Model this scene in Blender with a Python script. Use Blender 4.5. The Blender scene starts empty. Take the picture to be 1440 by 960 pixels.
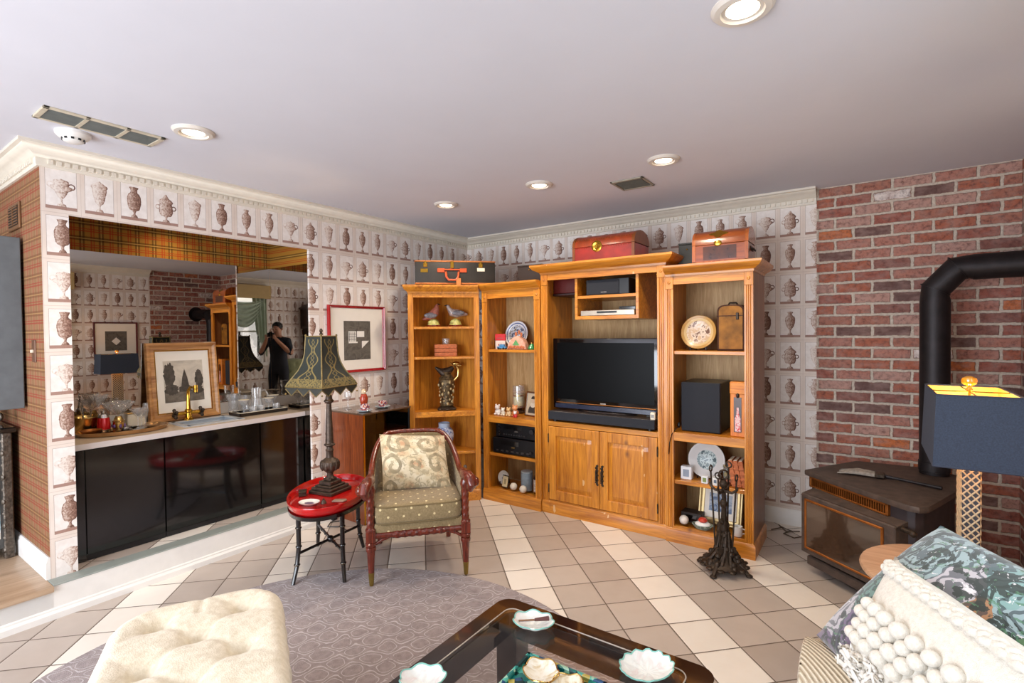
import bpy, bmesh, math, random
from math import sin, cos, pi, radians as R, sqrt, atan2, hypot
from mathutils import Vector, Matrix
random.seed(7)
SC = bpy.context.scene
COL = SC.collection

# ------------------------------------------------------------------ camera
CAM = Vector((3.5173, -4.2214, 1.4464))
YAW, PITCH, ROLL, FPX = 0.6084, -0.0189, -0.0108, 712.29
fw = Vector((-sin(YAW)*cos(PITCH), cos(YAW)*cos(PITCH), sin(PITCH)))
r0 = Vector((cos(YAW), sin(YAW), 0)); u0 = r0.cross(fw)
rt = cos(ROLL)*r0 + sin(ROLL)*u0; up = -sin(ROLL)*r0 + cos(ROLL)*u0
cd = bpy.data.cameras.new('camera'); cam = bpy.data.objects.new('camera', cd); COL.objects.link(cam)
cd.sensor_width = 36.0; cd.lens = 36.0*FPX/1440.0; cd.clip_start = 0.08
cam.matrix_world = Matrix(((rt.x, up.x, -fw.x, CAM.x), (rt.y, up.y, -fw.y, CAM.y), (rt.z, up.z, -fw.z, CAM.z), (0, 0, 0, 1)))
SC.camera = cam

# ------------------------------------------------------------------ exposure, sky, lights
SC.view_settings.view_transform = 'Standard'
SC.view_settings.look = 'None'
SC.view_settings.gamma = 1.0
SC.view_settings.use_curve_mapping = False
SC.view_settings.exposure = 0.50
W = bpy.data.worlds.new('sky'); SC.world = W; W.use_nodes = True
bg = W.node_tree.nodes['Background']
bg.inputs[0].default_value = (0.62, 0.76, 1.0, 1); bg.inputs[1].default_value = 1.2
H = 2.44                                   # ceiling height

def area(name, loc, target, sx, sy, power, color):
    l = bpy.data.lights.new(name, 'AREA'); l.shape = 'RECTANGLE'; l.size = sx; l.size_y = sy
    l.energy = power; l.color = color
    o = bpy.data.objects.new(name, l); COL.objects.link(o); o.location = loc
    o.rotation_euler = (Vector(target)-Vector(loc)).to_track_quat('-Z', 'Y').to_euler()
    return o
DAY = (0.80, 0.89, 1.0)
area('daylight_side_window', (4.36, -3.25, 1.55), (0.0, -3.2, 1.2), 2.4, 1.2, 28, DAY)
area('added_rear_fill', (1.5, -6.36, 1.1), (1.7, 0.0, 1.1), 3.2, 2.05, 140, (0.88, 0.93, 1.0))  # added fill light in a made-up opening behind the viewpoint
CAN_POWER = 27
ALCOVE_POWER = 6
CAN_COLOR = (1.0, 0.86, 0.68)

# ------------------------------------------------------------------ helpers
def lin(c):
    c = c.lstrip('#'); v = [int(c[i:i+2], 16)/255 for i in (0, 2, 4)]
    return tuple(((x+.055)/1.055)**2.4 if x > .04045 else x/12.92 for x in v) + (1,)

class B:
    """mesh builder"""
    def __init__(s): s.bm = bmesh.new(); s.uv = s.bm.loops.layers.uv.new('UV')
    def _merge(s, t, m, M=None):
        if M is not None: bmesh.ops.transform(t, matrix=M, verts=t.verts)
        for f in t.faces: f.material_index = m
        me = bpy.data.meshes.new('tmp'); t.to_mesh(me); t.free()
        s.bm.from_mesh(me); bpy.data.meshes.remove(me); return s
    def box(s, x0, x1, y0, y1, z0, z1, m=0, bev=0, M=None, seg=1):
        t = bmesh.new(); t.loops.layers.uv.new('UV'); bmesh.ops.create_cube(t, size=1)
        bmesh.ops.transform(t, matrix=Matrix.Translation(((x0+x1)/2, (y0+y1)/2, (z0+z1)/2)) @ Matrix.Diagonal((abs(x1-x0), abs(y1-y0), abs(z1-z0), 1)), verts=t.verts)
        if bev: bmesh.ops.bevel(t, geom=t.edges[:], offset=bev, segments=seg, affect='EDGES', profile=.6)
        return s._merge(t, m, M)
    def grid(s, fn, nu, nv, m=0, cu=False, cv=False, M=None, flip=False):
        t = bmesh.new(); uvl = t.loops.layers.uv.new('UV')
        U = nu if cu else nu+1; V = nv if cv else nv+1
        vs = [[t.verts.new(fn(i/nu, j/nv)) for j in range(V)] for i in range(U)]
        for i in range(nu):
            for j in range(nv):
                q = [(i, j), (i+1, j), (i+1, j+1), (i, j+1)]
                if flip: q = q[::-1]
                vv = [vs[a % U][b % V] for a, b in q]
                if len(set(vv)) < 4: continue
                try: f = t.faces.new(vv)
                except ValueError: continue
                for l, (a, b) in zip(f.loops, q): l[uvl].uv = (a/nu, b/nv)
        bmesh.ops.remove_doubles(t, verts=t.verts, dist=1e-6)
        bmesh.ops.recalc_face_normals(t, faces=t.faces)
        return s._merge(t, m, M)
    def lathe(s, prof, c=(0, 0, 0), seg=20, m=0, M=None, sx=1, sy=1):
        """profile of (radius, z) pairs turned about z; ends on the axis are closed"""
        t = bmesh.new(); uvl = t.loops.layers.uv.new('UV')
        rings = []
        for r, z in prof:
            if r < 1e-5: rings.append([t.verts.new((c[0], c[1], c[2]+z))])
            else: rings.append([t.verts.new((c[0]+sx*r*cos(2*pi*k/seg), c[1]+sy*r*sin(2*pi*k/seg), c[2]+z)) for k in range(seg)])
        n = len(rings)
        for i in range(n-1):
            a, b = rings[i], rings[i+1]
            for k in range(seg):
                k2 = (k+1) % seg
                if len(a) == 1 and len(b) == 1: continue
                if len(a) == 1: f = t.faces.new((a[0], b[k2], b[k])); 
                elif len(b) == 1: f = t.faces.new((a[k], a[k2], b[0]))
                else: f = t.faces.new((a[k], a[k2], b[k2], b[k]))
                for l in f.loops:
                    l[uvl].uv = (k/seg, i/n)
        for ring in (rings[0], rings[-1]):
            if len(ring) > 1: t.faces.new(ring)
        bmesh.ops.recalc_face_normals(t, faces=t.faces)
        return s._merge(t, m, M)
    def tube(s, pts, r, seg=8, m=0, M=None, closed=False):
        pts = [Vector(p) for p in pts]; n = len(pts)
        rr = r if isinstance(r, (list, tuple)) else [r]*n
        t = bmesh.new(); t.loops.layers.uv.new('UV'); rings = []; nrm = None
        for i, p in enumerate(pts):
            if closed: d = (pts[(i+1) % n]-pts[i-1])
            else: d = (pts[min(i+1, n-1)]-pts[max(i-1, 0)])
            d.normalize()
            if nrm is None:
                a = Vector((0, 0, 1)) if abs(d.z) < .9 else Vector((1, 0, 0)); nrm = d.cross(a).normalized()
            else:
                nrm = (nrm - d*nrm.dot(d)); nrm = nrm.normalized() if nrm.length > 1e-6 else d.orthogonal().normalized()
            bn = d.cross(nrm)
            rings.append([t.verts.new(p + rr[i]*(cos(2*pi*k/seg)*nrm + sin(2*pi*k/seg)*bn)) for k in range(seg)])
        for i in range(n if closed else n-1):
            a, b = rings[i], rings[(i+1) % n]
            for k in range(seg): t.faces.new((a[k], a[(k+1) % seg], b[(k+1) % seg], b[k]))
        if not closed: t.faces.new(rings[0][::-1]); t.faces.new(rings[-1])
        bmesh.ops.recalc_face_normals(t, faces=t.faces)
        return s._merge(t, m, M)
    def cyl(s, p0, p1, r0, r1=None, seg=14, m=0, M=None):
        return s.tube([p0, p1], [r0, r0 if r1 is None else r1], seg, m, M)
    def ball(s, c, r, m=0, seg=12, M=None):
        rx, ry, rz = r if isinstance(r, (list, tuple)) else (r, r, r)
        prof = [(sin(pi*k/(seg-2)), -cos(pi*k/(seg-2))) for k in range(seg-1)]
        prof[0] = (0, -1); prof[-1] = (0, 1)
        T = Matrix.Translation(c) @ Matrix.Diagonal((rx, ry, rz, 1))
        return s.lathe(prof, (0, 0, 0), seg+4, m, T if M is None else M @ T)
    def prism(s, poly, z0, z1, m=0, M=None, bev=0):
        t = bmesh.new(); t.loops.layers.uv.new('UV')
        a = [t.verts.new((x, y, z0)) for x, y in poly]; b = [t.verts.new((x, y, z1)) for x, y in poly]
        n = len(poly); t.faces.new(a[::-1]); t.faces.new(b)
        for k in range(n): t.faces.new((a[k], a[(k+1) % n], b[(k+1) % n], b[k]))
        bmesh.ops.recalc_face_normals(t, faces=t.faces)
        if bev: bmesh.ops.bevel(t, geom=t.edges[:], offset=bev, segments=2, affect='EDGES', profile=.6)
        return s._merge(t, m, M)
    def sweep(s, path, prof, m=0, M=None):
        """profile of (out, z) swept along an open xy path with mitred corners; out is to the right of travel"""
        t = bmesh.new(); t.loops.layers.uv.new('UV'); P = [Vector(p) for p in path]; n = len(P); ring = []
        for i in range(n):
            d0 = (P[i]-P[i-1]).normalized() if i > 0 else (P[1]-P[0]).normalized()
            d1 = (P[i+1]-P[i]).normalized() if i < n-1 else d0
            n0 = Vector((d0.y, -d0.x)); n1 = Vector((d1.y, -d1.x)); b = (n0+n1).normalized(); k = 1/max(.2, b.dot(n0))
            ring.append([t.verts.new((P[i].x+b.x*k*o, P[i].y+b.y*k*o, z)) for o, z in prof])
        q = len(prof)
        for i in range(n-1):
            for k in range(q): t.faces.new((ring[i][k], ring[i+1][k], ring[i+1][(k+1) % q], ring[i][(k+1) % q]))
        t.faces.new(ring[0]); t.faces.new(ring[-1][::-1])
        bmesh.ops.recalc_face_normals(t, faces=t.faces)
        return s._merge(t, m, M)

def link(name, b, mats, M=None, ang=35, smooth=True):
    me = bpy.data.meshes.new(name); b.bm.to_mesh(me); b.bm.free()
    if M is not None: me.transform(M)
    for mm in (mats if isinstance(mats, (list, tuple)) else [mats]): me.materials.append(mm)
    if smooth:
        me.polygons.foreach_set('use_smooth', [True]*len(me.polygons)); me.set_sharp_from_angle(angle=R(ang))
    me.update()
    o = bpy.data.objects.new(name, me); COL.objects.link(o); return o
ROOTM = {}
def thing(name, label, cat, loc=(0, 0, 0), rz=0, group=None):
    o = bpy.data.objects.new(name, None); COL.objects.link(o); o.empty_display_size = .05
    o.location = loc; o.rotation_euler = (0, 0, rz); o['label'] = label; o['category'] = cat
    if group: o['group'] = group
    ROOTM[o.name] = Matrix.Translation(loc) @ Matrix.Rotation(rz, 4, 'Z')
    return o
def part(name, b, mats, parent, local=False, label=None, ang=35, kind=None):
    """a child mesh; built in room coordinates unless local"""
    M = None
    if not local:
        p = parent
        while p.parent: p = p.parent
        M = ROOTM[p.name].inverted()
    o = link(name, b, mats, M, ang); o.parent = parent
    if label: o['label'] = label
    if kind: o['kind'] = kind
    return o
def single(name, b, mats, label, cat, group=None, loc=None, rz=0, kind=None, ang=35):
    """a thing of one mesh; with loc the mesh is local to it, else it is in room coordinates and re-based"""
    o = link(name, b, mats, None, ang)
    if loc is None:
        vs = o.data.vertices; xs = [v.co.x for v in vs]; ys = [v.co.y for v in vs]; zs = [v.co.z for v in vs]
        c = Vector(((min(xs)+max(xs))/2, (min(ys)+max(ys))/2, min(zs)))
        o.data.transform(Matrix.Translation(-c)); o.location = c
    else: o.location = loc; o.rotation_euler = (0, 0, rz)
    o['label'] = label; o['category'] = cat
    if group: o['group'] = group
    if kind: o['kind'] = kind
    return o
def struct(name, b, mats, label=None, ang=35):
    o = link(name, b, mats, None, ang); o['kind'] = 'structure'
    if label: o['label'] = label
    return o
def dup(root, loc, rz=0, label=None, group=None):
    r = root.copy(); COL.objects.link(r); r.location = loc; r.rotation_euler = (0, 0, rz)
    if label: r['label'] = label
    if group: r['group'] = group
    for ch in list(root.children):
        c = ch.copy(); COL.objects.link(c); c.parent = r
        for g in ch.children:
            d = g.copy(); COL.objects.link(d); d.parent = c
    return r

# ------------------------------------------------------------------ materials
class NT:
    def __init__(s, name):
        s.mat = bpy.data.materials.new(name); s.mat.use_nodes = True; s.t = s.mat.node_tree; s.n = s.t.nodes
        s.bsdf = s.n['Principled BSDF']
    def _in(s, sock, v):
        if isinstance(v, bpy.types.NodeSocket): s.t.links.new(v, sock)
        elif v is not None: sock.default_value = v
    def m(s, op, a, b=None, c=None, clamp=False):
        n = s.n.new('ShaderNodeMath'); n.operation = op; n.use_clamp = clamp
        for i, v in enumerate((a, b, c)):
            if v is not None: s._in(n.inputs[i], v)
        return n.outputs[0]
    def coord(s, kind='Object'): return s.n.new('ShaderNodeTexCoord').outputs[kind]
    def sep(s, v):
        n = s.n.new('ShaderNodeSeparateXYZ'); s._in(n.inputs[0], v); return n.outputs
    def comb(s, x=0, y=0, z=0):
        n = s.n.new('ShaderNodeCombineXYZ')
        for i, v in enumerate((x, y, z)): s._in(n.inputs[i], v)
        return n.outputs[0]
    def mapv(s, v, scale=(1, 1, 1), rot=(0, 0, 0), loc=(0, 0, 0)):
        n = s.n.new('ShaderNodeMapping'); s._in(n.inputs[0], v); n.inputs[1].default_value = loc; n.inputs[2].default_value = rot; n.inputs[3].default_value = scale
        return n.outputs[0]
    def noise(s, v, scale, detail=3, rough=.55, dist=0, out=0):
        n = s.n.new('ShaderNodeTexNoise'); s._in(n.inputs['Vector'], v); n.inputs['Scale'].default_value = scale
        n.inputs['Detail'].default_value = detail; n.inputs['Roughness'].default_value = rough; n.inputs['Distortion'].default_value = dist
        return n.outputs[out]
    def voro(s, v, scale, out='Distance', feature='F1', rnd=1):
        n = s.n.new('ShaderNodeTexVoronoi'); n.feature = feature; s._in(n.inputs['Vector'], v); n.inputs['Scale'].default_value = scale
        n.inputs['Randomness'].default_value = rnd
        return n.outputs[out]
    def ramp(s, f, stops, interp='LINEAR'):
        n = s.n.new('ShaderNodeValToRGB'); s._in(n.inputs[0], f); e = n.color_ramp.elements; n.color_ramp.interpolation = interp
        while len(e) < len(stops): e.new(.5)
        for i, (p, c) in enumerate(stops): e[i].position = p; e[i].color = c
        return n.outputs[0]
    def mix(s, f, a, b, mode='MIX'):
        n = s.n.new('ShaderNodeMix'); n.data_type = 'RGBA'; n.blend_type = mode
        s._in(n.inputs[0], f); s._in(n.inputs[6], a); s._in(n.inputs[7], b); return n.outputs[2]
    def bump(s, h, strength=.3, dist=.01):
        n = s.n.new('ShaderNodeBump'); s._in(n.inputs['Height'], h); n.inputs['Strength'].default_value = strength; n.inputs['Distance'].default_value = dist
        s.t.links.new(n.outputs[0], s.bsdf.inputs['Normal'])
    def curve(s, v, pts):
        n = s.n.new('ShaderNodeFloatCurve'); s._in(n.inputs['Value'], v); c = n.mapping.curves[0]
        for i, (x, y) in enumerate(pts):
            if i < 2: c.points[i].location = (x, y)
            else: c.points.new(x, y)
        c.points[0].location = pts[0]
        n.mapping.update(); return n.outputs[0]
    def fin(s, col, rough=.5, metal=0, spec=.5, coat=0, sheen=0, trans=0):
        b = s.bsdf; s._in(b.inputs['Base Color'], col); s._in(b.inputs['Roughness'], rough); s._in(b.inputs['Metallic'], metal)
        b.inputs['Specular IOR Level'].default_value = spec; b.inputs['Coat Weight'].default_value = coat; b.inputs['Coat Roughness'].default_value = .12
        b.inputs['Sheen Weight'].default_value = sheen; b.inputs['Transmission Weight'].default_value = trans
        return s.mat

def plain(name, col, rough=.5, metal=0, spec=.5, coat=0, var=.12, scale=14, sheen=0, bump=0, bscale=200):
    """a plain procedural material with a little mottling"""
    k = NT(name); c = lin(col) if isinstance(col, str) else tuple(col)+(1,)
    v = k.noise(k.coord(), scale, 3)
    d = tuple(x*(1-var) for x in c[:3])+(1,); l = tuple(min(1, x*(1+var)) for x in c[:3])+(1,)
    if bump: k.bump(k.noise(k.coord(), bscale, 2), bump, .004)
    return k.fin(k.ramp(v, [(.3, d), (.7, l)]), rough, metal, spec, coat, sheen)

def wood(name, dark, light, axis='Z', scale=1.0, rough=.35, coat=.3, wear=False, knots=False):
    k = NT(name); s = {'X': (1.2, 14, 14), 'Y': (14, 1.2, 14), 'Z': (14, 14, 1.2)}[axis]
    P = k.mapv(k.coord(), tuple(a*scale for a in s))
    n1 = k.noise(P, 1.6, 5, .6, 1.2); n2 = k.noise(P, 7.0, 3, .5, .4)
    f = k.m('ADD', k.m('MULTIPLY', n1, .7), k.m('MULTIPLY', n2, .3))
    d, l = lin(dark), lin(light); mid = tuple((a+b)/2 for a, b in zip(d, l))
    c = k.ramp(f, [(.34, d), (.5, mid), (.66, l)])
    if knots:
        kn = k.voro(k.mapv(k.coord(), (5, 5, 3.2)), 1.0)
        c = k.mix(k.m('SUBTRACT', 1, k.m('MULTIPLY', kn, 9, clamp=True), clamp=True), c, lin('#6a3a12'))
    if wear:
        w = k.noise(k.mapv(k.coord(), (22, 22, 9)), 1.0, 2, .6)
        c = k.mix(k.m('MULTIPLY', k.m('GREATER_THAN', w, .735), .8), c, lin('#e0b884'))
    k.bump(f, .12, .004)
    return k.fin(c, rough, 0, .5, coat)

PD, PL = '#9e5810', '#de922c'
pine = {a: wood('pine_'+a, PD, PL, a, rough=.38, coat=.25, wear=True, knots=True) for a in 'XYZ'}
pine_in = wood('pine_inside', '#a05c14', '#d8902e', 'Z', rough=.45, coat=.1)
pine_back = wood('pale_back_panel', '#a07844', '#c8a470', 'Z', scale=1.6, rough=.55, coat=0)
side_brown = wood('brown_side_veneer', '#7a4a28', '#a06c42', 'Z', rough=.45, coat=.1)
walnut = wood('red_brown_veneer', '#54220e', '#8e4620', 'Z', scale=1.8, rough=.3, coat=.4)
mahog = wood('mahogany', '#40140c', '#7e301c', 'Z', scale=2.0, rough=.26, coat=.4)
darkwood = wood('dark_wood', '#1e110b', '#402414', 'Z', rough=.35, coat=.3)
chestwood = wood('chest_wood', '#6a2a0c', '#a8541c', 'X', rough=.28, coat=.5)
palewood = wood('pale_wood', '#a47c5c', '#c8a080', 'X', rough=.4, coat=.2)
hallwood = wood('hall_floor_wood', '#a88c70', '#c8ac90', 'Y', scale=.7, rough=.35, coat=.2)
white_paint = plain('white_paint', '#e6e2dc', .45, var=.03)
cream_paint = plain('cream_trim', '#dcd2c2', .5, var=.04)
ceil_mat = plain('ceiling_paint', '#d4d3da', .9, var=.015, scale=3, spec=.1)
grey_ledge = plain('grey_ledge', '#8f9690', .4, var=.08)
black_gloss = plain('black_gloss', '#0c0a0a', .07, spec=.6, coat=.6, var=.2)
black_plastic = plain('black_plastic', '#101013', .35, var=.2)
black_metal = plain('black_metal', '#282324', .5, .6, var=.25, bump=.1)
stove_iron = plain('stove_iron', '#4c3e36', .6, .25, var=.3, scale=22, bump=.15)
stove_dark = plain('stove_dark', '#33292a', .6, .3, var=.25, bump=.1)
brass = plain('brass', '#c79a3c', .22, 1, var=.15)
copper = plain('copper_trim', '#9c5e2a', .4, .8, var=.25)
gold = plain('gold', '#c4a060', .25, 1, var=.12)
aged_gold = plain('aged_gold', '#7c6a40', .5, .4, var=.3, scale=60)
silver = plain('silver', '#c8c4c0', .16, 1, var=.1)
bronze = plain('bronze', '#4c3e34', .45, .55, var=.4, scale=40)
table_gl = None
antique = plain('antique_bronze', '#3e3228', .5, .6, var=.5, scale=60)
ivory = plain('ivory', '#e8dcc4', .45, var=.06)
porcelain = plain('porcelain', '#e8e6e2', .15, coat=.4, var=.04)
grey_fabric = plain('speaker_cloth', '#23252c', .9, var=.25, scale=250)
navy = plain('navy_linen', '#2d3545', .85, var=.22, scale=220)
dark_shade = plain('brown_linen', '#3a3030', .85, var=.25, scale=220)
red_lacquer = plain('red_lacquer', '#b80e10', .12, coat=.8, var=.1)
red_frame = plain('red_frame', '#a00e16', .25, coat=.4, var=.1)
paper = plain('mat_board', '#e9e2d6', .8, var=.02)
dark_print = plain('dark_print', '#55504a', .7, var=.3, scale=18)
terracotta = plain('terracotta', '#b8683e', .7, var=.25, scale=60)
stonegrey = plain('stone_blue', '#98aab4', .4, var=.15)
rope_wood = mahog

def glass_mat(name, tint=(1, 1, 1), rough=0.0, ior=1.45):
    k = NT(name); k.noise(k.coord(), 5)
    k.fin(tuple(tint)+(1,), rough, 0, .5, 0, 0, 1.0); k.bsdf.inputs['IOR'].default_value = ior
    return k.mat
def thin_glass(name, tint, refl=1.0, f0=.045, glint_white=.0):
    """a thin clear pane or wall of glass: clear straight through, reflecting more at a slant"""
    k = NT(name); t = k.n.new('ShaderNodeBsdfTransparent'); t.inputs[0].default_value = tuple(tint)+(1,)
    g = k.n.new('ShaderNodeBsdfGlossy'); g.inputs['Roughness'].default_value = 0.02
    df = k.n.new('ShaderNodeBsdfDiffuse'); df.inputs[0].default_value = (.9, .9, .9, 1)
    lw = k.n.new('ShaderNodeLayerWeight'); lw.inputs[0].default_value = .5
    f = k.m('ADD', f0, k.m('MULTIPLY', k.m('POWER', lw.outputs['Facing'], 4), .9*refl))
    mx = k.n.new('ShaderNodeMixShader'); k.t.links.new(f, mx.inputs[0]); k.t.links.new(t.outputs[0], mx.inputs[1]); k.t.links.new(g.outputs[0], mx.inputs[2])
    m2 = k.n.new('ShaderNodeMixShader'); m2.inputs[0].default_value = glint_white; k.t.links.new(mx.outputs[0], m2.inputs[1]); k.t.links.new(df.outputs[0], m2.inputs[2])
    k.t.links.new(m2.outputs[0], k.n['Material Output'].inputs[0]); return k.mat
glass = thin_glass('clear_glass', (.98, .98, .98), .9, .10, .09)  # a little diffuse white mixed in, standing in for sparkle and rim highlights
amber = glass_mat('amber_glass', (1, .62, .12))
smoke_glass = thin_glass('smoked_glass', (.42, .34, .28), .8, .06)
def emis(name, col, strength):
    k = NT(name); k.fin(col+(1,), .4); k.bsdf.inputs['Emission Color'].default_value = col+(1,); k.bsdf.inputs['Emission Strength'].default_value = strength
    return k.mat
lens_mat = emis('lamp_lens', (1.0, .86, .62), 5.0)
def mirror_mat(name, tint):
    k = NT(name); v = k.noise(k.coord(), 3)
    a = tuple(x*.97 for x in tint)+(1,)
    return k.fin(k.ramp(v, [(.3, a), (.7, tuple(tint)+(1,))]), .0, 1.0)
mirror = mirror_mat('mirror', (.45, .41, .37))

def axes(k, ax):
    o = k.sep(k.coord()); return (o[1] if ax == 'Y' else o[0]), o[2]

def urn_paper(name, ax, a0, P, extra):
    k = NT(name); a, z = axes(k, ax)
    cu = k.m('DIVIDE', k.m('SUBTRACT', a, a0), P); col = k.m('FLOOR', cu)
    u = k.m('MULTIPLY', k.m('FRACT', cu), P)
    rv = k.m('DIVIDE', k.m('SUBTRACT', 2.335, z), .2465); row = k.m('FLOOR', rv)
    yb = k.m('SUBTRACT', .211, k.m('MULTIPLY', k.m('FRACT', rv), .2465))       # height above panel bottom
    x = k.m('SUBTRACT', u, .066); ax_ = k.m('ABSOLUTE', x)
    seq = k.m('ADD', k.m('ADD', col, k.m('MULTIPLY', row, 3)), 600+extra)
    if extra == 0 and ax == 'Y': seq = k.m('SUBTRACT', k.m('ADD', seq, k.m('GREATER_THAN', col, .5)), k.m('MULTIPLY', k.m('GREATER_THAN', col, 2.5), 3))
    idx = k.m('MODULO', seq, 6)
    wob = k.m('MULTIPLY', k.m('SUBTRACT', k.noise(k.coord(), 70, 3), .5), .13)
    t = k.m('DIVIDE', k.m('SUBTRACT', yb, .018), .185)
    prof = [   # urn silhouettes: (height, half width)
      [(0, .30), (.05, .26), (.09, .07), (.20, .08), (.27, .22), (.42, .42), (.55, .72), (.60, .46), (.70, .50), (.74, .42), (.80, 0), (1, 0)],
      [(0, .30), (.05, .24), (.09, .08), (.16, .10), (.20, .40), (.30, .55), (.50, .55), (.60, .50), (.64, .60), (.70, .52), (.80, .22), (.88, .10), (.92, 0), (1, 0)],
      [(0, .26), (.06, .20), (.10, .07), (.18, .08), (.26, .26), (.45, .42), (.62, .50), (.70, .52), (.74, .58), (.82, .40), (.90, .08), (.95, 0), (1, 0)],
      [(0, .26), (.06, .18), (.10, .09), (.18, .12), (.24, .36), (.40, .50), (.60, .52), (.72, .42), (.80, .24), (.86, .26), (.94, .34), (.96, 0), (1, 0)],
      [(0, .26), (.06, .18), (.12, .07), (.20, .12), (.34, .34), (.54, .48), (.68, .46), (.76, .26), (.82, .20), (.90, .28), (.93, 0), (1, 0)],
      [(0, .24), (.06, .16), (.12, .07), (.20, .12), (.34, .34), (.55, .46), (.68, .42), (.78, .24), (.86, .26), (.92, .38), (.95, 0), (1, 0)]]
    hw = None; tone = None
    tones = [.26, .06, .26, -.10, .0, .06]
    for i, p in enumerate(prof):
        sel = k.m('COMPARE', idx, i, .3)
        w = k.m('MULTIPLY', k.curve(t, p), sel); tn = k.m('MULTIPLY', sel, tones[i])
        hw = w if hw is None else k.m('ADD', hw, w); tone = tn if tone is None else k.m('ADD', tone, tn)
    hwm = k.m('MULTIPLY', hw, .066)
    s = k.m('DIVIDE', x, k.m('MAXIMUM', hwm, .002))
    edge = k.m('ADD', hwm, k.m('MULTIPLY', wob, .045))
    inside = k.m('MULTIPLY', k.m('LESS_THAN', ax_, edge), k.m('GREATER_THAN', hw, .03))
    # handles: rings for the wide urn and the ewer
    def ring(cx, cy, r, w, xs):
        d = k.m('SQRT', k.m('ADD', k.m('POWER', k.m('SUBTRACT', xs, cx), 2), k.m('POWER', k.m('SUBTRACT', yb, cy), 2)))
        return k.m('LESS_THAN', k.m('ABSOLUTE', k.m('SUBTRACT', d, r)), w)
    selA = k.m('COMPARE', idx, 0, .3); selF = k.m('COMPARE', idx, 5, .3); selB = k.m('COMPARE', idx, 1, .3)
    h = k.m('MULTIPLY', ring(.043, .127, .014, .003, ax_), selA)
    h = k.m('MAXIMUM', h, k.m('MULTIPLY', ring(-.032, .152, .018, .003, x), selF))
    h = k.m('MAXIMUM', h, k.m('MULTIPLY', ring(.042, .105, .012, .003, ax_), selB))
    inside = k.m('MAXIMUM', inside, k.m('MULTIPLY', h, k.m('SUBTRACT', 1, inside)))
    # engraved modelling of each urn, part of the print
    band = k.m('MULTIPLY', k.m('SINE', k.m('MULTIPLY', yb, 190)), .05)
    det = k.m('MULTIPLY', k.m('SUBTRACT', k.noise(k.coord(), 110, 4, .65), .5), 1.5)
    val = k.m('ADD', k.m('ADD', k.m('ADD', .50, tone), k.m('MULTIPLY', s, -.30)), k.m('ADD', band, det))
    val = k.m('SUBTRACT', val, k.m('MULTIPLY', k.m('GREATER_THAN', k.m('ABSOLUTE', s), .84), .24))
    urn = k.ramp(val, [(.10, lin('#6a4a3e')), (.40, lin('#987666')), (.66, lin('#c8b0a2')), (.95, lin('#e8dcd2'))])
    stain = k.noise(k.coord(), 6, 4)
    ground = k.ramp(stain, [(.3, lin('#dccbbe')), (.7, lin('#e8dbd0'))])
    inner = k.ramp(k.noise(k.coord(), 30, 3), [(.3, lin('#e4dad2')), (.7, lin('#f0e8e2'))])
    inpx = k.m('LESS_THAN', ax_, .0655); inpy = k.m('MULTIPLY', k.m('GREATER_THAN', yb, 0), k.m('LESS_THAN', yb, .211))
    panel = k.m('MULTIPLY', inpx, inpy)
    ln = k.m('MULTIPLY', panel, k.m('MAXIMUM', k.m('GREATER_THAN', ax_, .0638), k.m('GREATER_THAN', yb, .2093)))
    bandm = k.m('MULTIPLY', panel, k.m('LESS_THAN', yb, .017))
    c = k.mix(panel, ground, inner); c = k.mix(k.m('MULTIPLY', panel, inside), c, urn)
    c = k.mix(k.m('MULTIPLY', bandm, .95), c, lin('#a07c6e')); c = k.mix(k.m('MULTIPLY', ln, .75), c, lin('#8a6c60'))
    gl = k.m('MULTIPLY', k.m('LESS_THAN', k.m('ABSOLUTE', k.m('SUBTRACT', yb, -.019)), .0011), .45)
    gl = k.m('MAXIMUM', gl, k.m('MULTIPLY', k.m('LESS_THAN', k.m('ABSOLUTE', k.m('SUBTRACT', u, .148)), .0010), .35))
    c = k.mix(gl, c, lin('#a88c7c'))
    return k.fin(c, .7, 0, .25)
urn_left = urn_paper('urn_wallpaper_left', 'Y', -3.4275, .1644, 0)
urn_back = urn_paper('urn_wallpaper_back', 'X', .0945, .1615, 1)
urn_right = urn_paper('urn_wallpaper_right', 'Y', -7.0, .1615, 2)

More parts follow.
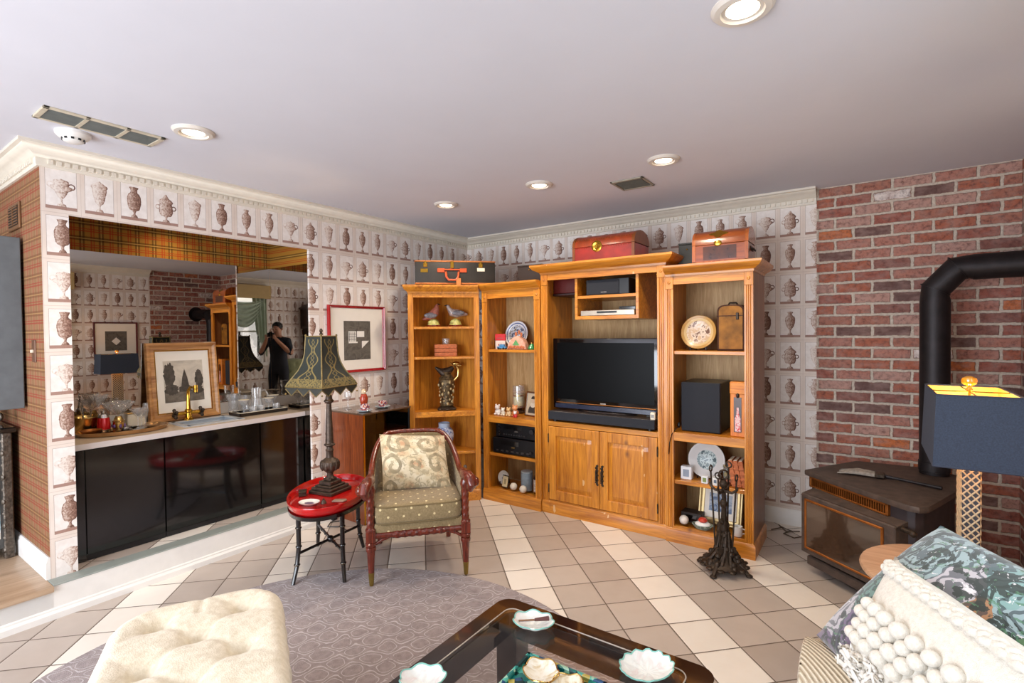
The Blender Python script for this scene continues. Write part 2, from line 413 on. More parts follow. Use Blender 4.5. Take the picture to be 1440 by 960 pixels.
def brick_mat(name, ax, a0):
    k = NT(name); a, z = axes(k, ax)
    wx = k.m('MULTIPLY', k.m('SUBTRACT', k.noise(k.coord(), 24, 4, .65), .5), .022)
    v = k.comb(k.m('ADD', k.m('SUBTRACT', a, a0), wx), k.m('ADD', k.m('SUBTRACT', z, 2.44), k.m('MULTIPLY', wx, .8)), 0)
    n = k.n.new('ShaderNodeTexBrick'); k._in(n.inputs['Vector'], v)
    n.inputs['Color1'].default_value = (0, 0, 0, 1); n.inputs['Color2'].default_value = (1, 1, 1, 1); n.inputs['Mortar'].default_value = (.5, .5, .5, 1)
    n.inputs['Scale'].default_value = 1; n.inputs['Mortar Size'].default_value = .0108; n.inputs['Mortar Smooth'].default_value = .45
    n.inputs['Bias'].default_value = 0; n.inputs['Brick Width'].default_value = .2125; n.inputs['Row Height'].default_value = .0752
    n.offset = .5
    base = k.ramp(n.outputs[0], [(.0, lin('#6e544e')), (.08, lin('#a66e5c')), (.20, lin('#8a5c52')), (.34, lin('#b07868')), (.48, lin('#9c5e50')), (.62, lin('#b88e80')), (.77, lin('#a8644e')), (.93, lin('#c06e42')), (.98, lin('#e0d4cc'))], 'CONSTANT')
    mot = k.noise(k.coord(), 38, 5, .7); big = k.noise(k.mapv(k.coord(), (9, 9, 16)), 1.5, 3)
    c = k.mix(k.m('MULTIPLY', k.m('SUBTRACT', mot, .46, clamp=True), 4.0, clamp=True), base, lin('#5c3c38'))
    c = k.mix(k.m('MULTIPLY', k.m('SUBTRACT', big, .42, clamp=True), 1.6, clamp=True), c, lin('#b09086'))
    mort = k.ramp(k.noise(k.coord(), 60, 3), [(.3, lin('#b4a494')), (.7, lin('#d2c4b4'))])
    c = k.mix(n.outputs[1], c, mort)
    k.bump(k.m('ADD', k.m('MULTIPLY', k.m('SUBTRACT', 1, n.outputs[1]), .7), k.m('MULTIPLY', mot, .4)), .8, .012)
    return k.fin(c, .85, 0, .2)
brick_back = brick_mat('brick_back', 'X', 3.24)
brick_right = brick_mat('brick_right', 'Y', -2.05)

def tile_mat():
    k = NT('floor_tiles'); o = k.sep(k.coord()); ts = .2339; T = (1.7336, -1.7648); q = sqrt(.5)
    dx = k.m('SUBTRACT', o[0], T[0]); dy = k.m('SUBTRACT', o[1], T[1])
    j = k.m('DIVIDE', k.m('ADD', k.m('MULTIPLY', dx, q), k.m('MULTIPLY', dy, q)), ts)
    i = k.m('DIVIDE', k.m('SUBTRACT', k.m('MULTIPLY', dx, q), k.m('MULTIPLY', dy, q)), ts)
    fj, fi = k.m('FLOOR', j), k.m('FLOOR', i)
    white = k.m('COMPARE', k.m('MODULO', k.m('ADD', fj, 300), 3), 0, .3)
    wn = k.n.new('ShaderNodeTexWhiteNoise'); wn.noise_dimensions = '2D'; k._in(wn.inputs['Vector'], k.comb(fj, fi, 0))
    mot = k.noise(k.coord(), 9, 4)
    f = k.m('ADD', k.m('MULTIPLY', wn.outputs[0], .5), k.m('MULTIPLY', mot, .5))
    grey = k.ramp(f, [(.25, lin('#b0a297')), (.75, lin('#c2b5aa'))]); wh = k.ramp(f, [(.25, lin('#e4dace')), (.75, lin('#efe7dc'))])
    c = k.mix(white, grey, wh)
    ej = k.m('MINIMUM', k.m('FRACT', j), k.m('SUBTRACT', 1, k.m('FRACT', j))); ei = k.m('MINIMUM', k.m('FRACT', i), k.m('SUBTRACT', 1, k.m('FRACT', i)))
    e = k.m('MINIMUM', ej, ei); g = k.m('LESS_THAN', e, .014)
    c = k.mix(g, c, lin('#6a5c50'))
    k.bump(k.m('MULTIPLY', e, 30, clamp=True), .4, .004)
    return k.fin(c, k.m('ADD', .30, k.m('MULTIPLY', g, .5)), 0, .5)
tiles = tile_mat()

def plaid_mat(name, ax, base='#8c6a4c', second='#6a442c', red='#8a3228', light='#b48e5e'):
    k = NT(name); o = k.sep(k.coord())
    a = {'X': o[0], 'Y': o[1]}[ax[0]]; b = {'Z': o[2], 'X': o[0]}[ax[1]]
    def stripes(v):
        t = k.m('FRACT', k.m('DIVIDE', v, .10))
        r = k.m('MAXIMUM', k.m('LESS_THAN', k.m('ABSOLUTE', k.m('SUBTRACT', t, .2)), .04), k.m('LESS_THAN', k.m('ABSOLUTE', k.m('SUBTRACT', t, .34)), .03))
        d = k.m('LESS_THAN', k.m('ABSOLUTE', k.m('SUBTRACT', t, .72)), .14)
        l = k.m('LESS_THAN', k.m('ABSOLUTE', k.m('SUBTRACT', t, .72)), .03)
        return r, d, l
    c = lin(base)
    for v in (a, b):
        r, d, l = stripes(v)
        c = k.mix(k.m('MULTIPLY', d, .62), c, lin(second)); c = k.mix(k.m('MULTIPLY', r, .7), c, lin(red)); c = k.mix(k.m('MULTIPLY', l, .5), c, lin(light))
    return k.fin(c, .8, 0, .2)
plaid_wall = plaid_mat('plaid_wallpaper', 'XZ')
plaid_back = plaid_mat('plaid_alcove_paper', 'YZ', '#a8762c', '#3c2814', '#a83a18', '#dcb05c')
plaid_soffit = plaid_mat('plaid_soffit_paper', 'YX', '#b88434', '#3c2814', '#a83a18', '#e0b45c')

def rug_mat():
    k = NT('rug_pile'); o = k.sep(k.coord())
    n1 = k.m('MULTIPLY', k.m('SUBTRACT', k.noise(k.coord(), 7, 2), .5), 3.4); n2 = k.m('MULTIPLY', k.m('SUBTRACT', k.noise(k.mapv(k.coord(), loc=(5, 3, 0)), 7, 2), .5), 3.4)
    a = k.m('ADD', k.m('MULTIPLY', k.m('ADD', o[0], o[1]), 31), n1); b = k.m('ADD', k.m('MULTIPLY', k.m('SUBTRACT', o[0], o[1]), 31), n2)
    s = k.m('ADD', k.m('COSINE', a), k.m('MULTIPLY', k.m('COSINE', b), 1.25))
    l = k.m('LESS_THAN', k.m('ABSOLUTE', s), .13)
    l = k.m('MAXIMUM', l, k.m('LESS_THAN', k.m('ABSOLUTE', k.m('SUBTRACT', k.m('ABSOLUTE', s), .95)), .08))
    br = k.noise(k.coord(), 18, 3)
    l = k.m('MULTIPLY', l, k.m('GREATER_THAN', br, .38))
    base = k.ramp(k.noise(k.coord(), 40, 4), [(.3, lin('#867876')), (.7, lin('#9e908e'))])
    c = k.mix(k.m('MULTIPLY', l, .72), base, lin('#c8c0c2'))
    k.bump(k.m('ADD', k.m('MULTIPLY', l, .6), k.noise(k.coord(), 300, 2)), .5, .006)
    return k.fin(c, .95, 0, .1, 0, .3)
rug_m = rug_mat()

def dotted_mat():
    k = NT('dotted_upholstery'); o = k.sep(k.coord()); n = k.sep(k.coord('Normal'))
    nx, ny, nz = [k.m('ABSOLUTE', q) for q in n]
    top = k.m('GREATER_THAN', nz, .72); side = k.m('MULTIPLY', k.m('GREATER_THAN', nx, ny), k.m('SUBTRACT', 1, top)); fr = k.m('SUBTRACT', k.m('SUBTRACT', 1, top), side)
    p = k.m('ADD', k.m('MULTIPLY', o[0], k.m('ADD', top, fr)), k.m('MULTIPLY', o[1], side))
    q = k.m('ADD', k.m('MULTIPLY', o[1], top), k.m('MULTIPLY', o[2], k.m('SUBTRACT', 1, top)))
    fa = k.m('SUBTRACT', k.m('FRACT', k.m('MULTIPLY', k.m('ADD', p, q), 11.5)), .5); fb = k.m('SUBTRACT', k.m('FRACT', k.m('MULTIPLY', k.m('SUBTRACT', p, q), 11.5)), .5)
    d = k.m('SQRT', k.m('ADD', k.m('POWER', fa, 2), k.m('POWER', fb, 2)))
    f = k.m('LESS_THAN', d, .105)
    base = k.ramp(k.noise(k.coord(), 120, 3), [(.3, lin('#7e6c4c')), (.7, lin('#968260'))])
    k.bump(k.noise(k.coord(), 400, 2), .25, .002)
    return k.fin(k.mix(f, base, lin('#d8c494')), .9, 0, .15, 0, .2)
dotted = dotted_mat()

def tapestry_mat():
    k = NT('scroll_tapestry'); o = k.sep(k.coord('UV'))
    x = k.m('ABSOLUTE', k.m('SUBTRACT', o[0], .5)); y = o[1]
    w = k.m('MULTIPLY', k.m('SUBTRACT', k.noise(k.coord('UV'), 5, 3), .5), .12)
    def spiral(cx, cy, R_, sgn=1):
        dx, dy = k.m('SUBTRACT', x, cx), k.m('MULTIPLY', k.m('SUBTRACT', y, cy), .78)
        d = k.m('ADD', k.m('SQRT', k.m('ADD', k.m('POWER', dx, 2), k.m('POWER', dy, 2))), w); an = k.m('ARCTAN2', dy, dx)
        line = k.m('SINE', k.m('ADD', k.m('MULTIPLY', d, 46), k.m('MULTIPLY', an, sgn)))
        return k.m('MULTIPLY', k.m('GREATER_THAN', line, .30), k.m('LESS_THAN', d, R_))
    s = k.m('MAXIMUM', k.m('MAXIMUM', spiral(.33, .38, .17), spiral(.20, .80, .20, -1)), k.m('MAXIMUM', spiral(.02, .40, .12), spiral(.42, .02, .16, -1)))
    base = k.ramp(k.noise(k.coord('UV'), 4, 3), [(.38, lin('#dccfb4')), (.53, lin('#cdbb98')), (.64, lin('#bd9674'))])
    line = k.ramp(k.noise(k.coord('UV'), 9, 3), [(.35, lin('#7c7058')), (.6, lin('#a8987a'))])
    c = k.mix(k.m('MULTIPLY', s, .85), base, line)
    c = k.mix(k.m('MULTIPLY', k.m('GREATER_THAN', k.noise(k.coord('UV'), 11, 4, .65, 1.0), .54), .6), c, lin('#94866a'))
    k.bump(k.noise(k.coord(), 300, 2), .2, .002)
    return k.fin(c, .9, 0, .1, 0, .2)
tapestry = tapestry_mat()

def floral_mat():
    k = NT('floral_velvet'); uv = k.coord('UV')
    w = k.noise(uv, 4, 3, .6, 0, 1)
    v = k.mix(.22, uv, w)
    d = k.voro(v, 4.4); r = k.sep(k.voro(v, 4.4, 'Color'))[0]
    pet = k.m('SINE', k.m('ADD', k.m('MULTIPLY', d, 40), k.m('MULTIPLY', k.noise(uv, 10, 2), 7)))
    flower = k.ramp(r, [(0, lin('#7ea49c')), (.17, lin('#b4ccd0')), (.32, lin('#dcd6dc')), (.46, lin('#c8946a')), (.58, lin('#8a7896')), (.70, lin('#6e9468')), (.82, lin('#d8bc5c')), (.91, lin('#9cc4c0'))], 'CONSTANT')
    flower = k.mix(1.0, flower, lin('#d0d0d0'), 'MULTIPLY')
    c = k.mix(k.m('MULTIPLY', k.m('GREATER_THAN', pet, .25), .75), flower, lin('#2a343c'))
    c = k.mix(k.m('MULTIPLY', k.m('GREATER_THAN', k.noise(uv, 6, 4, .6, 2.0), .52), .92), c, lin('#26302c'))
    c = k.mix(k.m('MULTIPLY', k.m('GREATER_THAN', k.noise(k.mapv(uv, loc=(7, 2, 0)), 9, 4, .7, 2.5), .60), .8), c, lin('#4e7a5a'))
    c = k.mix(k.m('MULTIPLY', k.m('GREATER_THAN', k.noise(k.mapv(uv, loc=(3, 1, 0)), 9, 4, .7, 1.5), .63), .8), c, lin('#e2dfe0'))
    return k.fin(c, .7, 0, .3, 0, .4)
floral = floral_mat()

def knit_mat(name, c0, c1, scale, st=.9):
    k = NT(name); n = k.voro(k.coord(), scale); m2 = k.noise(k.coord(), scale*.25, 3)
    k.bump(n, st, .012); return k.fin(k.ramp(m2, [(.3, lin(c0)), (.7, lin(c1))]), .95, 0, .1, 0, .3)
white_weave = knit_mat('white_weave', '#d8d0c2', '#e8e2d6', 420, .3)
white_shag = knit_mat('white_shag', '#ddd6ca', '#efe9e0', 70, .15)
cream_tuft = knit_mat('cream_damask', '#d0c2a8', '#e4d9c4', 190, .14)
def stripe_mat():
    k = NT('ribbed_stripe'); o = k.sep(k.coord())
    s = k.m('SINE', k.m('MULTIPLY', k.m('ADD', o[0], o[1]), 370))
    k.bump(s, .6, .006); return k.fin(k.ramp(k.m('ADD', k.m('MULTIPLY', s, .5), .5), [(.1, lin('#b8a48a')), (.7, lin('#dccdb4'))]), .9, 0, .1, 0, .2)
ribbed = stripe_mat()

def paint_mat(name, cols, scale=4, uv='Object', dist=1.5, detail=4):
    """loose painted picture"""
    k = NT(name); n = k.noise(k.coord(uv), scale, detail, .6, dist)
    return k.fin(k.ramp(n, [(.28+.44*i/(len(cols)-1), lin(c)) for i, c in enumerate(cols)]), .5, 0, .3)
def plate_mat(name, rim, rings, centre, scale=30):
    """round dish pattern by radius; rings is a list of (radius, colour)"""
    k = NT(name); o = k.sep(k.coord()); r = k.m('SQRT', k.m('ADD', k.m('POWER', o[0], 2), k.m('POWER', o[2], 2)))
    n = k.noise(k.coord(), scale, 4, .6)
    body = k.ramp(n, [(.0, lin(centre[0])), (.46, lin(centre[1])), (.56, lin(centre[2]))], 'CONSTANT')
    c = body
    for rad, colr in rings: c = k.mix(k.m('GREATER_THAN', r, rad), c, colr if not isinstance(colr, str) else lin(colr))
    return k.fin(c, .3, 0, .4, .1)

# ================================================================== THE SETTING
YL, YO1, YO2, ZO = -3.4475, -3.3335, -1.9004, 2.0998       # bar wall end, alcove edges, alcove head
ZR = .170                                                   # raised floor level
XB, XR = 3.243, 4.283                                       # brick edge, right wall
YE, XE = -6.4, -2.6                                         # rear wall, hall end
MX = -.555                                                  # alcove mirror plane

struct('floor', B().box(.0, XR+.1, YE-.1, .1, -.06, 0), tiles)
struct('ceiling', B().box(XE-.1, XR+.1, YE-.1, .1, H, H+.08), ceil_mat)
b = B().box(XE, .098, YE, YL-.012, 0, ZR-.03).box(XE, .12, YE, YL-.012, ZR-.03, ZR, 0, .008, seg=2)
struct('floor_hall', b, hallwood)
b = B().box(-.60, -.001, YO1-.1, YO2+.1, 0, ZR-.001)
struct('floor_alcove', b, tiles)
# white step riser with a moulded foot, and the grey ledge on it
b = B().sweep([(.0, YE), (.0, -1.80)], [(.0, 0), (.118, 0), (.118, .030), (.112, .036), (.104, .040), (.104, .048), (.098, .054), (.098, .140), (.0, .140)])
b.box(.0, .098, YL-.012, -1.80, .14, ZR-.006)
struct('trim_1', b, white_paint, 'white painted step riser below the bar and hall')
struct('trim_2', B().box(.0, .101, YL-.012, -1.80, ZR-.006, ZR+.001, 0, .002), grey_ledge, 'grey ledge on top of the white step')

b = B().box(-.02, 0, YL+.0005, YO1, ZR-.01, H).box(-.02, 0, YO1, YO2, ZO, H).box(-.02, 0, YO2, .05, 0, H)
struct('wall_left', b, urn_left)
struct('wall_hall', B().box(XE, -.0005, YL, YO1-.022, .1, H), plaid_wall)
struct('wall_hall_end', B().box(XE-.1, XE, YE, YL, 0, H), plain('hall_paint', '#cdbfa8', .8, var=.03))
struct('ceiling_alcove', B().box(-.62, -.021, YO1-.02, YO2+.02, 2.32, 2.36), plaid_soffit)
b = B().box(-.62, MX-.012, YO1-.03, YO2+.03, 0, 2.32).box(-.62, -.021, YO2+.012, YO2+.03, 0, 2.32).box(-.62, -.021, YO1-.022, YO1-.012, 0, 2.32)
struct('wall_alcove', b, plaid_back)
l = bpy.data.lights.new('alcove_light', 'SPOT'); l.energy = ALCOVE_POWER; l.color = (1.0, .80, .52); l.spot_size = R(125); l.spot_blend = .8; l.shadow_soft_size = .04
o = bpy.data.objects.new('alcove_light', l); COL.objects.link(o); o.location = (-.36, -2.66, 2.295)
struct('wall_back', B().box(-.02, XB, 0, .1, 0, H), urn_back)
struct('wall_back_brick', B().box(XB, XR+.1, 0, .1, 0, H).box(XB-.008, XB, -.004, .1, 0, H), brick_back)
struct('wall_right_brick', B().box(XR, XR+.1, -1.04, 0, 0, H), brick_right)
WY0, WY1, WZ0, WZ1 = -4.55, -2.02, .92, 2.10                # side window opening
b = B().box(XR, XR+.1, WY1, -1.04, 0, H).box(XR, XR+.1, WY0, WY1, 0, WZ0).box(XR, XR+.1, WY0, WY1, WZ1, H).box(XR, XR+.1, YE, WY0, 0, H)
struct('wall_right', b, urn_right)
rear_paint = plain('rear_paint', '#d6cbbd', .8, var=.03)
b = B().box(XE, -.2, YE-.1, YE, 0, H).box(-.2, 3.3, YE-.1, YE, 2.15, H).box(3.3, XR+.1, YE-.1, YE, 0, H)
struct('wall_rear', b, rear_paint)
b = B()
for x0 in (-.2, 1.5, 3.22): b.box(x0, x0+.08, YE-.09, YE-.03, 0, 2.15, 0, .006)
b.box(-.2, 3.3, YE-.09, YE-.03, 2.07, 2.15, 0, .006).box(-.2, 3.3, YE-.09, YE-.03, 0, .09, 0, .006)
struct('added_rear_door', b, white_paint, 'added door frame in the unseen rear wall, an opening for fill light')  # made-up opening, added to let the rear fill light in

# crown moulding with a dentil band, one run round the bar wall and back wall
cp = [(0, 2.333), (.012, 2.333), (.017, 2.343), (.017, 2.376), (.026, 2.380), (.034, 2.390), (.052, 2.404), (.074, 2.413), (.080, 2.422), (.096, 2.426), (.096, H), (0, H)]
b = B().sweep([(XE, YL), (0, YL), (0, 0), (XB-.009, 0)], cp)
y = YL+.03
while y < -.03: b.box(.017, .027, y, y+.021, 2.348, 2.370); y += .034
x = .03
while x < XB-.04: b.box(x, x+.021, -.027, -.017, 2.348, 2.370); x += .034
x = XE
while x < -.03: b.box(x, x+.021, YL-.027, YL-.017, 2.348, 2.370); x += .034
struct('trim_3', b, cream_paint, 'cream crown moulding with small dentils')
struct('trim_4', B().sweep([(XR, -1.041), (XR, YE)], cp), cream_paint)
bp = [(0, 0), (.018, 0), (.018, .088), (.013, .096), (.013, .106), (.006, .116), (0, .116)]
struct('baseboard_back', B().sweep([(0.001, -.0), (XB-.009, -.0)], bp), white_paint)
struct('baseboard_left', B().sweep([(0, -1.79), (0, -.02)], bp), white_paint)
struct('baseboard_hall', B().sweep([(XE, YL), (-.0, YL)], [(o, z+ZR) for o, z in bp]), white_paint)
struct('baseboard_right', B().sweep([(XR, -1.041), (XR, YE)], bp), white_paint)

# side window with its valance and swag (seen in the bar mirror)
b = B().box(XR+.03, XR+.08, WY0, WY0+.06, WZ0, WZ1).box(XR+.03, XR+.08, WY1-.06, WY1, WZ0, WZ1).box(XR+.03, XR+.08, WY0, WY1, WZ1-.06, WZ1).box(XR-.03, XR+.08, WY0-.04, WY1+.04, WZ0-.03, WZ0+.03)
for k in range(1, 3):
    y = WY0+(WY1-WY0)*k/3; b.box(XR+.03, XR+.08, y-.035, y+.035, WZ0, WZ1)
b.box(XR+.045, XR+.065, WY0, WY1, 1.49, 1.52)
win = struct('window_1', b, white_paint)
gp = link('pane', B().box(XR+.052, XR+.056, WY0+.04, WY1-.04, WZ0+.03, WZ1-.04), glass); gp.parent = win
val = thing('window_treatment', 'beige boxed valance with pale green swags over the side window', 'curtain', (XR-.06, -3.28, 2.06))
valm = plain('valance_cloth', '#c8ac78', .85, var=.06)
part('valance', B().box(XR-.13, XR-.002, WY0-.06, WY1+.06, 2.09, 2.32, 0, .006), valm, val)
swagm = plain('swag_cloth', '#b4c4ae', .7, var=.15, sheen=.3)
for n in range(3):
    y0 = WY0+(WY1-WY0)*n/3+.01; y1 = WY0+(WY1-WY0)*(n+1)/3-.01
    def sw(u, v):
        d = .08+.42*v; sag = d*(1-(2*u-1)**2)
        fold = .020*sin(v*34+.8*sin(6*u))*(0.3+.7*(1-(2*u-1)**2))
        return (XR-.075+fold-.02*(1-(2*u-1)**2), y0+(y1-y0)*u, 2.09-sag-.02*v)
    part('swag', B().grid(sw, 20, 40), swagm, val, ang=80)
for y0, s in ((WY0-.02, 1), (WY1+.02, -1)):
    def jab(u, v): return (XR-.07+.025*sin(u*22), y0+s*(.02+.26*u*(1-.25*v)), 2.09-v*(1.05-.45*u))
    part('jabot', B().grid(jab, 30, 10), swagm, val, ang=80)

hb = B(); hr = random.Random(11)  # added foliage sheet, put outside to darken the window panes in the mirror
added_hedge_m = plain('added_hedge_leaves', '#22381e', .8, var=.6, scale=9)
hb.grid(lambda u, v: (6.3-.5*sin(pi*v)+.16*hr.uniform(-1, 1), -8+9*u, -.3+3.4*v+.1*hr.uniform(-1, 1)), 70, 30)
single('hedge', hb, added_hedge_m, 'added dark green foliage outside the side window, darkening its mirrored panes', 'hedge', kind='stuff')
# ------------------------------------------------------------------ ceiling fittings
ring_m = plain('can_ring', '#d8cfc4', .4, var=.03)
t = thing('alcove_downlight', 'small downlight in the bar alcove, hidden behind the papered head', 'ceiling light', (-.36, -2.66, 2.31))
part('trim_ring', B().lathe([(.040, -.004), (.043, -.010), (.056, -.008), (.060, 0), (.040, 0)], (-.36, -2.66, 2.3195), 28), ring_m, t)
part('lens', B().lathe([(0, -.004), (.040, -.002), (.040, 0), (0, 0)], (-.36, -2.66, 2.3195), 24), lens_mat, t)
can_xy = [(.832, -3.061), (.854, -1.274), (1.712, -1.290), (2.554, -1.278), (3.206, -2.511)]
can_lab = ['round recessed ceiling light left of centre, near the long vent', 'round recessed ceiling light farthest into the corner, above the suitcase',
           'round recessed ceiling light in the middle of the far row', 'round recessed ceiling light beside the small square vent', 'round recessed ceiling light nearest the viewer, at the top edge']
for (x, y), lb in zip(can_xy, can_lab):
    t = thing('recessed_light', lb, 'ceiling light', (x, y, H-.012), group='recessed ceiling lights')
    part('trim_ring', B().lathe([(.060, -.004), (.064, -.012), (.082, -.010), (.092, 0), (.092, .004), (.060, .004)], (x, y, H-.004), 32), ring_m, t)
    part('lens', B().lathe([(0, -.007), (.045, -.006), (.060, -.002), (.060, .002), (0, .002)], (x, y, H-.003), 28), lens_mat, t)
    l = bpy.data.lights.new('can_light', 'SPOT'); l.energy = CAN_POWER; l.color = CAN_COLOR; l.spot_size = R(150); l.spot_blend = .9; l.shadow_soft_size = .055
    o = bpy.data.objects.new('can_light', l); COL.objects.link(o); o.location = (x, y, H-.04)

def vent(name, label, x0, x1, y0, y1, slats_axis, div=1, frame='#cfc4ae', dark='#3c3c38', dens=.009):
    t = thing(name, label, 'air vent', ((x0+x1)/2, (y0+y1)/2, H-.008))
    fm = plain(name+'_frame', frame, .5, .1); dm = plain(name+'_dark', dark, .6, .2)
    fr = .022; b = B().box(x0, x1, y0, y0+fr, H-.010, H, 0, .002).box(x0, x1, y1-fr, y1, H-.010, H, 0, .002).box(x0, x0+fr*.7, y0, y1, H-.010, H, 0, .002).box(x1-fr*.7, x1, y0, y1, H-.010, H, 0, .002)
    for k in range(1, div):
        y = y0+(y1-y0)*k/div; b.box(x0, x1, y-.008, y+.008, H-.010, H)
    part('frame', b, fm, t)
    part('backing', B().box(x0+.01, x1-.01, y0+.01, y1-.01, H-.002, H-.0005), dm, t)
    s = B(); v = (x0 if slats_axis == 'y' else y0)+.018
    gm = plain(name+'_slat', '#787c78' if div > 1 else '#5c564a', .6, .1)
    while v < (x1 if slats_axis == 'y' else y1)-.02:
        if slats_axis == 'y': s.box(v, v+.0045, y0+fr, y1-fr, H-.008, H-.002)
        else: s.box(x0+fr, x1-fr, v, v+.0045, H-.008, H-.002)
        v += dens
    part('slats', s, gm, t)
vent('return_vent', 'long grey three-section ceiling vent at upper left', .455, .634, -3.568, -3.105, 'y', 3, '#cbbfa8', '#5c625c')
vent('supply_vent', 'small square metal ceiling vent above the media cabinet', 2.118, 2.342, -1.048, -.815, 'x', 1, '#9c9484', '#28261f', .017)
sm = thing('smoke_detector', 'round white smoke detector beside the long ceiling vent', 'smoke detector', (.345, -3.395, H-.05))
part('housing', B().lathe([(0, -.048), (.030, -.048), (.040, -.042), (.045, -.030), (.058, -.026), (.070, -.012), (.070, 0), (0, 0)], (.345, -3.395, H), 28), white_paint, sm)
b = B()
for k in range(10):
    a = 2*pi*k/10; b.box(-.006, .006, .0415, .0455, -.040, -.031, M=Matrix.Translation((.345, -3.395, H)) @ Matrix.Rotation(a, 4, 'Z'))
part('sensor_slots', b, black_plastic, sm)

# ------------------------------------------------------------------ things on and by the plaid hall wall
t = thing('wall_vent', 'brown air grille high on the plaid wall', 'air vent', (-.48, YL-.01, 2.07))
gm = plain('brown_grille', '#7a5434', .5, .2); gdark = plain('grille_dark', '#2a1c12', .7)
part('frame', B().box(-.60, -.36, YL-.012, YL-.001, 2.06, 2.21, 0, .003), gm, t)
part('backing', B().box(-.58, -.38, YL-.014, YL-.0115, 2.08, 2.19), gdark, t)
b = B()
for k in range(7): b.box(-.58, -.38, YL-.017, YL-.013, 2.084+.0155*k, 2.089+.0155*k)
b.box(-.484, -.476, YL-.018, YL-.013, 2.08, 2.19)
part('slats', b, gm, t)
t = thing('light_switch', 'narrow brown light switch on the plaid wall', 'light switch', (-.175, YL-.006, 1.31))
part('plate', B().box(-.205, -.145, YL-.006, YL, 1.31, 1.43, 0, .002), plain('switch_plate', '#6e4a34', .4, .2), t)
part('toggle', B().box(-.181, -.169, YL-.018, YL-.005, 1.362, 1.378, 0, .002), ivory, t)
t = thing('canvas_painting', 'large painting on thick grey-edged canvas on the plaid wall', 'painting', (-.85, YL-.07, 1.05))
part('canvas', B().box(-1.40, -.340, YL-.125, YL-.012, 1.05, 2.00, 0, .004), plain('canvas_edge', '#64686a', .6), t)
part('picture', B().box(-1.385, -.352, YL-.127, YL-.1245, 1.063, 1.987), paint_mat('loose_painting', ['#2c3440', '#8a9aa0', '#c8c0ac', '#7c6a50', '#e2dcd0', '#4a5a68'], 3.2), t)
t = thing('mirrored_chest', 'dark-topped chest with carved silver corners and painted landscape panels', 'chest', (-.86, YL-.19, ZR))
part('top', B().box(-1.22, -.50, YL-.36, YL-.02, .90, .93, 0, .006), black_gloss, t)
part('body', B().box(-1.19, -.55, YL-.33, YL-.04, ZR+.06, .90, 0, .004), plain('chest_body', '#4a4a48', .3), t)
part('painted_panel', B().box(-1.14, -.60, YL-.334, YL-.329, ZR+.12, .84).box(-.551, -.546, YL-.29, YL-.09, ZR+.12, .84), paint_mat('landscape_panel', ['#3c5a66', '#8fb0bc', '#d6dcd6', '#bcae94', '#6a7a52', '#e6e6e0'], 4), t)
carv = plain('carved_silver', '#5c5248', .4, .6, var=.5, scale=60, bump=.8, bscale=70)
for x, y in ((-.565, YL-.345), (-.565, YL-.055), (-1.185, YL-.345)):
    b = B(); b.box(x-.028, x+.028, y-.022, y+.022, ZR, .90, 0, .006)
    for k in range(12): b.ball((x+.006*(-1)**k, y-.018, ZR+.05+.07*k), (.026, .014, .024), 0, 8)
    part('carved_post', b, carv, t)
single('wicker_ball', B().ball((-.74, YL-.22, 1.0015), (.07, .07, .07), 0, 14), plain('wicker', '#9a5a2c', .8, bump=.8, bscale=60), 'orange-brown wicker ball on the carved chest', 'ornament')
b = B().lathe([(0, 0), (.07, 0), (.12, .03), (.10, .09), (.05, .13), (0, .14)], (-.80, YL-.62, ZR), 18)
single('cloth_bundle', b, plain('purple_cloth', '#3a3450', .9, var=.3, bump=.4, bscale=30), 'dark purple cloth bundle on the hall floor by the chest', 'cloth')

# ================================================================== BAR ALCOVE
CZ = .842
t = thing('bar_cabinet', 'glossy black base cabinet left of the bar seam, below the oval tray', 'cabinet', (-.32, -3.1, ZR+.001), group=None)
part('carcass', B().box(MX+.002, -.125, YO1+.003, -2.868, ZR+.001, CZ-.034), black_gloss, t)
part('door', B().box(-.124, -.105, -3.262, -2.872, ZR+.035, CZ-.042), black_gloss, t)
part('filler', B().box(-.124, -.108, YO1+.003, -3.267, ZR+.001, CZ-.042, 0, .001), black_gloss, t)
part('toe_kick', B().box(-.124, -.112, -3.266, -2.868, ZR+.001, ZR+.033), black_plastic, t)
t = thing('bar_cabinet', 'glossy black base cabinet below the sink, right of the seam', 'cabinet', (-.32, -2.5, ZR+.001))
part('carcass', B().box(MX+.002, -.125, -2.864, -2.252, ZR+.001, CZ-.034), black_gloss, t)
part('door', B().box(-.124, -.105, -2.864, -2.256, ZR+.035, CZ-.042), black_gloss, t)
part('toe_kick', B().box(-.124, -.112, -2.864, -2.252, ZR+.001, ZR+.033), black_plastic, t)
t = thing('bar_cabinet', 'narrow glossy black base cabinet at the right end of the bar', 'cabinet', (-.32, -2.07, ZR+.001))
part('carcass', B().box(MX+.002, -.125, -2.248, YO2-.003, ZR+.001, CZ-.034), black_gloss, t)
part('door', B().box(-.124, -.105, -2.248, YO2-.006, ZR+.035, CZ-.042), black_gloss, t)
part('toe_kick', B().box(-.124, -.112, -2.248, YO2-.003, ZR+.001, ZR+.033), black_plastic, t)

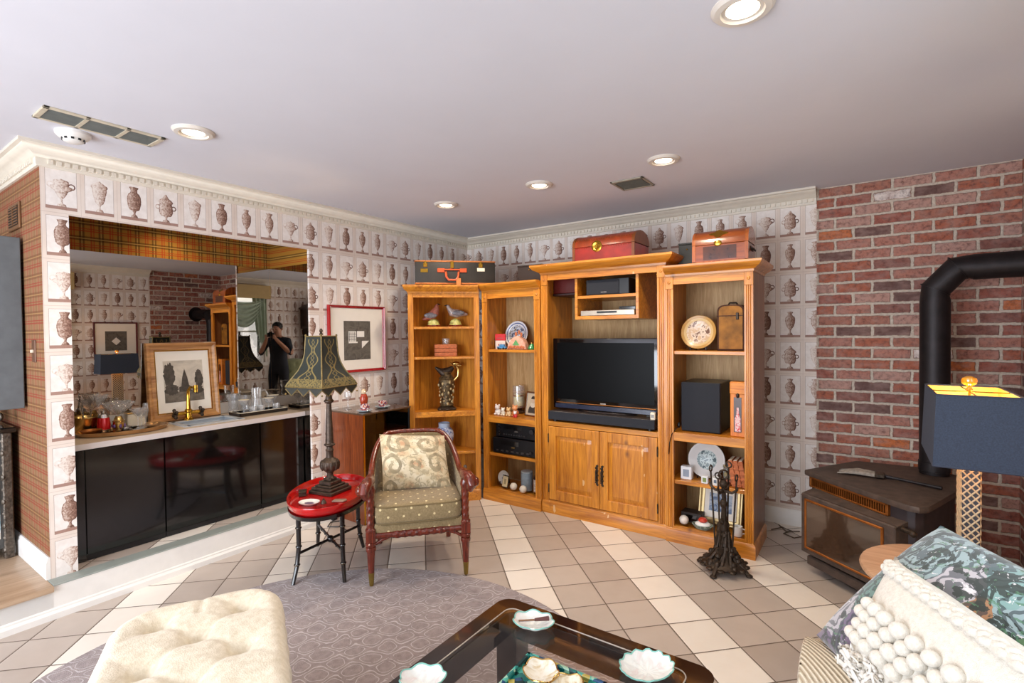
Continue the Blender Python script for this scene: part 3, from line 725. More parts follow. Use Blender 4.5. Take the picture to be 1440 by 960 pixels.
lam = plain('bar_laminate', '#c4ae94', .35, var=.06, coat=.2); lam_edge = plain('laminate_edge', '#c8bdb8', .35, var=.04)
t = thing('bar_counter', 'beige laminate bar countertop with pale front edge', 'countertop', (-.33, -2.617, CZ-.034))
SX0, SX1, SY0, SY1 = -.400, -.165, -2.71, -2.36      # sink cut-out
b = B().box(MX+.002, SX0, YO1+.002, YO2-.002, CZ-.033, CZ).box(SX1, -.083, YO1+.002, YO2-.002, CZ-.033, CZ).box(SX0, SX1, YO1+.002, SY0, CZ-.033, CZ).box(SX0, SX1, SY1, YO2-.002, CZ-.033, CZ)
part('top', b, lam, t)
part('front_edge', B().box(-.083, -.078, YO1+.002, YO2-.002, CZ-.033, CZ, 0, .001), lam_edge, t)
part('backsplash', B().box(MX+.002, MX+.020, YO1+.002, YO2-.002, CZ, CZ+.085, 0, .002), plain('backsplash', '#c8c2bc', .3, var=.04), t)
sinkm = plain('sink_steel', '#b8bec4', .35, .15, var=.05)
t = thing('bar_sink', 'small rectangular pale blue-grey bar sink', 'sink', (-.345, -2.535, CZ-.09))
b = B().prism([(SX0-.02, SY0-.02), (SX1+.02, SY0-.02), (SX1+.02, SY0+.02), (SX0-.02, SY0+.02)], CZ, CZ+.005, 0).box(SX0-.02, SX1+.02, SY1-.02, SY1+.02, CZ, CZ+.005).box(SX0-.02, SX0+.02, SY0, SY1, CZ, CZ+.005).box(SX1-.02, SX1+.02, SY0, SY1, CZ, CZ+.005)
part('rim', b, sinkm, t)
b = B().box(SX0+.004, SX1-.004, SY0+.004, SY1-.004, CZ-.029, CZ-.025).box(SX0+.002, SX0+.006, SY0+.004, SY1-.004, CZ-.028, CZ).box(SX1-.006, SX1-.002, SY0+.004, SY1-.004, CZ-.028, CZ).box(SX0+.004, SX1-.004, SY0+.002, SY0+.006, CZ-.028, CZ).box(SX0+.004, SX1-.004, SY1-.006, SY1-.002, CZ-.028, CZ)
part('basin', b, sinkm, t)
fx, fy = -.432, -2.590
t = thing('bar_faucet', 'tall brass bar faucet with dark cross handles behind the sink', 'faucet', (fx, fy, CZ+.005))
part('body', B().lathe([(0, 0), (.032, 0), (.032, .012), (.022, .022), (.018, .055), (.024, .062), (.024, .075), (.014, .085), (0, .085)], (fx, fy, CZ+.001), 18).cyl((fx, fy-.075, CZ+.055), (fx, fy+.075, CZ+.055), .012), brass, t)
part('spout', B().tube([(fx, fy, CZ+.07), (fx, fy, CZ+.18), (fx+.005, fy, CZ+.215), (fx+.03, fy+.005, CZ+.238), (fx+.07, fy+.012, CZ+.238), (fx+.095, fy+.016, CZ+.225)], [.016, .011, .010, .010, .010, .011], 10).cyl((fx+.085, fy+.014, CZ+.255), (fx+.085, fy+.014, CZ+.205), .013), brass, t)
for s in (-1, 1):
    b = B(); c = Vector((fx, fy+s*.085, CZ+.055))
    for a in range(4):
        d = Vector((cos(a*pi/2+.5), 0, sin(a*pi/2+.5)))*.028; b.cyl(c, c+d, .009, .012, 8); b.ball(c+d, .012, 0, 8)
    b.cyl(c-Vector((0, .012, 0)), c+Vector((0, .012, 0)), .014)
    part('handle', b, antique, t)

MTOP = 1.992
# mirrors on the alcove back and sides
single('bar_mirror', B().box(MX-.010, MX, YO1, YO2, CZ+.087, MTOP), mirror, 'wide mirror across the back of the bar alcove', 'mirror')
single('bar_mirror', B().box(MX+.001, -.022, YO2, YO2+.010, ZR, MTOP), mirror, 'narrow mirror on the right side of the bar alcove', 'mirror')
single('bar_mirror', B().box(MX+.001, -.022, YO1-.010, YO1, ZR, MTOP), mirror, 'narrow mirror on the left side wall of the bar alcove', 'mirror')

# framed print leaning on the mirror
def framed(name, label, M, w, h, frame_m, fw_, mat_w, pic, pic_parts=None, depth=.02, cat='picture', inner=None, group=None, mat_m=paper):
    """a framed picture; local frame: x across, z up, front towards -y; M places its bottom centre"""
    o = bpy.data.objects.new(name, None); COL.objects.link(o); o.empty_display_size = .05; o.matrix_world = M; ROOTM[o.name] = M
    o['label'] = label; o['category'] = cat
    if group: o['group'] = group
    t = bmesh.new(); 
    prof = [(0, -depth*.5), (.12, -depth), (.30, -depth*1.02), (.55, -depth*.62), (.80, -depth*.70), (1, -depth*.45), (1, 0), (0, 0)]
    bb = B(); t = bmesh.new(); t.loops.layers.uv.new('UV'); rings = []
    for sx, sz in ((-1, 0), (1, 0), (1, 1), (-1, 1)):
        ring = []
        for a, y in prof:
            ins = a*fw_; ring.append(t.verts.new((sx*(w/2-ins), y, (ins if sz == 0 else h-ins))))
        rings.append(ring)
    for i in range(4):
        a, c = rings[i], rings[(i+1) % 4]
        for k in range(len(prof)): t.faces.new((a[k], c[k], c[(k+1) % len(prof)], a[(k+1) % len(prof)]))
    bmesh.ops.recalc_face_normals(t, faces=t.faces); bb._merge(t, 0)
    part('frame', bb, frame_m, o, True)
    if inner: part('inner_lip', B().box(-w/2+fw_*.86, w/2-fw_*.86, -depth*.62, -depth*.3, fw_*.86, fw_*.86+.006).box(-w/2+fw_*.86, w/2-fw_*.86, -depth*.62, -depth*.3, h-fw_*.86-.006, h-fw_*.86).box(-w/2+fw_*.86, -w/2+fw_*.86+.006, -depth*.62, -depth*.3, fw_*.86, h-fw_*.86).box(w/2-fw_*.86-.006, w/2-fw_*.86, -depth*.62, -depth*.3, fw_*.86, h-fw_*.86), inner, o, True)
    part('mat', B().box(-w/2+fw_*.9, w/2-fw_*.9, -depth*.40, -.001, fw_*.9, h-fw_*.9), mat_m, o, True)
    x0, x1, z0, z1 = mat_w
    p = part('print', B().box(x0, x1, -depth*.44, -depth*.36, z0, z1), pic, o, True)
    if pic_parts: pic_parts(o, p, -depth*.44)
    return o
goldframe = wood('gilt_brown_frame', '#8a5628', '#d6a064', 'X', scale=.6, rough=.35, coat=.3)
def place(x, y, z, rz, tilt=0): return Matrix.Translation((x, y, z)) @ Matrix.Rotation(rz, 4, 'Z') @ Matrix.Rotation(tilt, 4, 'X')
sepia = paint_mat('sepia_sky', ['#a0968a', '#b8aea0', '#d0c6b6', '#aca294'], 6, dist=.6)
sepia_dark = plain('sepia_dark', '#4c443c', .8, var=.4, scale=40)
sepia_mid = plain('sepia_mid', '#6e655a', .8, var=.3, scale=40)
def church(o, p, y):
    def flat(name, polys, m, dy):
        b = B()
        for poly in polys:
            b.prism(poly, -dy, 0, 0, Matrix.Translation((0, y, 0)) @ Matrix.Rotation(R(90), 4, 'X') @ Matrix.Diagonal((1, 1, 1, 1)))
        q = link(name, b, m); q.parent = p; q.matrix_parent_inverse = Matrix.Identity(4)
    M90 = lambda poly: poly
    # prism z becomes -y after the turn, so the shapes stand upright on the print
    rnd = random.Random(3)
    def blob(cx, cz, rx, rz, n=26): return [(cx+rx*(.8+.35*rnd.random())*cos(2*pi*k/n), cz+rz*(.8+.3*rnd.random())*sin(2*pi*k/n)) for k in range(n)]
    def fl(name, polys, m, d):
        b = B()
        for poly in polys: b.prism(poly, 0, d, 0, Matrix.Translation((0, y, 0)) @ Matrix.Rotation(R(90), 4, 'X'))
        q = link(name, b, m); q.parent = p
    fl('ground', [[(-.128, .130), (.128, .130), (.128, .195), (.05, .21), (-.06, .20), (-.128, .215)]], sepia_mid, .0006)
    fl('tree', [blob(-.092, .325, .036, .088, 40)+[], ], sepia_dark, .0010); fl('tree', [blob(.098, .285, .028, .072, 40)], sepia_dark, .0010); fl('bush', [blob(-.082, .222, .044, .040, 40)], sepia_dark, .0009); fl('bush', [blob(.088, .208, .038, .034, 40)], sepia_dark, .0009)
    fl('church', [[(-.035, .20), (.045, .20), (.045, .235), (.03, .245), (.022, .30), (.005, .365), (-.012, .30), (-.02, .24), (-.035, .235)]], sepia_dark, .0012)
framed('framed_church_print', 'gilt framed print of a church spire leaning behind the sink', place(-.490, -2.583, CZ+.0005, R(90), R(-6)), .468, .555, goldframe, .062, (-.128, .128, .130, .425), sepia, church, .028, inner=brass)

# ------------------------------------------------------------------ oval tray with glassware, left end of the counter
tm = Matrix.Translation((-.325, -3.010, CZ+.0005)) @ Matrix.Rotation(R(80), 4, 'Z')
traym = plain('tray_gold', '#b08a60', .25, .8, var=.2)
b = B().lathe([(0, 0), (.145, 0), (.160, .006), (.172, .026), (.176, .026), (.166, .002), (.150, -.0)], (0, 0, 0), 40, 0, None, 1.36, .92)
o = link('serving_tray', b, traym, tm @ Matrix.Translation((0, 0, .001))); 
c_ = tm.translation.copy(); o.data.transform(Matrix.Translation(-c_)); o.location = c_
o['label'] = 'large oval golden tray crowded with barware at the left end of the counter'; o['category'] = 'tray'
TZ = CZ+.0085
def goblet_prof(h, rb, rs, rbowl, stem, rim=None):
    rim = rim or rbowl
    return [(0, 0), (rb, 0), (rb, .003), (rs*1.6, .010), (rs, .02), (rs, stem), (rbowl*.55, stem+.012), (rbowl*.95, stem+(h-stem)*.5), (rim, h), (rim-.0025, h), (rbowl*.9, stem+(h-stem)*.5), (rbowl*.45, stem+.018), (0, stem+.014)]
def martini_prof(h, rb, rs, rr, stem): return [(0, 0), (rb, 0), (rb, .003), (rs*1.5, .010), (rs, .02), (rs, stem), (rr, h), (rr-.003, h), (0, stem+.008)]
# champagne / ice bucket
x, y = -.440, -3.165
t = thing('ice_bucket', 'brass ice bucket holding tongs at the left of the oval tray', 'bucket', (x, y, TZ))
part('bucket', B().lathe([(0, 0), (.052, 0), (.058, .01), (.066, .06), (.074, .095), (.078, .097), (.075, .101), (.070, .095), (.062, .05), (.05, .008), (0, .006)], (x, y, TZ), 24), gold, t)
b = B()
for s in (-1, 1): b.tube([(x, y+s*.075, TZ+.085), (x, y+s*.095, TZ+.095), (x, y+s*.098, TZ+.07), (x, y+s*.076, TZ+.06)], .005, 8)
part('handles', b, gold, t)
t = thing('ice_tongs', 'silver bar tools standing in the brass ice bucket', 'bar tools', (x, y, TZ+.01))
for dx, dy, h in ((.02, .03, .20), (-.01, -.02, .23), (.03, -.03, .18)):
    part('tool', B().tube([(x, y, TZ+.012), (x+dx, y+dy, TZ+h*.75), (x+dx*1.3, y+dy*1.3, TZ+h)], .0035, 8).ball((x+dx*1.3, y+dy*1.3, TZ+h), (.012, .005, .018), 0, 8), silver, t)
x, y = -.345, -3.105
t = thing('cocktail_shaker', 'red cocktail shaker with silver cap and foot on the tray', 'shaker', (x, y, TZ))
part('body', B().lathe([(0, .022), (.034, .022), (.036, .05), (.030, .095), (0, .095)], (x, y, TZ), 20), plain('shaker_red', '#c01018', .2, .3, coat=.5), t)
part('cap', B().lathe([(0, .094), (.0305, .094), (.024, .115), (.014, .122), (.014, .138), (.008, .145), (0, .146)], (x, y, TZ), 20), silver, t)
part('foot', B().lathe([(0, 0), (.032, 0), (.036, .004), (.036, .023), (0, .023)], (x, y, TZ), 20), silver, t)
# big martini bowl on a jewelled gold stem
x, y = -.325, -3.035
t = thing('martini_glass', 'largest wide-rimmed martini glass with a jewelled gold stem', 'glass', (x, y, TZ))
part('bowl', B().lathe([(.012, .095), (.088, .178), (.086, .179), (0, .099)], (x, y, TZ), 28), glass, t)
part('stem', B().lathe([(0, 0), (.040, 0), (.040, .005), (.030, .012), (.030, .06), (.033, .064), (.026, .07), (.016, .095), (0, .096)], (x, y, TZ), 20), gold, t)
gem = plain('purple_gem', '#5a3a78', .1, coat=.6)
b = B()
for k in range(6):
    a = 2*pi*k/6; b.ball((x+.031*cos(a), y+.031*sin(a), TZ+.036), (.007, .007, .012), 0, 8)
part('jewels', b, gem, t)
specs = [((-.46, -2.985), martini_prof(.175, .034, .004, .056, .10), 'martini glass right behind the jewelled martini glass', 'glass'),
         ((-.285, -2.945), martini_prof(.135, .032, .004, .048, .075), 'low martini glass at the front of the tray', 'glass'),
         ((-.345, -2.905), goblet_prof(.125, .030, .004, .028, .06), 'small stemmed wine glass near the right end of the tray', 'glass'),
         ((-.41, -2.86), goblet_prof(.15, .032, .004, .020, .05, .014), 'tall slim stemmed flute at the right end of the tray', 'glass'),
         ((-.475, -3.09), martini_prof(.225, .036, .004, .050, .14), 'tall martini glass at the back of the tray', 'glass'),
         ((-.26, -3.02), [(0, 0), (.034, 0), (.038, .012), (.020, .02), (.036, .034), (.034, .034), (0, .022)], 'low silver jigger at the front rim of the tray', 'jigger')]
for (x, y), pr, lb, ct in specs:
    single('martini_glass' if 'martini' in lb else ('wine_glass' if 'glass' in lb or 'flute' in lb else 'jigger'), B().lathe(pr, (0, 0, 0), 24), silver if ct == 'jigger' else glass, lb, ct, 'barware on the oval tray', (x, y, TZ))
t = thing('napkin_caddy', 'small white box between glasses on the oval tray', 'box', (-.45, -2.90, TZ))
part('box_body', B().box(-.475, -.425, -2.955, -2.855, TZ, TZ+.085, 0, .004), ivory, t)
part('lid', B().box(-.479, -.421, -2.959, -2.851, TZ+.085, TZ+.093, 0, .003), gold, t)
for (x, y, lb) in ((-.30, -3.18, 'copper-rimmed shallow dish at the near left of the tray'),):
    t = thing('dish', lb, 'dish', (x, y, TZ)); part('bowl', B().lathe([(0, 0), (.02, 0), (.045, .018), (.055, .034), (.052, .034), (.04, .018), (0, .006)], (x, y, TZ), 22), copper, t)

# ------------------------------------------------------------------ right tray
rt_m = plain('tray_black', '#16110f', .25, coat=.4)
y0, y1, x0, x1 = -2.325, -1.955, -.405, -.235
t = thing('drinks_tray', 'rectangular black tray with pale rim at the right of the sink', 'tray', ((x0+x1)/2, (y0+y1)/2, CZ+.0005))
b = B().box(x0, x1, y0, y1, CZ+.001, CZ+.007, 0, .002).box(x0, x0+.01, y0, y1, CZ+.007, CZ+.026).box(x1-.01, x1, y0, y1, CZ+.007, CZ+.026).box(x0, x1, y0, y0+.01, CZ+.007, CZ+.026).box(x0, x1, y1-.01, y1, CZ+.007, CZ+.026)
part('base', b, rt_m, t)
part('rim', B().box(x0, x0+.01, y0, y1, CZ+.026, CZ+.029).box(x1-.01, x1, y0, y1, CZ+.026, CZ+.029).box(x0, x1, y0, y0+.01, CZ+.026, CZ+.029).box(x0, x1, y1-.01, y1, CZ+.026, CZ+.029), ivory, t)
b = B()
for y in (y0+.004, y1-.004): b.box(x0+.06, x1-.06, y-.012, y+.012, CZ+.029, CZ+.036, 0, .003)
part('handles', b, rt_m, t)
GZ = CZ+.0075
t = thing('glass_pitcher', 'tall clear glass pitcher on the black tray', 'pitcher', (-.345, -2.145, GZ))
part('body', B().lathe([(0, 0), (.040, 0), (.044, .01), (.042, .06), (.034, .12), (.038, .185), (.035, .185), (.031, .12), (.038, .06), (.040, .014), (0, .010)], (-.345, -2.145, GZ), 24), glass, t)
part('handle', B().tube([(-.345, -2.108, GZ+.16), (-.345, -2.075, GZ+.165), (-.345, -2.055, GZ+.13), (-.345, -2.062, GZ+.08), (-.345, -2.10, GZ+.05)], .006, 8), glass, t)
gl = [((-.30, -2.265), goblet_prof(.11, .030, .004, .026, .052, .038), 'flared gold-rimmed glass at the left end of the black tray'),
      ((-.29, -2.08), goblet_prof(.105, .030, .004, .024, .05, .036), 'flared gold-rimmed glass before the pitcher'),
      ((-.35, -2.005), goblet_prof(.115, .030, .004, .026, .056, .038), 'flared gold-rimmed glass at the right end of the black tray')]
for (x, y), pr, lb in gl:
    t = thing('wine_glass', lb, 'glass', (x, y, GZ)); part('glass_body', B().lathe(pr, (x, y, GZ), 20), glass, t)
    h = pr[-5][1]; part('rim', B().lathe([(.0372, h-.001), (.0386, h-.001), (.0386, h+.001), (.0372, h+.001)], (x, y, GZ), 20), ivory, t)
for k, (x, y, lb) in enumerate(((-.285, -2.205, 'short cut tumbler second from the left end of the black tray'), (-.375, -2.215, 'short cut tumbler at the back left of the black tray'), (-.28, -2.145, 'short cut tumbler in front of the pitcher'), (-.285, -2.02, 'short cut tumbler near the right front corner of the black tray'))):
    b = B().lathe([(0, 0), (.026, 0), (.030, .055), (.0275, .055), (.024, .006), (0, .006)], (0, 0, 0), 12)
    single('tumbler', b, glass, lb, 'glass', 'tumblers on the black tray', (x, y, GZ))
b = B().lathe([(0, 0), (.036, 0), (.040, .01), (.032, .05), (.038, .10), (.050, .145), (.046, .145), (.034, .10), (.028, .05), (0, .012)], (0, 0, 0), 14)
single('crystal_vase', b, glass, 'clear cut crystal vase just right of the church print', 'vase', loc=(-.475, -2.255, CZ+.0005))
b = B().lathe([(0, 0), (.030, 0), (.034, .01), (.028, .05), (.034, .09), (.044, .128), (.040, .128), (.030, .09), (.024, .05), (0, .012)], (0, 0, 0), 14)
single('crystal_vase', b, glass, 'smaller cut crystal vase behind the black tray', 'vase', loc=(-.480, -2.165, CZ+.0005))

# ================================================================== LEFT WALL: red picture, side cabinet
artd = paint_mat('grey_etching', ['#46423c', '#5a554e', '#6c665e', '#524d46'], 12)
white_ink = plain('white_ink', '#e6e2da', .8, var=.02)
def redart(o, p, y):
    b = B()
    def f(x0, x1, z0, z1): b.box(x0, x1, y-.0012, y-.0002, z0, z1)
    f(-.095, -.02, .255, .345); f(-.01, .065, .295, .345); f(-.095, -.005, .245, .257)
    b.prism([(.04, .20), (.115, .262), (.04, .262)], 0, .001, 0, Matrix.Translation((0, y, 0)) @ Matrix.Rotation(R(90), 4, 'X'))
    q = link('white_shapes', b, white_ink); q.parent = p
    b = B()
    for k in range(4): b.box(-.090+.018*k, -.086+.018*k, y-.0018, y-.0013, .26, .34)
    for k in range(3): b.box(-.093, -.022, y-.0018, y-.0013, .275+.022*k, .278+.022*k)
    q = link('grid_lines', b, black_plastic); q.parent = p
M = Matrix.Translation((.002, -1.4625, 1.122)) @ Matrix.Rotation(R(90), 4, 'Z')
framed('framed_print', 'red framed abstract grey print on the left wall', M, .575, .558, red_frame, .024, (-.14, .13, .105, .43), artd, redart, .030)

CX0, CX1, CY0, CY1, CT = .012, .430, -1.755, -1.275, .842
t = thing('glass_front_cabinet', 'brown veneer cabinet with smoked glass front below the red picture', 'cabinet', ((CX0+CX1)/2, (CY0+CY1)/2, 0))
part('side_panel', B().box(CX0, CX1, CY0, CY0+.018, 0, CT-.012, 0, .002), walnut, t)
part('side_panel', B().box(CX0, CX1, CY1-.018, CY1, 0, CT-.012, 0, .002), black_plastic, t)
part('back_panel', B().box(CX0, CX0+.012, CY0+.018, CY1-.018, .05, CT-.012), pine_in, t)
part('top', B().box(CX0, CX1+.004, CY0-.004, CY1+.004, CT-.012, CT, 0, .002), plain('dark_top', '#5a4434', .15, coat=.5), t)
part('shelf', B().box(CX0+.012, CX1-.03, CY0+.018, CY1-.018, .665, .680), pine_in, t)
part('shelf', B().box(CX0+.012, CX1-.03, CY0+.018, CY1-.018, .36, .375), pine_in, t)
part('base_panel', B().box(CX0, CX1, CY0+.018, CY1-.018, .0, .05), walnut, t)
part('glass_door', B().box(CX1-.012, CX1-.006, CY0+.02, CY1-.02, .055, CT-.016), smoke_glass, t)
part('edge_strip', B().box(CX1-.002, CX1+.002, CY0, CY0+.014, .0, CT-.012), brass, t)
imari = plate_mat('imari', (0, 0, 0), [], ('#e8e2dc', '#b8482c', '#3a4a78'), 60)
blue_pale = plain('pale_blue_china', '#b4c4cc', .2, coat=.4)
for (x, y, lb) in ((.34, -1.665, 'patterned red and blue cup on saucer, nearer edge of the glass cabinet'), (.30, -1.455, 'patterned red and blue cup on saucer, farther along the glass cabinet')):
    t = thing('cup_and_saucer', lb, 'cup', (x, y, CT), group=None)
    part('saucer', B().lathe([(0, 0), (.03, 0), (.055, .008), (.062, .014), (.060, .016), (.03, .006), (0, .006)], (x, y, CT), 24), blue_pale, t)
    part('cup', B().lathe([(0, .006), (.022, .006), (.030, .020), (.035, .056), (.0325, .056), (.027, .022), (0, .012)], (x, y, CT), 24), imari, t)
    part('handle', B().tube([(x+.033, y+.0, CT+.046), (x+.054, y, CT+.044), (x+.052, y, CT+.026), (x+.030, y, CT+.022)], .003, 6), imari, t)
x, y = .20, -1.56
t = thing('parrot_figurine', 'small red bird figurine beside the cups on the cabinet', 'figurine', (x, y, CT))
part('body', B().lathe([(0, 0), (.03, 0), (.03, .008), (.012, .014), (.030, .05), (.034, .08), (.022, .115), (.006, .125), (0, .125)], (x, y, CT), 18), plain('red_glaze', '#a83c22', .25, coat=.4, var=.4, scale=50), t)
part('head', B().ball((x+.004, y-.004, CT+.135), (.020, .020, .024), 0, 10).tube([(x+.02, y-.01, CT+.140), (x+.032, y-.014, CT+.130)], [.006, .001], 6), plain('cream_glaze', '#d8bc98', .25, coat=.4), t)
part('tail', B().tube([(x-.01, y+.02, CT+.07), (x-.02, y+.05, CT+.03)], [.012, .004], 8), plain('blue_glaze', '#4a5a70', .25, coat=.4), t)
x, y = .13, -1.66
b = B().lathe(goblet_prof(.14, .03, .004, .03, .07), (0, 0, 0), 20)
single('wine_glass', b, glass, 'clear stemmed glass behind the cups on the glass-front cabinet', 'glass', loc=(x, y, CT))

# ================================================================== PINE WALL UNIT
corn_p = [(0, 0), (.004, 0), (.006, .014), (.018, .022), (.040, .034), (.052, .050), (.056, .056), (.056, .070), (0, .070)]
base_p = [(0, 0), (.012, 0), (.012, .080), (.006, .092), (0, .096)]
def stile(b, x0, x1, yf, z0, z1, th=.022):
    """fluted face stile with a plain block at the top"""
    n = 3; w = x1-x0; poly = [(x0, yf+th), (x0, yf)]
    for k in range(n):
        c = x0+w*(.28+.22*k); g = w*.055
        poly += [(c-g, yf), (c, yf+.005), (c+g, yf)]
    poly += [(x1, yf), (x1, yf+th)]
    b.prism(poly, z0, z1-.085)
    b.box(x0-.001, x1+.001, yf-.004, yf+th, z1-.085, z1, 0, .002)
    c = ((x0+x1)/2, yf-.004, z1-.042); b.ball(c, (.011, .005, .011), 0, 8)
def bookcase(name, label, cat, x0, x1, yf, yb, zt, shelves, rail_bot, side_mat, sw=.056, top_rail=.075, end=False):
    t = thing(name, label, cat, ((x0+x1)/2, (yf+yb)/2, 0))
    zi = zt-.07
    part('side_panel', B().box(x0, x0+.020, yf+.022, yb, .0, zi), pine['Z'], t)
    part('side_panel', B().box(x1-.020, x1, yf+.022, yb, .0, zi), side_mat, t)
    part('back_panel', B().box(x0+.020, x1-.020, yb-.010, yb, .10, zi), pine_back, t)
    b = B(); stile(b, x0, x0+sw, yf, .096, zi-.0); part('stile', b, pine['Z'], t)
    b = B(); stile(b, x1-sw, x1, yf, .096, zi-.0); part('stile', b, pine['Z'], t)
    part('top_rail', B().box(x0+sw, x1-sw, yf+.002, yf+.022, zi-top_rail+.02, zi, 0, .001).box(x0+.02, x1-.02, yf+.022, yb, zi-.02, zi), pine['X'], t)
    b = B().sweep([(x0, yf), (x1, yf)]+([(x1, yb)] if end else []), [(o, z+zi) for o, z in corn_p])
    b.box(x0, x1, yf, yb, zi, zt-.002)
    part('cornice', b, pine['X'], t)
    b = B().sweep([(x0, yf), (x1, yf)]+([(x1, yb)] if end else []), base_p).box(x0, x1, yf, yb, 0, .092)
    b.box(x0+sw, x1-sw, yf+.001, yf+.022, .092, rail_bot)
    part('plinth', b, pine['X'], t)
    for z, th in shelves:
        part('shelf', B().box(x0+.021, x1-.021, yf+.024, yb-.011, z-th if th < .04 else z-.022, z, 0, .002).box(x0+sw-.003, x1-sw+.003, yf+.004 if th > .03 else yf+.016, yf+.030, z-th, z, 0, .002), pine['X'], t)
    return t
YFB = -.770
bookcase('bookcase', 'narrow pine bookcase between the corner shelf and the media cabinet', 'bookcase', .800, 1.386, YFB, -.425, 1.858, [(1.297, .022), (.728, .055), (.408, .024)], .105, pine['Z'])
bookcase('bookcase', 'pine bookcase at the right end of the wall unit, beside the stove', 'bookcase', 2.398, 2.948, YFB-.005, -.345, 1.880, [(1.306, .024), (.752, .058), (.424, .026)], .112, side_brown, .052, end=True)

# media cabinet
x0, x1, yf, yb, zt = 1.390, 2.392, -.755, -.262, 1.972
zi = zt-.075
t = thing('media_cabinet', 'tall wide pine media cabinet holding the television', 'cabinet', ((x0+x1)/2, (yf+yb)/2, 0))
sw = .058
part('side_panel', B().box(x0, x0+.022, yf+.022, yb, 0, zi), pine['Z'], t)
part('side_panel', B().box(x1-.022, x1, yf+.022, yb, 0, zi), pine['Z'], t)
part('back_panel', B().box(x0+.022, x1-.022, yb-.010, yb, .70, zi), pine_back, t)
b = B(); stile(b, x0, x0+sw, yf, .096, zi); part('stile', b, pine['Z'], t)
b = B(); stile(b, x1-sw, x1, yf, .096, zi); part('stile', b, pine['Z'], t)
part('top_rail', B().box(x0+sw, x1-sw, yf+.002, yf+.022, zi-.046, zi, 0, .001).box(x0+.022, x1-.022, yf+.022, yb, zi-.02, zi), pine['X'], t)
b = B().sweep([(x0, yb), (x0, yf), (x1, yf), (x1, yb)], [(o*1.2, z*1.07+zi) for o, z in corn_p]).box(x0, x1, yf, yb, zi, zt-.002)
part('cornice', b, pine['X'], t)
part('plinth', B().sweep([(x0, yf), (x1, yf)], base_p).box(x0, x1, yf, yb, 0, .092), pine['X'], t)
part('media_shelf', B().box(x0+.022, x1-.022, yf+.022, yb-.01, .712, .735).box(x0+sw, x1-sw, yf+.001, yf+.022, .698, .735, 0, .002), pine['X'], t)
part('cupboard_floor', B().box(x0+.022, x1-.022, yf+.022, yb-.01, .092, .104).box(x0+sw, x1-sw, yf+.002, yf+.022, .092, .106), pine['X'], t)
xm = (x0+x1)/2
for s, (a, c) in enumerate(((x0+sw+.003, xm-.0015), (xm+.0015, x1-sw-.003))):
    d0, d1, fwd = .110, .694, .065
    b = B().box(a, a+fwd, yf-.004, yf+.018, d0, d1, 0, .003).box(c-fwd, c, yf-.004, yf+.018, d0, d1, 0, .003).box(a+fwd-.001, c-fwd+.001, yf-.0035, yf+.018, d1-.072, d1, 0, .003).box(a+fwd-.001, c-fwd+.001, yf-.0035, yf+.018, d0, d0+.078, 0, .003)
    d = part('door', b, pine['Z'], t)
    pa, pc, p0, p1 = a+fwd, c-fwd, d0+.078, d1-.072; iw = .030
    def panel(u, v):
        px = pa+(pc-pa)*u; pz = p0+(p1-p0)*v
        e = min(px-pa, pc-px, pz-p0, p1-pz); return (px, yf+.010-.010*min(1, max(0, (e-.006)/iw)), pz)
    us = [0, .006/(pc-pa), (.006+iw)/(pc-pa), 1-(.006+iw)/(pc-pa), 1-.006/(pc-pa), 1]
    vs = [0, .006/(p1-p0), (.006+iw)/(p1-p0), 1-(.006+iw)/(p1-p0), 1-.006/(p1-p0), 1]
    part('raised_panel', B().grid(lambda u, v: panel(us[round(u*5)], vs[round(v*5)]), 5, 5), pine['Z'], d, ang=8)
    hx = (c-.020) if s == 0 else (a+.020); hz = .365
    b = B().box(hx-.008, hx+.008, yf-.008, yf-.004, hz-.075, hz+.075, 0, .002)
    for k in range(9): b.ball((hx+.006*(-1)**k, yf-.009, hz-.072+.018*k), (.009, .004, .008), 0, 8)
    b.tube([(hx, yf-.008, hz+.045), (hx, yf-.028, hz+.035), (hx+.003, yf-.031, hz), (hx, yf-.028, hz-.035), (hx, yf-.008, hz-.045)], .005, 8)
    part('handle', b, antique, d)
    ox = a-.001 if s == 0 else c+.001
    for z in (.20, .60):
        part('hinge', B().cyl((ox, yf-.006, z-.028), (ox, yf-.006, z+.028), .005, None, 8).ball((ox, yf-.006, z+.031), .005, 0, 8).ball((ox, yf-.006, z-.031), .005, 0, 8), antique, d)
# hung cubby
u0, u1, w0, w1, cyf = 1.678, 2.190, 1.535, zi-.02, yf+.03
b = B().box(u0, u0+.022, cyf, yb-.012, w0, w1, 0, .001).box(u1-.022, u1, cyf, yb-.012, w0, w1, 0, .001).box(u0+.022, u1-.022, cyf, yb-.012, w0, w0+.026, 0, .001)
part('cubby', b, pine['X'], t)
part('cubby_shelf', B().box(u0+.022, u1-.022, cyf+.002, yb-.012, 1.695, 1.716, 0, .001), pine['X'], t)

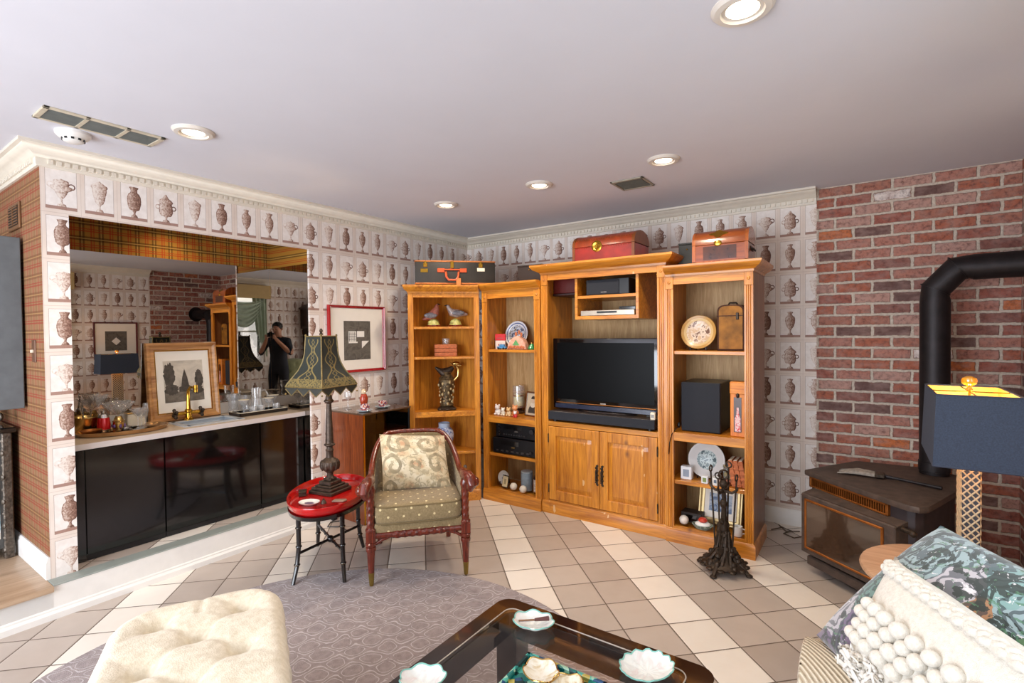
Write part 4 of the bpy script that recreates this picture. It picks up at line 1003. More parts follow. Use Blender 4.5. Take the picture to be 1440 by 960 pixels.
# corner shelf at 45 degrees
d = Vector((.707, .707)); A = Vector((.372, -1.230)); Bp = Vector((.797, -.805)); n = Vector((-.707, .707))
t = thing('corner_shelf', 'pine corner shelf unit with open triangular shelves, behind the armchair', 'shelf', (.40, -.80, 0))
Apx = (A+Bp)/2+n*.40; L2 = A+n*.10; R2 = Bp+n*.10
def P2(v): return (v.x, v.y)
out = [P2(A), P2(Bp), P2(R2), P2(Apx), P2(L2)]
zt = 1.850; zi = zt-.07
def slab(z0, z1, inset=0.022, fin=.02):
    c = (A+Bp+R2+Apx+L2)/5
    pts = [A+d*inset+n*fin, Bp-d*inset+n*fin, R2-d*inset-n*.0, Apx-n*inset*1.2, L2+d*inset]
    return [P2(p) for p in pts], z0, z1
def wallslab(p, q, z0, z1, th=.014):
    e = (q-p).normalized(); nn = Vector((e.y, -e.x)); return [P2(p), P2(q), P2(q+nn*th), P2(p+nn*th)], z0, z1
b = B(); b.prism(*wallslab(Apx, L2, .09, zi, -.014) if False else wallslab(L2, Apx, .09, zi)); part('back_panel', b, pine_in, t)
b = B(); b.prism(*wallslab(Apx, R2, .09, zi)); part('back_panel', b, pine_in, t)
b = B(); b.prism(*wallslab(A+n*.02, L2, .0, zi)); part('side_panel', b, pine['Z'], t)
b = B(); b.prism(*wallslab(R2, Bp+n*.02, .0, zi)); part('side_panel', b, pine['Z'], t)
M45 = Matrix.Translation((A.x, A.y, 0)) @ Matrix.Rotation(R(45), 4, 'Z'); Lw = (Bp-A).length
b = B(); b.box(0, .046, 0, .022, .09, zi, 0, .002, M45); part('stile', b, pine['Z'], t)
b = B(); b.box(Lw-.046, Lw, 0, .022, .09, zi, 0, .002, M45); part('stile', b, pine['Z'], t)
b = B(); b.prism(*slab(zi, zt-.002, 0, 0)); b.sweep([P2(L2), P2(A), P2(Bp-d*.012)], [(o*.75, z+zi) for o, z in corn_p]); b.box(.046, Lw-.046, .002, .022, zi-.035, zi, 0, .001, M45); part('cornice', b, pine['X'], t)
b = B(); b.prism(*slab(0, .09, 0, 0)); b.sweep([P2(L2), P2(A), P2(Bp-d*.010)], base_p); part('plinth', b, pine['X'], t)
for z, th in ((1.498, .020), (1.240, .020), (.772, .045), (.424, .022)):
    b = B(); b.prism(*slab(z-.02, z, .016, .024)); b.box(.043, Lw-.043, .010, .030, z-th, z, 0, .002, M45); part('shelf', b, pine['X'], t)
CN = ((A+Bp)/2)             # centre of the front of the corner shelf
def cpos(along, back): p = CN+d*along+n*back; return p.x, p.y

# ------------------------------------------------------------------ things on the corner shelf
def bird(loc, face, label, body='#8a6a58', head_up=True):
    x, y, z = loc; t = thing('bird_figurine', label, 'figurine', loc, face, 'pair of porcelain birds')
    M = ROOTM[t.name]
    b = B(); b.lathe([(0, 0), (.050, 0), (.052, .006), (.046, .012), (0, .012)], (0, 0, 0), 20, 0, None, 1, .8)
    part('base', b, mahog, t, True)
    b = B(); b.lathe([(0, .012), (.044, .012), (.036, .03), (.026, .045), (.012, .056), (0, .058)], (0, 0, 0), 14, 0, None, 1, .75); b.ball((.02, .01, .03), .018, 0, 8); b.ball((-.022, -.008, .028), .018, 0, 8)
    part('mound', b, plain('moss_glaze', '#a8a45c', .4, var=.35, scale=60), t, True)
    if head_up: spine = [(-.075, 0, .050), (-.045, 0, .062), (-.01, 0, .080), (.015, 0, .105), (.022, 0, .130), (.024, 0, .146), (.028, 0, .158)]; rad = [.006, .018, .032, .030, .018, .013, .006]
    else: spine = [(-.085, 0, .085), (-.05, 0, .090), (-.01, 0, .092), (.025, 0, .100), (.042, 0, .122), (.050, 0, .142), (.056, 0, .150)]; rad = [.006, .018, .031, .028, .015, .013, .007]
    b = B(); b.tube(spine, rad, 12)
    part('body', b, plain('bird_glaze'+label[:6], body, .3, coat=.3, var=.45, scale=70), t, True)
    b = B(); h = Vector(spine[-1]); b.tube([h, h+Vector((.022, 0, -.004))], [.006, .0015], 8)
    part('beak', b, black_plastic, t, True); t.scale = (1.25, 1.25, 1.25)
    for s in (-1, 1):
        b = B(); b.ball((-.02, s*.026, .078 if head_up else .094), (.045, .008, .020), 0, 10); part('wing', b, plain('wing_glaze', '#6a6468', .3, coat=.3, var=.5, scale=60), t, True)
    return t
x, y = cpos(-.085, .13); bird((x, y, 1.4985), R(45), 'upright porcelain pheasant with dark crest, left of the pair on the top shelf', '#9a5a4a')
x, y = cpos(.105, .13); bird((x, y, 1.4985), R(225), 'grey-backed porcelain bird, right of the pair on the top shelf', '#9a8a84', False)
x, y = cpos(.015, .12)
t = thing('woven_box', 'reddish ridged square box with stacked layers on the second corner shelf', 'box', (x, y, 1.2405), R(45))
for k in range(3):
    b = B().box(-.095, .095, -.060, .060, .001+.035*k, .034+.035*k, 0, .004)
    for j in range(4): b.box(-.0965, .0965, -.0615, .0615, .006+.035*k+.007*j, .009+.035*k+.007*j, 0)
    part('layer', b, terracotta, t, True)
x, y = cpos(.02, .14)
b = B().lathe([(0, 0), (.030, 0), (.034, .05), (.031, .05), (.027, .006), (0, .006)], (0, 0, 0), 16); single('glass_cup', b, glass, 'small clear glass cup standing on the reddish ridged box', 'glass', loc=(x, y, 1.3455))
x, y = cpos(.02, .13)
t = thing('ornate_ewer', 'ornate dark gilt ewer with a bird-shaped handle on the third corner shelf', 'ewer', (x, y, .7725), R(45))
part('foot', B().lathe([(0, 0), (.080, 0), (.084, .010), (.070, .022), (.055, .028), (0, .030)], (0, 0, 0), 18).ball((.06, -.05, .01), (.022, .022, .012), 0, 8).ball((-.06, -.05, .01), (.022, .022, .012), 0, 8).ball((0, -.078, .01), (.022, .018, .012), 0, 8), antique, t, True)
dk = plain('gilt_relief', '#5c4c34', .45, .5, var=.75, scale=48, bump=1.0, bscale=55)
b = B().lathe([(0, .028), (.052, .030), (.062, .042), (.050, .055), (.046, .09), (.052, .14), (.064, .20), (.070, .245), (.060, .265), (.066, .275), (.050, .295), (.040, .310), (.048, .33), (0, .33)], (0, 0, 0), 22)
for k in range(46):
    a = k*2.4
    for z, r, s in ((.05+.0044*k, .052+.016*min(1, k/40), .008+.004*(k % 3)),): b.ball((r*cos(a), r*sin(a), z), (s*.7, s*.7, s), 1, 6)
part('body', b, [dk, plain('pale_relief', '#b09a70', .4, .4, var=.4, scale=60)], t, True)
part('spout', B().tube([(-.02, 0, .32), (-.06, 0, .345), (-.095, 0, .372)], [.040, .022, .008], 12).tube([(-.02, 0, .325), (.03, 0, .345), (.06, 0, .37)], [.040, .03, .016], 12), antique, t, True)
b = B().tube([(.055, 0, .24), (.10, 0, .29), (.105, 0, .35), (.08, 0, .385), (.055, 0, .385)], [.010, .010, .011, .013, .012], 10).ball((.085, 0, .40), (.036, .020, .020), 0, 10).tube([(.05, 0, .40), (.03, 0, .415)], [.010, .002], 6).ball((.115, 0, .385), (.03, .012, .012), 0, 8)
part('handle', b, gold, t, True)
def ginger():
    k = NT('blue_white_china'); n = k.voro(k.coord(), 34, 'Distance'); m2 = k.noise(k.coord(), 46, 4, .6)
    f = k.m('GREATER_THAN', m2, .53)
    return k.fin(k.mix(k.m('MULTIPLY', f, .8), lin('#b8c2d4'), lin('#46568e')), .18, 0, .5, .4)
bw = ginger()
x, y = cpos(-.005, .12)
t = thing('ginger_jar', 'blue and white ginger jar on the fourth corner shelf behind the chair', 'jar', (x, y, .4245), 0)
part('body', B().lathe([(0, 0), (.050, 0), (.054, .01), (.074, .07), (.084, .125), (.078, .165), (.055, .195), (0, .198)], (0, 0, 0), 28), bw, t, True)
part('neck', B().lathe([(0, .193), (.046, .193), (.050, .200), (.050, .228), (.053, .232), (.046, .236), (.043, .2), (0, .2)], (0, 0, 0), 28), plain('pale_blue_glaze', '#aebcd2', .2, coat=.4), t, True)
x, y = cpos(.17, .07)
t = thing('small_figurine', 'small grey figurine on the lowest corner shelf by the chair arm', 'figurine', (x, y, .0915), R(45))
part('base', B().lathe([(0, 0), (.035, 0), (.035, .02), (.022, .026), (.018, .10), (0, .10)], (0, 0, 0), 14), antique, t, True)
part('figure', B().lathe([(0, .10), (.028, .10), (.036, .15), (.026, .20), (.012, .225), (.022, .245), (.018, .27), (0, .28)], (0, 0, 0), 14).ball((.03, -.01, .17), (.012, .012, .05), 0, 8), plain('grey_brown_figure', '#6a625c', .5, var=.3), t, True); t.scale = (.8, .8, .72)

# ------------------------------------------------------------------ plates helper (dish standing upright, face to -y)
def stand_plate(name, label, cat, x, y, z, r, m, rz=0, tilt=-12, stand=True, group=None, stand_m=None):
    t = thing(name, label, cat, (x, y, z), rz, group)
    Mx = Matrix.Translation((0, 0, r+.004)) @ Matrix.Rotation(R(tilt), 4, 'X')
    b = B().lathe([(0, 0), (r*.62, 0), (r*.70, .006), (r*.98, .016), (r, .020), (r*.97, .022), (r*.68, .012), (r*.60, .006), (0, .006)], (0, 0, 0), 40, 0, Matrix.Rotation(R(90), 4, 'X'))
    p = link('plate', b, m); p.parent = t; p.matrix_local = Mx
    if stand:
        b = B()
        for s in (-1, 1):
            b.tube([(s*r*.45, -.035, .0), (s*r*.45, -.035, .03), (s*r*.42, -.018, .012), (s*r*.30, .05, .006), (s*r*.25, .055, .0)], .005, 6)
            b.tube([(s*r*.30, .05, .004), (s*r*.22, .045, r*.9)], .004, 6)
        b.tube([(-r*.30, .05, .01), (r*.30, .05, .01)], .004, 6)
        part('stand', b, stand_m or darkwood, t, True)
    return t
# ------------------------------------------------------------------ narrow bookcase contents
Z1, Z2, Z3, Z4 = 1.2975, .7285, .4085, .1055
pm = plate_mat('blue_scene', None, [(.084, '#e4e4e4'), (.096, '#4a5e96'), (.104, '#e8e8ea')], ('#44506e', '#d4d8e0', '#7a6a50'), 34)
stand_plate('plate', 'blue-rimmed white plate with a dark scene on the narrow bookcase', 'plate', .985, -.50, Z1, .120, pm)
t = thing('oval_plaque', 'dark oval plaque half hidden by the right stile of the narrow bookcase', 'plaque', (1.245, -.52, Z1))
p = link('plaque', B().lathe([(0, 0), (.085, 0), (.095, .008), (.09, .014), (0, .012)], (0, 0, 0), 32, 0, Matrix.Rotation(R(90), 4, 'X') @ Matrix.Diagonal((.75, 1.3, 1, 1))), plate_mat('ov', None, [(.082, '#d0b050')], ('#22303c', '#3a4a44', '#d0b040'), 20)); p.parent = t; p.location = (0, 0, .130)
part('stand', B().box(-.04, .04, -.02, .03, 0, .012, 0, .003), darkwood, t, True)
t = thing('toy_building', 'small red and white toy house front at the left of the top bookcase shelf', 'ornament', (.905, -.645, Z1), R(8))
part('front', B().box(-.048, .048, -.010, .010, 0, .075, 0, .002), plain('toy_white', '#d8c4b8', .5, var=.1), t, True)
part('roof_sign', B().box(-.050, .050, -.012, .012, .075, .132, 0, .003), plain('toy_red', '#c4242c', .4, var=.15), t, True)
part('windows', B().box(-.02, -.008, -.0115, -.0095, .03, .045).box(.006, .018, -.0115, -.0095, .03, .045).box(-.03, .03, -.0135, -.0115, .092, .10), plain('toy_pink', '#a84a4a', .5), t, True)
t = thing('toy_car', 'small blue toy car before the red and white toy house', 'toy', (.955, -.695, Z1), R(4))
part('body', B().box(-.042, .042, -.018, .018, .008, .026, 0, .005).box(-.022, .026, -.016, .016, .024, .044, 0, .006), plain('toy_blue', '#4a86b4', .3, coat=.4), t, True)
for sx in (-.026, .026):
    for sy in (-.017, .017): part('wheel', B().cyl((sx, sy-.004, .009), (sx, sy+.004, .009), .009, None, 12), black_plastic, t, True)
t = thing('clay_village', 'pink clay hill ornament with a green triangle on the top bookcase shelf', 'ornament', (1.095, -.655, Z1))
b = B()
def hill(u, v):
    a = pi*u; r = .098*(1-v*.999); return (r*cos(a)*1.0, -.03+.055*v+.0*sin(a), .105*sin(a)*(1-v*.25)+.0)
b.prism([(-.098, 0), (.098, 0), (.092, .04), (.07, .08), (.04, .10), (.015, .115), (-.02, .11), (-.055, .085), (-.085, .045)], -.03, .03, 0, Matrix.Rotation(R(90), 4, 'X'), .008)
part('hill', b, plain('pink_clay', '#d8a088', .7, var=.25, scale=60, bump=.4, bscale=80), t, True)
part('arch', B().prism([(-.035, .035), (.035, .035), (.0, .082)], .029, .034, 0, Matrix.Rotation(R(90), 4, 'X')), plain('green_clay', '#5c9a5c', .6), t, True)
b = B()
for k in range(9): b.ball((-.075+.019*k, -.034, .016+.006*(k % 2)), (.010, .008, .013), 0, 6)
part('figures', b, terracotta, t, True)
b = B()
for dx, h in ((-.02, .13), (.012, .145), (.035, .125)): b.ball((dx, 0, h), (.012, .01, .02), 0, 6)
part('peaks', b, terracotta, t, True)
t = thing('green_ornament', 'little green ornament at the foot of the oval plaque', 'ornament', (1.225, -.64, Z1))
part('body', B().lathe([(0, 0), (.030, 0), (.034, .012), (.022, .03), (.012, .045), (0, .048)], (0, 0, 0), 14), plain('green_glaze', '#2c8a50', .2, coat=.5), t, True)
part('knob', B().ball((0, 0, .052), .009, 0, 8), gold, t, True)
# second shelf
t = thing('glass_cloche', 'glass jar with pale yellow contents on a dark base, middle bookcase shelf', 'jar', (1.005, -.52, Z2))
part('base', B().lathe([(0, 0), (.052, 0), (.054, .012), (.044, .02), (.030, .035), (.036, .05), (0, .05)], (0, 0, 0), 24), darkwood, t, True)
part('filling', B().lathe([(0, .051), (.046, .051), (.048, .08), (.046, .155), (.042, .17), (0, .172)], (0, 0, 0), 24), paint_mat('pale_fill', ['#c0a860', '#d8cfa0', '#b8b8a0', '#c8b070'], 20), t, True)
part('gilt_bands', B().lathe([(.0465, .052), (.0495, .052), (.0495, .068), (.0465, .068)], (0, 0, 0), 24).lathe([(.046, .150), (.049, .150), (.047, .164), (.044, .164)], (0, 0, 0), 24), gold, t, True)
part('glass_dome', B().lathe([(.051, .051), (.0535, .051), (.0535, .20), (.050, .225), (.050, .24), (.048, .24), (.048, .222), (.051, .20)], (0, 0, 0), 28), glass, t, True)
t = thing('portrait_photograph', 'silver framed old portrait photograph of a woman on the bookcase', 'picture frame', (1.215, -.63, Z2), R(-12))
Mt = Matrix.Rotation(R(-9), 4, 'X')
b = B()
for a in ((-.085, .085, 0, .014), (-.085, .085, .196, .21), ): b.box(a[0], a[1], -.012, 0, a[2], a[3], 0, .003, Mt)
b.box(-.085, -.071, -.012, 0, .012, .198, 0, .003, Mt).box(.071, .085, -.012, 0, .012, .198, 0, .003, Mt)
part('frame', b, silver, t, True)
part('photo', B().box(-.072, .072, -.006, -.001, .012, .198, 0, 0, Mt), plain('photo_paper', '#b8a890', .5, var=.06), t, True)
def fp(poly, dd, m, nm): part(nm, B().prism(poly, 0, dd, 0, Mt @ Matrix.Translation((0, -.006, 0)) @ Matrix.Rotation(R(90), 4, 'X')), m, t, True)
fp([(.05*cos(k*pi/10)*1.0, .03+.075*sin(k*pi/10)) for k in range(11)], .0008, plain('photo_dark', '#38302a', .6), 'portrait_dress')
fp([(.030*cos(k*pi/8)*1.0, .098+.022*sin(k*pi/8)) for k in range(16)], .0012, plain('photo_collar', '#cfc4b0', .6), 'portrait_collar')
fp([(.019*cos(k*pi/8), .138+.026*sin(k*pi/8)) for k in range(16)], .0016, plain('photo_face', '#c0a890', .6), 'portrait_face')
fp([(.024*cos(k*pi/8), .148+.026*sin(k*pi/8)) for k in range(0, 9)], .0020, plain('photo_hair', '#2c2420', .6), 'portrait_hair')
def critter(x, y, label, c1, c2, s=1.0, rz=0):
    t = thing('animal_figurine', label, 'figurine', (x, y, Z2), rz, 'small figurines on the bookcase')
    b = B().ball((0, 0, .024*s), (.026*s, .020*s, .024*s), 0, 10).ball((-.016*s, -.012*s, .008*s), (.010*s, .012*s, .008*s), 0, 8).ball((.016*s, -.012*s, .008*s), (.010*s, .012*s, .008*s), 0, 8)
    part('body', b, plain('crit'+label[:9], c1, .4, var=.2, scale=60), t, True)
    b = B().ball((0, -.008*s, .058*s), (.020*s, .018*s, .018*s), 0, 10)
    for q in (-1, 1): b.ball((q*.014*s, -.004*s, .074*s), .008*s, 0, 8)
    part('head', b, plain('crith'+label[:9], c2, .4, var=.25, scale=80), t, True)
critter(.905, -.695, 'white bear figurine at the left end of the figurine row', '#e0d8d0', '#d8ccc4', 1.15)
critter(.965, -.70, 'cream sheep figurine second in the figurine row', '#e0d4bc', '#e4dccc', .85)
critter(1.025, -.70, 'tan and white dog figurine in the middle of the row', '#d8b888', '#d0a870', .95)
critter(1.085, -.69, 'orange headed figurine in front of the glass jar', '#b86a38', '#d08a58', 1.25)
critter(1.115, -.735, 'small white and red figurine near the portrait photograph', '#c83434', '#e4dcd8', .7)
# receivers
def hifi(name, label, x0, x1, yf, yb, z0, z1, kind):
    t = thing(name, label, 'stereo', ((x0+x1)/2, (yf+yb)/2, z0))
    part('case', B().box(x0, x1, yf+.02, yb, z0+.008, z1, 0, .003), black_metal, t)
    part('front', B().box(x0-.002, x1+.002, yf, yf+.022, z0+.006, z1+.001, 0, .003), plain(name+'_front', '#1b1a1e', .25, .4), t)
    zm = (z0+z1)/2; w = x1-x0; h = z1-z0
    part('display', B().box(x0+w*.20, x0+w*.62, yf-.0015, yf, zm+h*.08, z1-h*.14), black_gloss, t)
    b = B()
    if kind == 'r':
        part('volume_knob', B().cyl((x1-w*.14, yf-.018, zm+h*.10), (x1-w*.14, yf, zm+h*.10), .020, .021, 20), plain(name+'_dial', '#3c3a3c', .3, .6), t)
        for k in range(4): b.cyl((x0+w*.08, yf-.006, z0+h*(.2+.2*k)), (x0+w*.08, yf, z0+h*(.2+.2*k)), .006, None, 10)
        part('knob_column', b, plain(name+'_column', '#4c4a4c', .3, .6), t); b = B()
        for k in range(9): b.box(x0+w*(.18+.06*k), x0+w*(.18+.06*k)+.014, yf-.004, yf, z0+h*.20, z0+h*.28, 0, .001)
    else:
        for k in range(7): b.box(x0+w*(.08+.12*k), x0+w*(.08+.12*k)+.026, yf-.004, yf, z0+h*.16, z0+h*.26, 0, .001)
        part('dial', B().cyl((x1-w*.10, yf-.01, z0+h*.30), (x1-w*.10, yf, z0+h*.30), .012, None, 16), plain(name+'_dial', '#3c3a3c', .3, .6), t)
    part('button_row', b, plain(name+'_knob', '#4c4a4c', .3, .6), t)
    part('badge', B().box(x0+w*.45, x0+w*.53, yf-.003, yf-.0005, zm-h*.06, zm+h*.02), silver if kind == 'r' else gold, t)
    b = B()
    for fx in (x0+.04, x1-.04):
        for fy in (yf+.05, yb-.05): b.cyl((fx, fy, z0), (fx, fy, z0+.009), .014)
    part('feet', b, black_plastic, t)
hifi('cd_player', 'wide black disc player with brown-grey top, under the receiver', .885, 1.315, -.745, -.46, Z3, Z3+.135, 'd')
hifi('stereo_receiver', 'black stereo receiver stacked on the disc player', .905, 1.335, -.725, -.46, Z3+.1365, Z3+.265, 'r')
# bottom shelf
stand_plate('plate', 'small white plate with a dark emblem at the bottom left of the narrow bookcase', 'plate', .915, -.62, Z4, .058, plate_mat('emblem', None, [(.026, '#d8d4cc')], ('#d8d4cc', '#8a8890', '#5a5c6a'), 50), stand_m=antique)
t = thing('framed_card', 'small framed cream card leaning before the emblem plate', 'card', (.975, -.70, Z4), R(-8))
Mt = Matrix.Rotation(R(-12), 4, 'X')
part('frame', B().box(-.036, .036, -.008, 0, 0, .105, 0, .003, Mt), antique, t, True)
part('card', B().box(-.029, .029, -.0095, -.0075, .008, .097, 0, 0, Mt), plain('cream_card', '#d8c8a0', .6), t, True)
part('motif', B().box(-.012, .012, -.0102, -.0092, .030, .075, 0, 0, Mt), plain('card_motif', '#a0906c', .6), t, True)
ballm = plain('cream_ball', '#e0d8cc', .4, var=.08)
for x, y, r, lb in ((1.075, -.715, .031, 'white ball left of the pale blue jar'), (1.185, -.735, .031, 'white ball in front of the pale blue jar')):
    single('ball', B().ball((0, 0, r), r, 0, 16), ballm, lb, 'ball', 'white balls on the bookcase floor', (x, y, Z4))
t = thing('blue_jar', 'pale blue cylindrical jar on the floor of the narrow bookcase', 'jar', (1.165, -.645, Z4))
part('body', B().lathe([(0, 0), (.046, 0), (.050, .006), (.050, .145), (.046, .150), (0, .150)], (0, 0, 0), 24), plain('jar_blue', '#94a8b8', .35, var=.18, scale=30), t, True)
part('rim', B().lathe([(0, .150), (.049, .150), (.050, .158), (.045, .162), (0, .160)], (0, 0, 0), 24), plain('jar_rim', '#b4c4cc', .3), t, True)
t = thing('bottle', 'dark-capped bottle with a pale label at the right of the bookcase floor', 'bottle', (1.300, -.685, Z4))
part('body', B().lathe([(0, 0), (.033, 0), (.036, .006), (.036, .13), (.028, .15), (.016, .165), (.016, .185), (0, .185)], (0, 0, 0), 20), plain('bottle_dark', '#241c1c', .15, coat=.5), t, True)
part('label', B().lathe([(.0362, .02), (.0368, .02), (.0368, .12), (.0362, .12)], (0, 0, 0), 20), paint_mat('pale_label', ['#d8d0c8', '#a89890', '#e0dcd8', '#8a7a74'], 40), t, True)
part('cap', B().lathe([(0, .182), (.018, .182), (.018, .205), (0, .207)], (0, 0, 0), 14), black_plastic, t, True)

# ------------------------------------------------------------------ media cabinet contents
t = thing('television', 'large black flat television in the media cabinet', 'television', (1.89, -.58, .79))
tx0, tx1, tz0, tz1 = 1.455, 2.327, .835, 1.392
yt = -.685
part('bezel', B().box(tx0, tx1, yt, yt+.05, tz0, tz1, 0, .010, seg=2).box(tx0+.08, tx1-.08, yt+.05, yt+.085, tz0+.06, tz1-.06, 0, .012), black_gloss, t)
part('screen', B().box(tx0+.040, tx1-.040, yt-.0015, yt+.001, tz0+.075, tz1-.036), plain('screen', '#060607', .30, spec=.08, var=.1), t)
part('speaker_strip', B().box(tx0+.02, tx1-.02, yt-.004, yt+.002, tz0+.004, tz0+.038, 0, .002), plain('strip_navy', '#20283e', .2, coat=.4), t)
part('trim_line', B().box(tx0+.03, tx1-.03, yt-.003, yt+.001, tz0+.046, tz0+.050), copper, t)
part('badge', B().box(1.868, 1.912, yt-.004, yt+.001, tz0+.053, tz0+.062), silver, t)
part('stand_neck', B().box(1.83, 1.95, yt+.015, yt+.05, .815, .86), black_gloss, t)
part('stand_base', B().lathe([(0, .820), (.24, .820), (.245, .826), (.235, .832), (.06, .838), (0, .840)], (1.89, -.615, 0), 40, 0, Matrix.Translation((1.89, -.615, 0)) @ Matrix.Diagonal((1, .42, 1, 1)) @ Matrix.Translation((-1.89, .615, 0))), plain('stand_gloss', '#2a2220', .08, coat=.6), t)
t = thing('tv_platform', 'low flat black slab under the television stand', 'stand', (1.88, -.57, .7355))
part('slab', B().box(1.455, 2.315, -.765, -.36, .752, .8185, 0, .004), plain('slab_top', '#3a3230', .3), t)
part('front', B().box(1.455, 2.315, -.770, -.764, .753, .8175, 0, .002), grey_fabric, t)
b = B()
for fx in (1.50, 2.27):
    for fy in (-.73, -.40): b.cyl((fx, fy, .7355), (fx, fy, .753), .018)
part('feet', b, black_plastic, t)
b = B().tube([(2.20, -.60, .8225), (2.25, -.66, .823), (2.29, -.70, .826), (2.30, -.67, .83), (2.26, -.62, .826), (2.22, -.66, .823)], .0035, 6)
single('cable', b, plain('grey_cable', '#8a8680', .5), 'small loop of grey cable on the slab right of the television stand', 'cable')
t = thing('sensor_box', 'small white box on the slab at the right edge', 'box', (2.295, -.735, .819))
part('body', B().box(2.279, 2.312, -.752, -.722, .819, .868, 0, .003), ivory, t); part('lens', B().box(2.285, 2.306, -.754, -.7515, .832, .856), plain('lens_grey', '#8a8884', .3), t)
t = thing('centre_speaker', 'black centre speaker in the upper cubby', 'speaker', (1.92, -.60, 1.7165))
part('cabinet', B().box(1.765, 2.110, -.705, -.45, 1.7165, 1.835, 0, .004), black_plastic, t)
part('grille', B().box(1.775, 2.035, -.712, -.704, 1.722, 1.829, 0, .004), grey_fabric, t)
part('badge', B().box(1.890, 1.935, -.7135, -.7115, 1.734, 1.740), silver, t)
t = thing('dvd_player', 'slim silver disc player on the floor of the cubby', 'disc player', (1.93, -.60, 1.5615))
part('case', B().box(1.725, 2.155, -.715, -.50, 1.5625, 1.602, 0, .003), silver, t)
part('front', B().box(1.725, 2.155, -.720, -.714, 1.563, 1.6015, 0, .002), plain('dvd_front', '#b8ac9c', .3, .6), t)
part('tray_slot', B().box(1.86, 2.02, -.7215, -.7195, 1.580, 1.594), black_plastic, t)
t = thing('set_top_box', 'small dark box lying on the silver disc player', 'box', (2.09, -.62, 1.6025))
part('case', B().box(2.02, 2.155, -.68, -.52, 1.6025, 1.628, 0, .003), black_plastic, t); part('front', B().box(2.03, 2.145, -.682, -.6795, 1.606, 1.622), black_gloss, t)
t = thing('game_box', 'dark red boxes on end at the upper left inside the media cabinet', 'box', (1.52, -.45, 1.735))
b = B(); single_h = None
part('box', B().box(1.415, 1.672, -.60, -.30, 1.755, 1.87, 0, .003), plain('dark_red', '#5a1410', .3, coat=.3), t)
part('lower_box', B().box(1.415, 1.670, -.61, -.30, 1.735, 1.754, 0, .003), plain('darker_red', '#34100c', .4), t)

# ------------------------------------------------------------------ right bookcase contents
Z1, Z2, Z3, Z4 = 1.3065, .7525, .4245, .1125
pm = plate_mat('bird_plate', None, [(.082, '#d2b480'), (.098, '#b88a48')], ('#c8a888', '#d8c4b0', '#7a5a4c'), 26)
stand_plate('plate', 'large tan decorated plate on a dark stand, top of the right bookcase', 'plate', 2.575, -.60, Z1, .118, pm)
t = thing('bottle_case', 'arched brown leather case with a lid and clasp beside the tan plate', 'case', (2.795, -.60, Z1), R(0))
arch = [(-.085, 0), (.085, 0), (.085, .265)]+[(.085*cos(a*pi/12)**.5 if cos(a*pi/12) > 0 else -.085*(-cos(a*pi/12))**.5, .265+.040*sin(a*pi/12)) for a in range(1, 12)]+[(-.085, .265)]
lea = plain('old_leather', '#8a5a1c', .55, spec=.25, var=.45, scale=12); lead = plain('dark_leather', '#40200c', .6, spec=.25)
Mc = Matrix.Translation((2.795, -.60, Z1))
b = B(); b.prism(arch, -.07, .07, 0, Mc @ Matrix.Rotation(R(90), 4, 'X'), .004); part('body', b, lead, t)
inn = [(x*.86, .012+z*.93) for x, z in arch]
b = B(); b.prism(inn, .070, .074, 0, Mc @ Matrix.Rotation(R(90), 4, 'X')); part('front_panel', b, lea, t)
part('lid_seam', B().box(2.708, 2.882, -.676, -.6735, Z1+.228, Z1+.233), lead, t)
part('clasp', B().box(2.828, 2.845, -.680, -.674, Z1+.205, Z1+.250, 0, .002), antique, t)
part('handle', B().tube([(2.765, -.60, Z1+.303), (2.775, -.60, Z1+.318), (2.815, -.60, Z1+.318), (2.825, -.60, Z1+.303)], .006, 8), antique, t)
t = thing('speaker', 'black cloth-fronted speaker in the right bookcase', 'speaker', (2.60, -.60, Z2))
part('cabinet', B().box(2.478, 2.735, -.685, -.40, Z2+.001, Z2+.338, 0, .004), black_plastic, t)
part('grille', B().box(2.480, 2.733, -.700, -.684, Z2+.004, Z2+.336, 0, .005), grey_fabric, t)
t = thing('bottle_box', 'upright orange wooden bottle box with a red and white bottle label', 'box', (2.845, -.66, Z2))
part('box_body', B().box(2.800, 2.890, -.715, -.615, Z2+.001, Z2+.352, 0, .003), wood('orange_wood', '#b4541a', '#ec9434', 'Z', rough=.5, coat=0), t)
part('lid', B().box(2.797, 2.893, -.719, -.612, Z2+.275, Z2+.355, 0, .005), wood('orange_wood_lid', '#b4541a', '#f0a03c', 'X', rough=.5, coat=0), t)
part('window', B().box(2.822, 2.868, -.7175, -.7145, Z2+.03, Z2+.255), plain('dark_window', '#3a1c0c', .3), t)
b = B(); b.prism([(-.017, .035), (.017, .035), (.017, .12), (.008, .145), (.006, .19), (-.006, .19), (-.008, .145), (-.017, .12)], 0, .003, 0, Matrix.Translation((2.846, -.7176, Z2)) @ Matrix.Rotation(R(90), 4, 'X'))
part('bottle_label', b, paint_mat('red_white', ['#c81c28', '#c81c28', '#e8dcd8', '#c81c28', '#d83a40'], 60), t)
part('clasp', B().ball((2.846, -.722, Z2+.268), (.010, .006, .016), 0, 8), antique, t)
pm2 = plate_mat('pearl', None, [(.066, '#cfcbc8'), (.112, '#dcd8d4')], ('#7a8a8c', '#b8c4c2', '#4c5c60'), 30)
stand_plate('plate', 'large pearly white plate with grey-green centre, lower right bookcase', 'plate', 2.625, -.60, Z3, .122, pm2, tilt=-10)
def smallbox(name, label, x, y, z, w, dp, h, m, accent, cat='box', rz=0):
    t = thing(name, label, cat, (x, y, z), rz)
    part('body', B().box(-w/2, w/2, -dp/2, dp/2, 0, h, 0, .003), m, t, True)
    part('print', B().box(-w*.28, w*.28, -dp/2-.001, -dp/2+.001, h*.22, h*.78), accent, t, True); return t
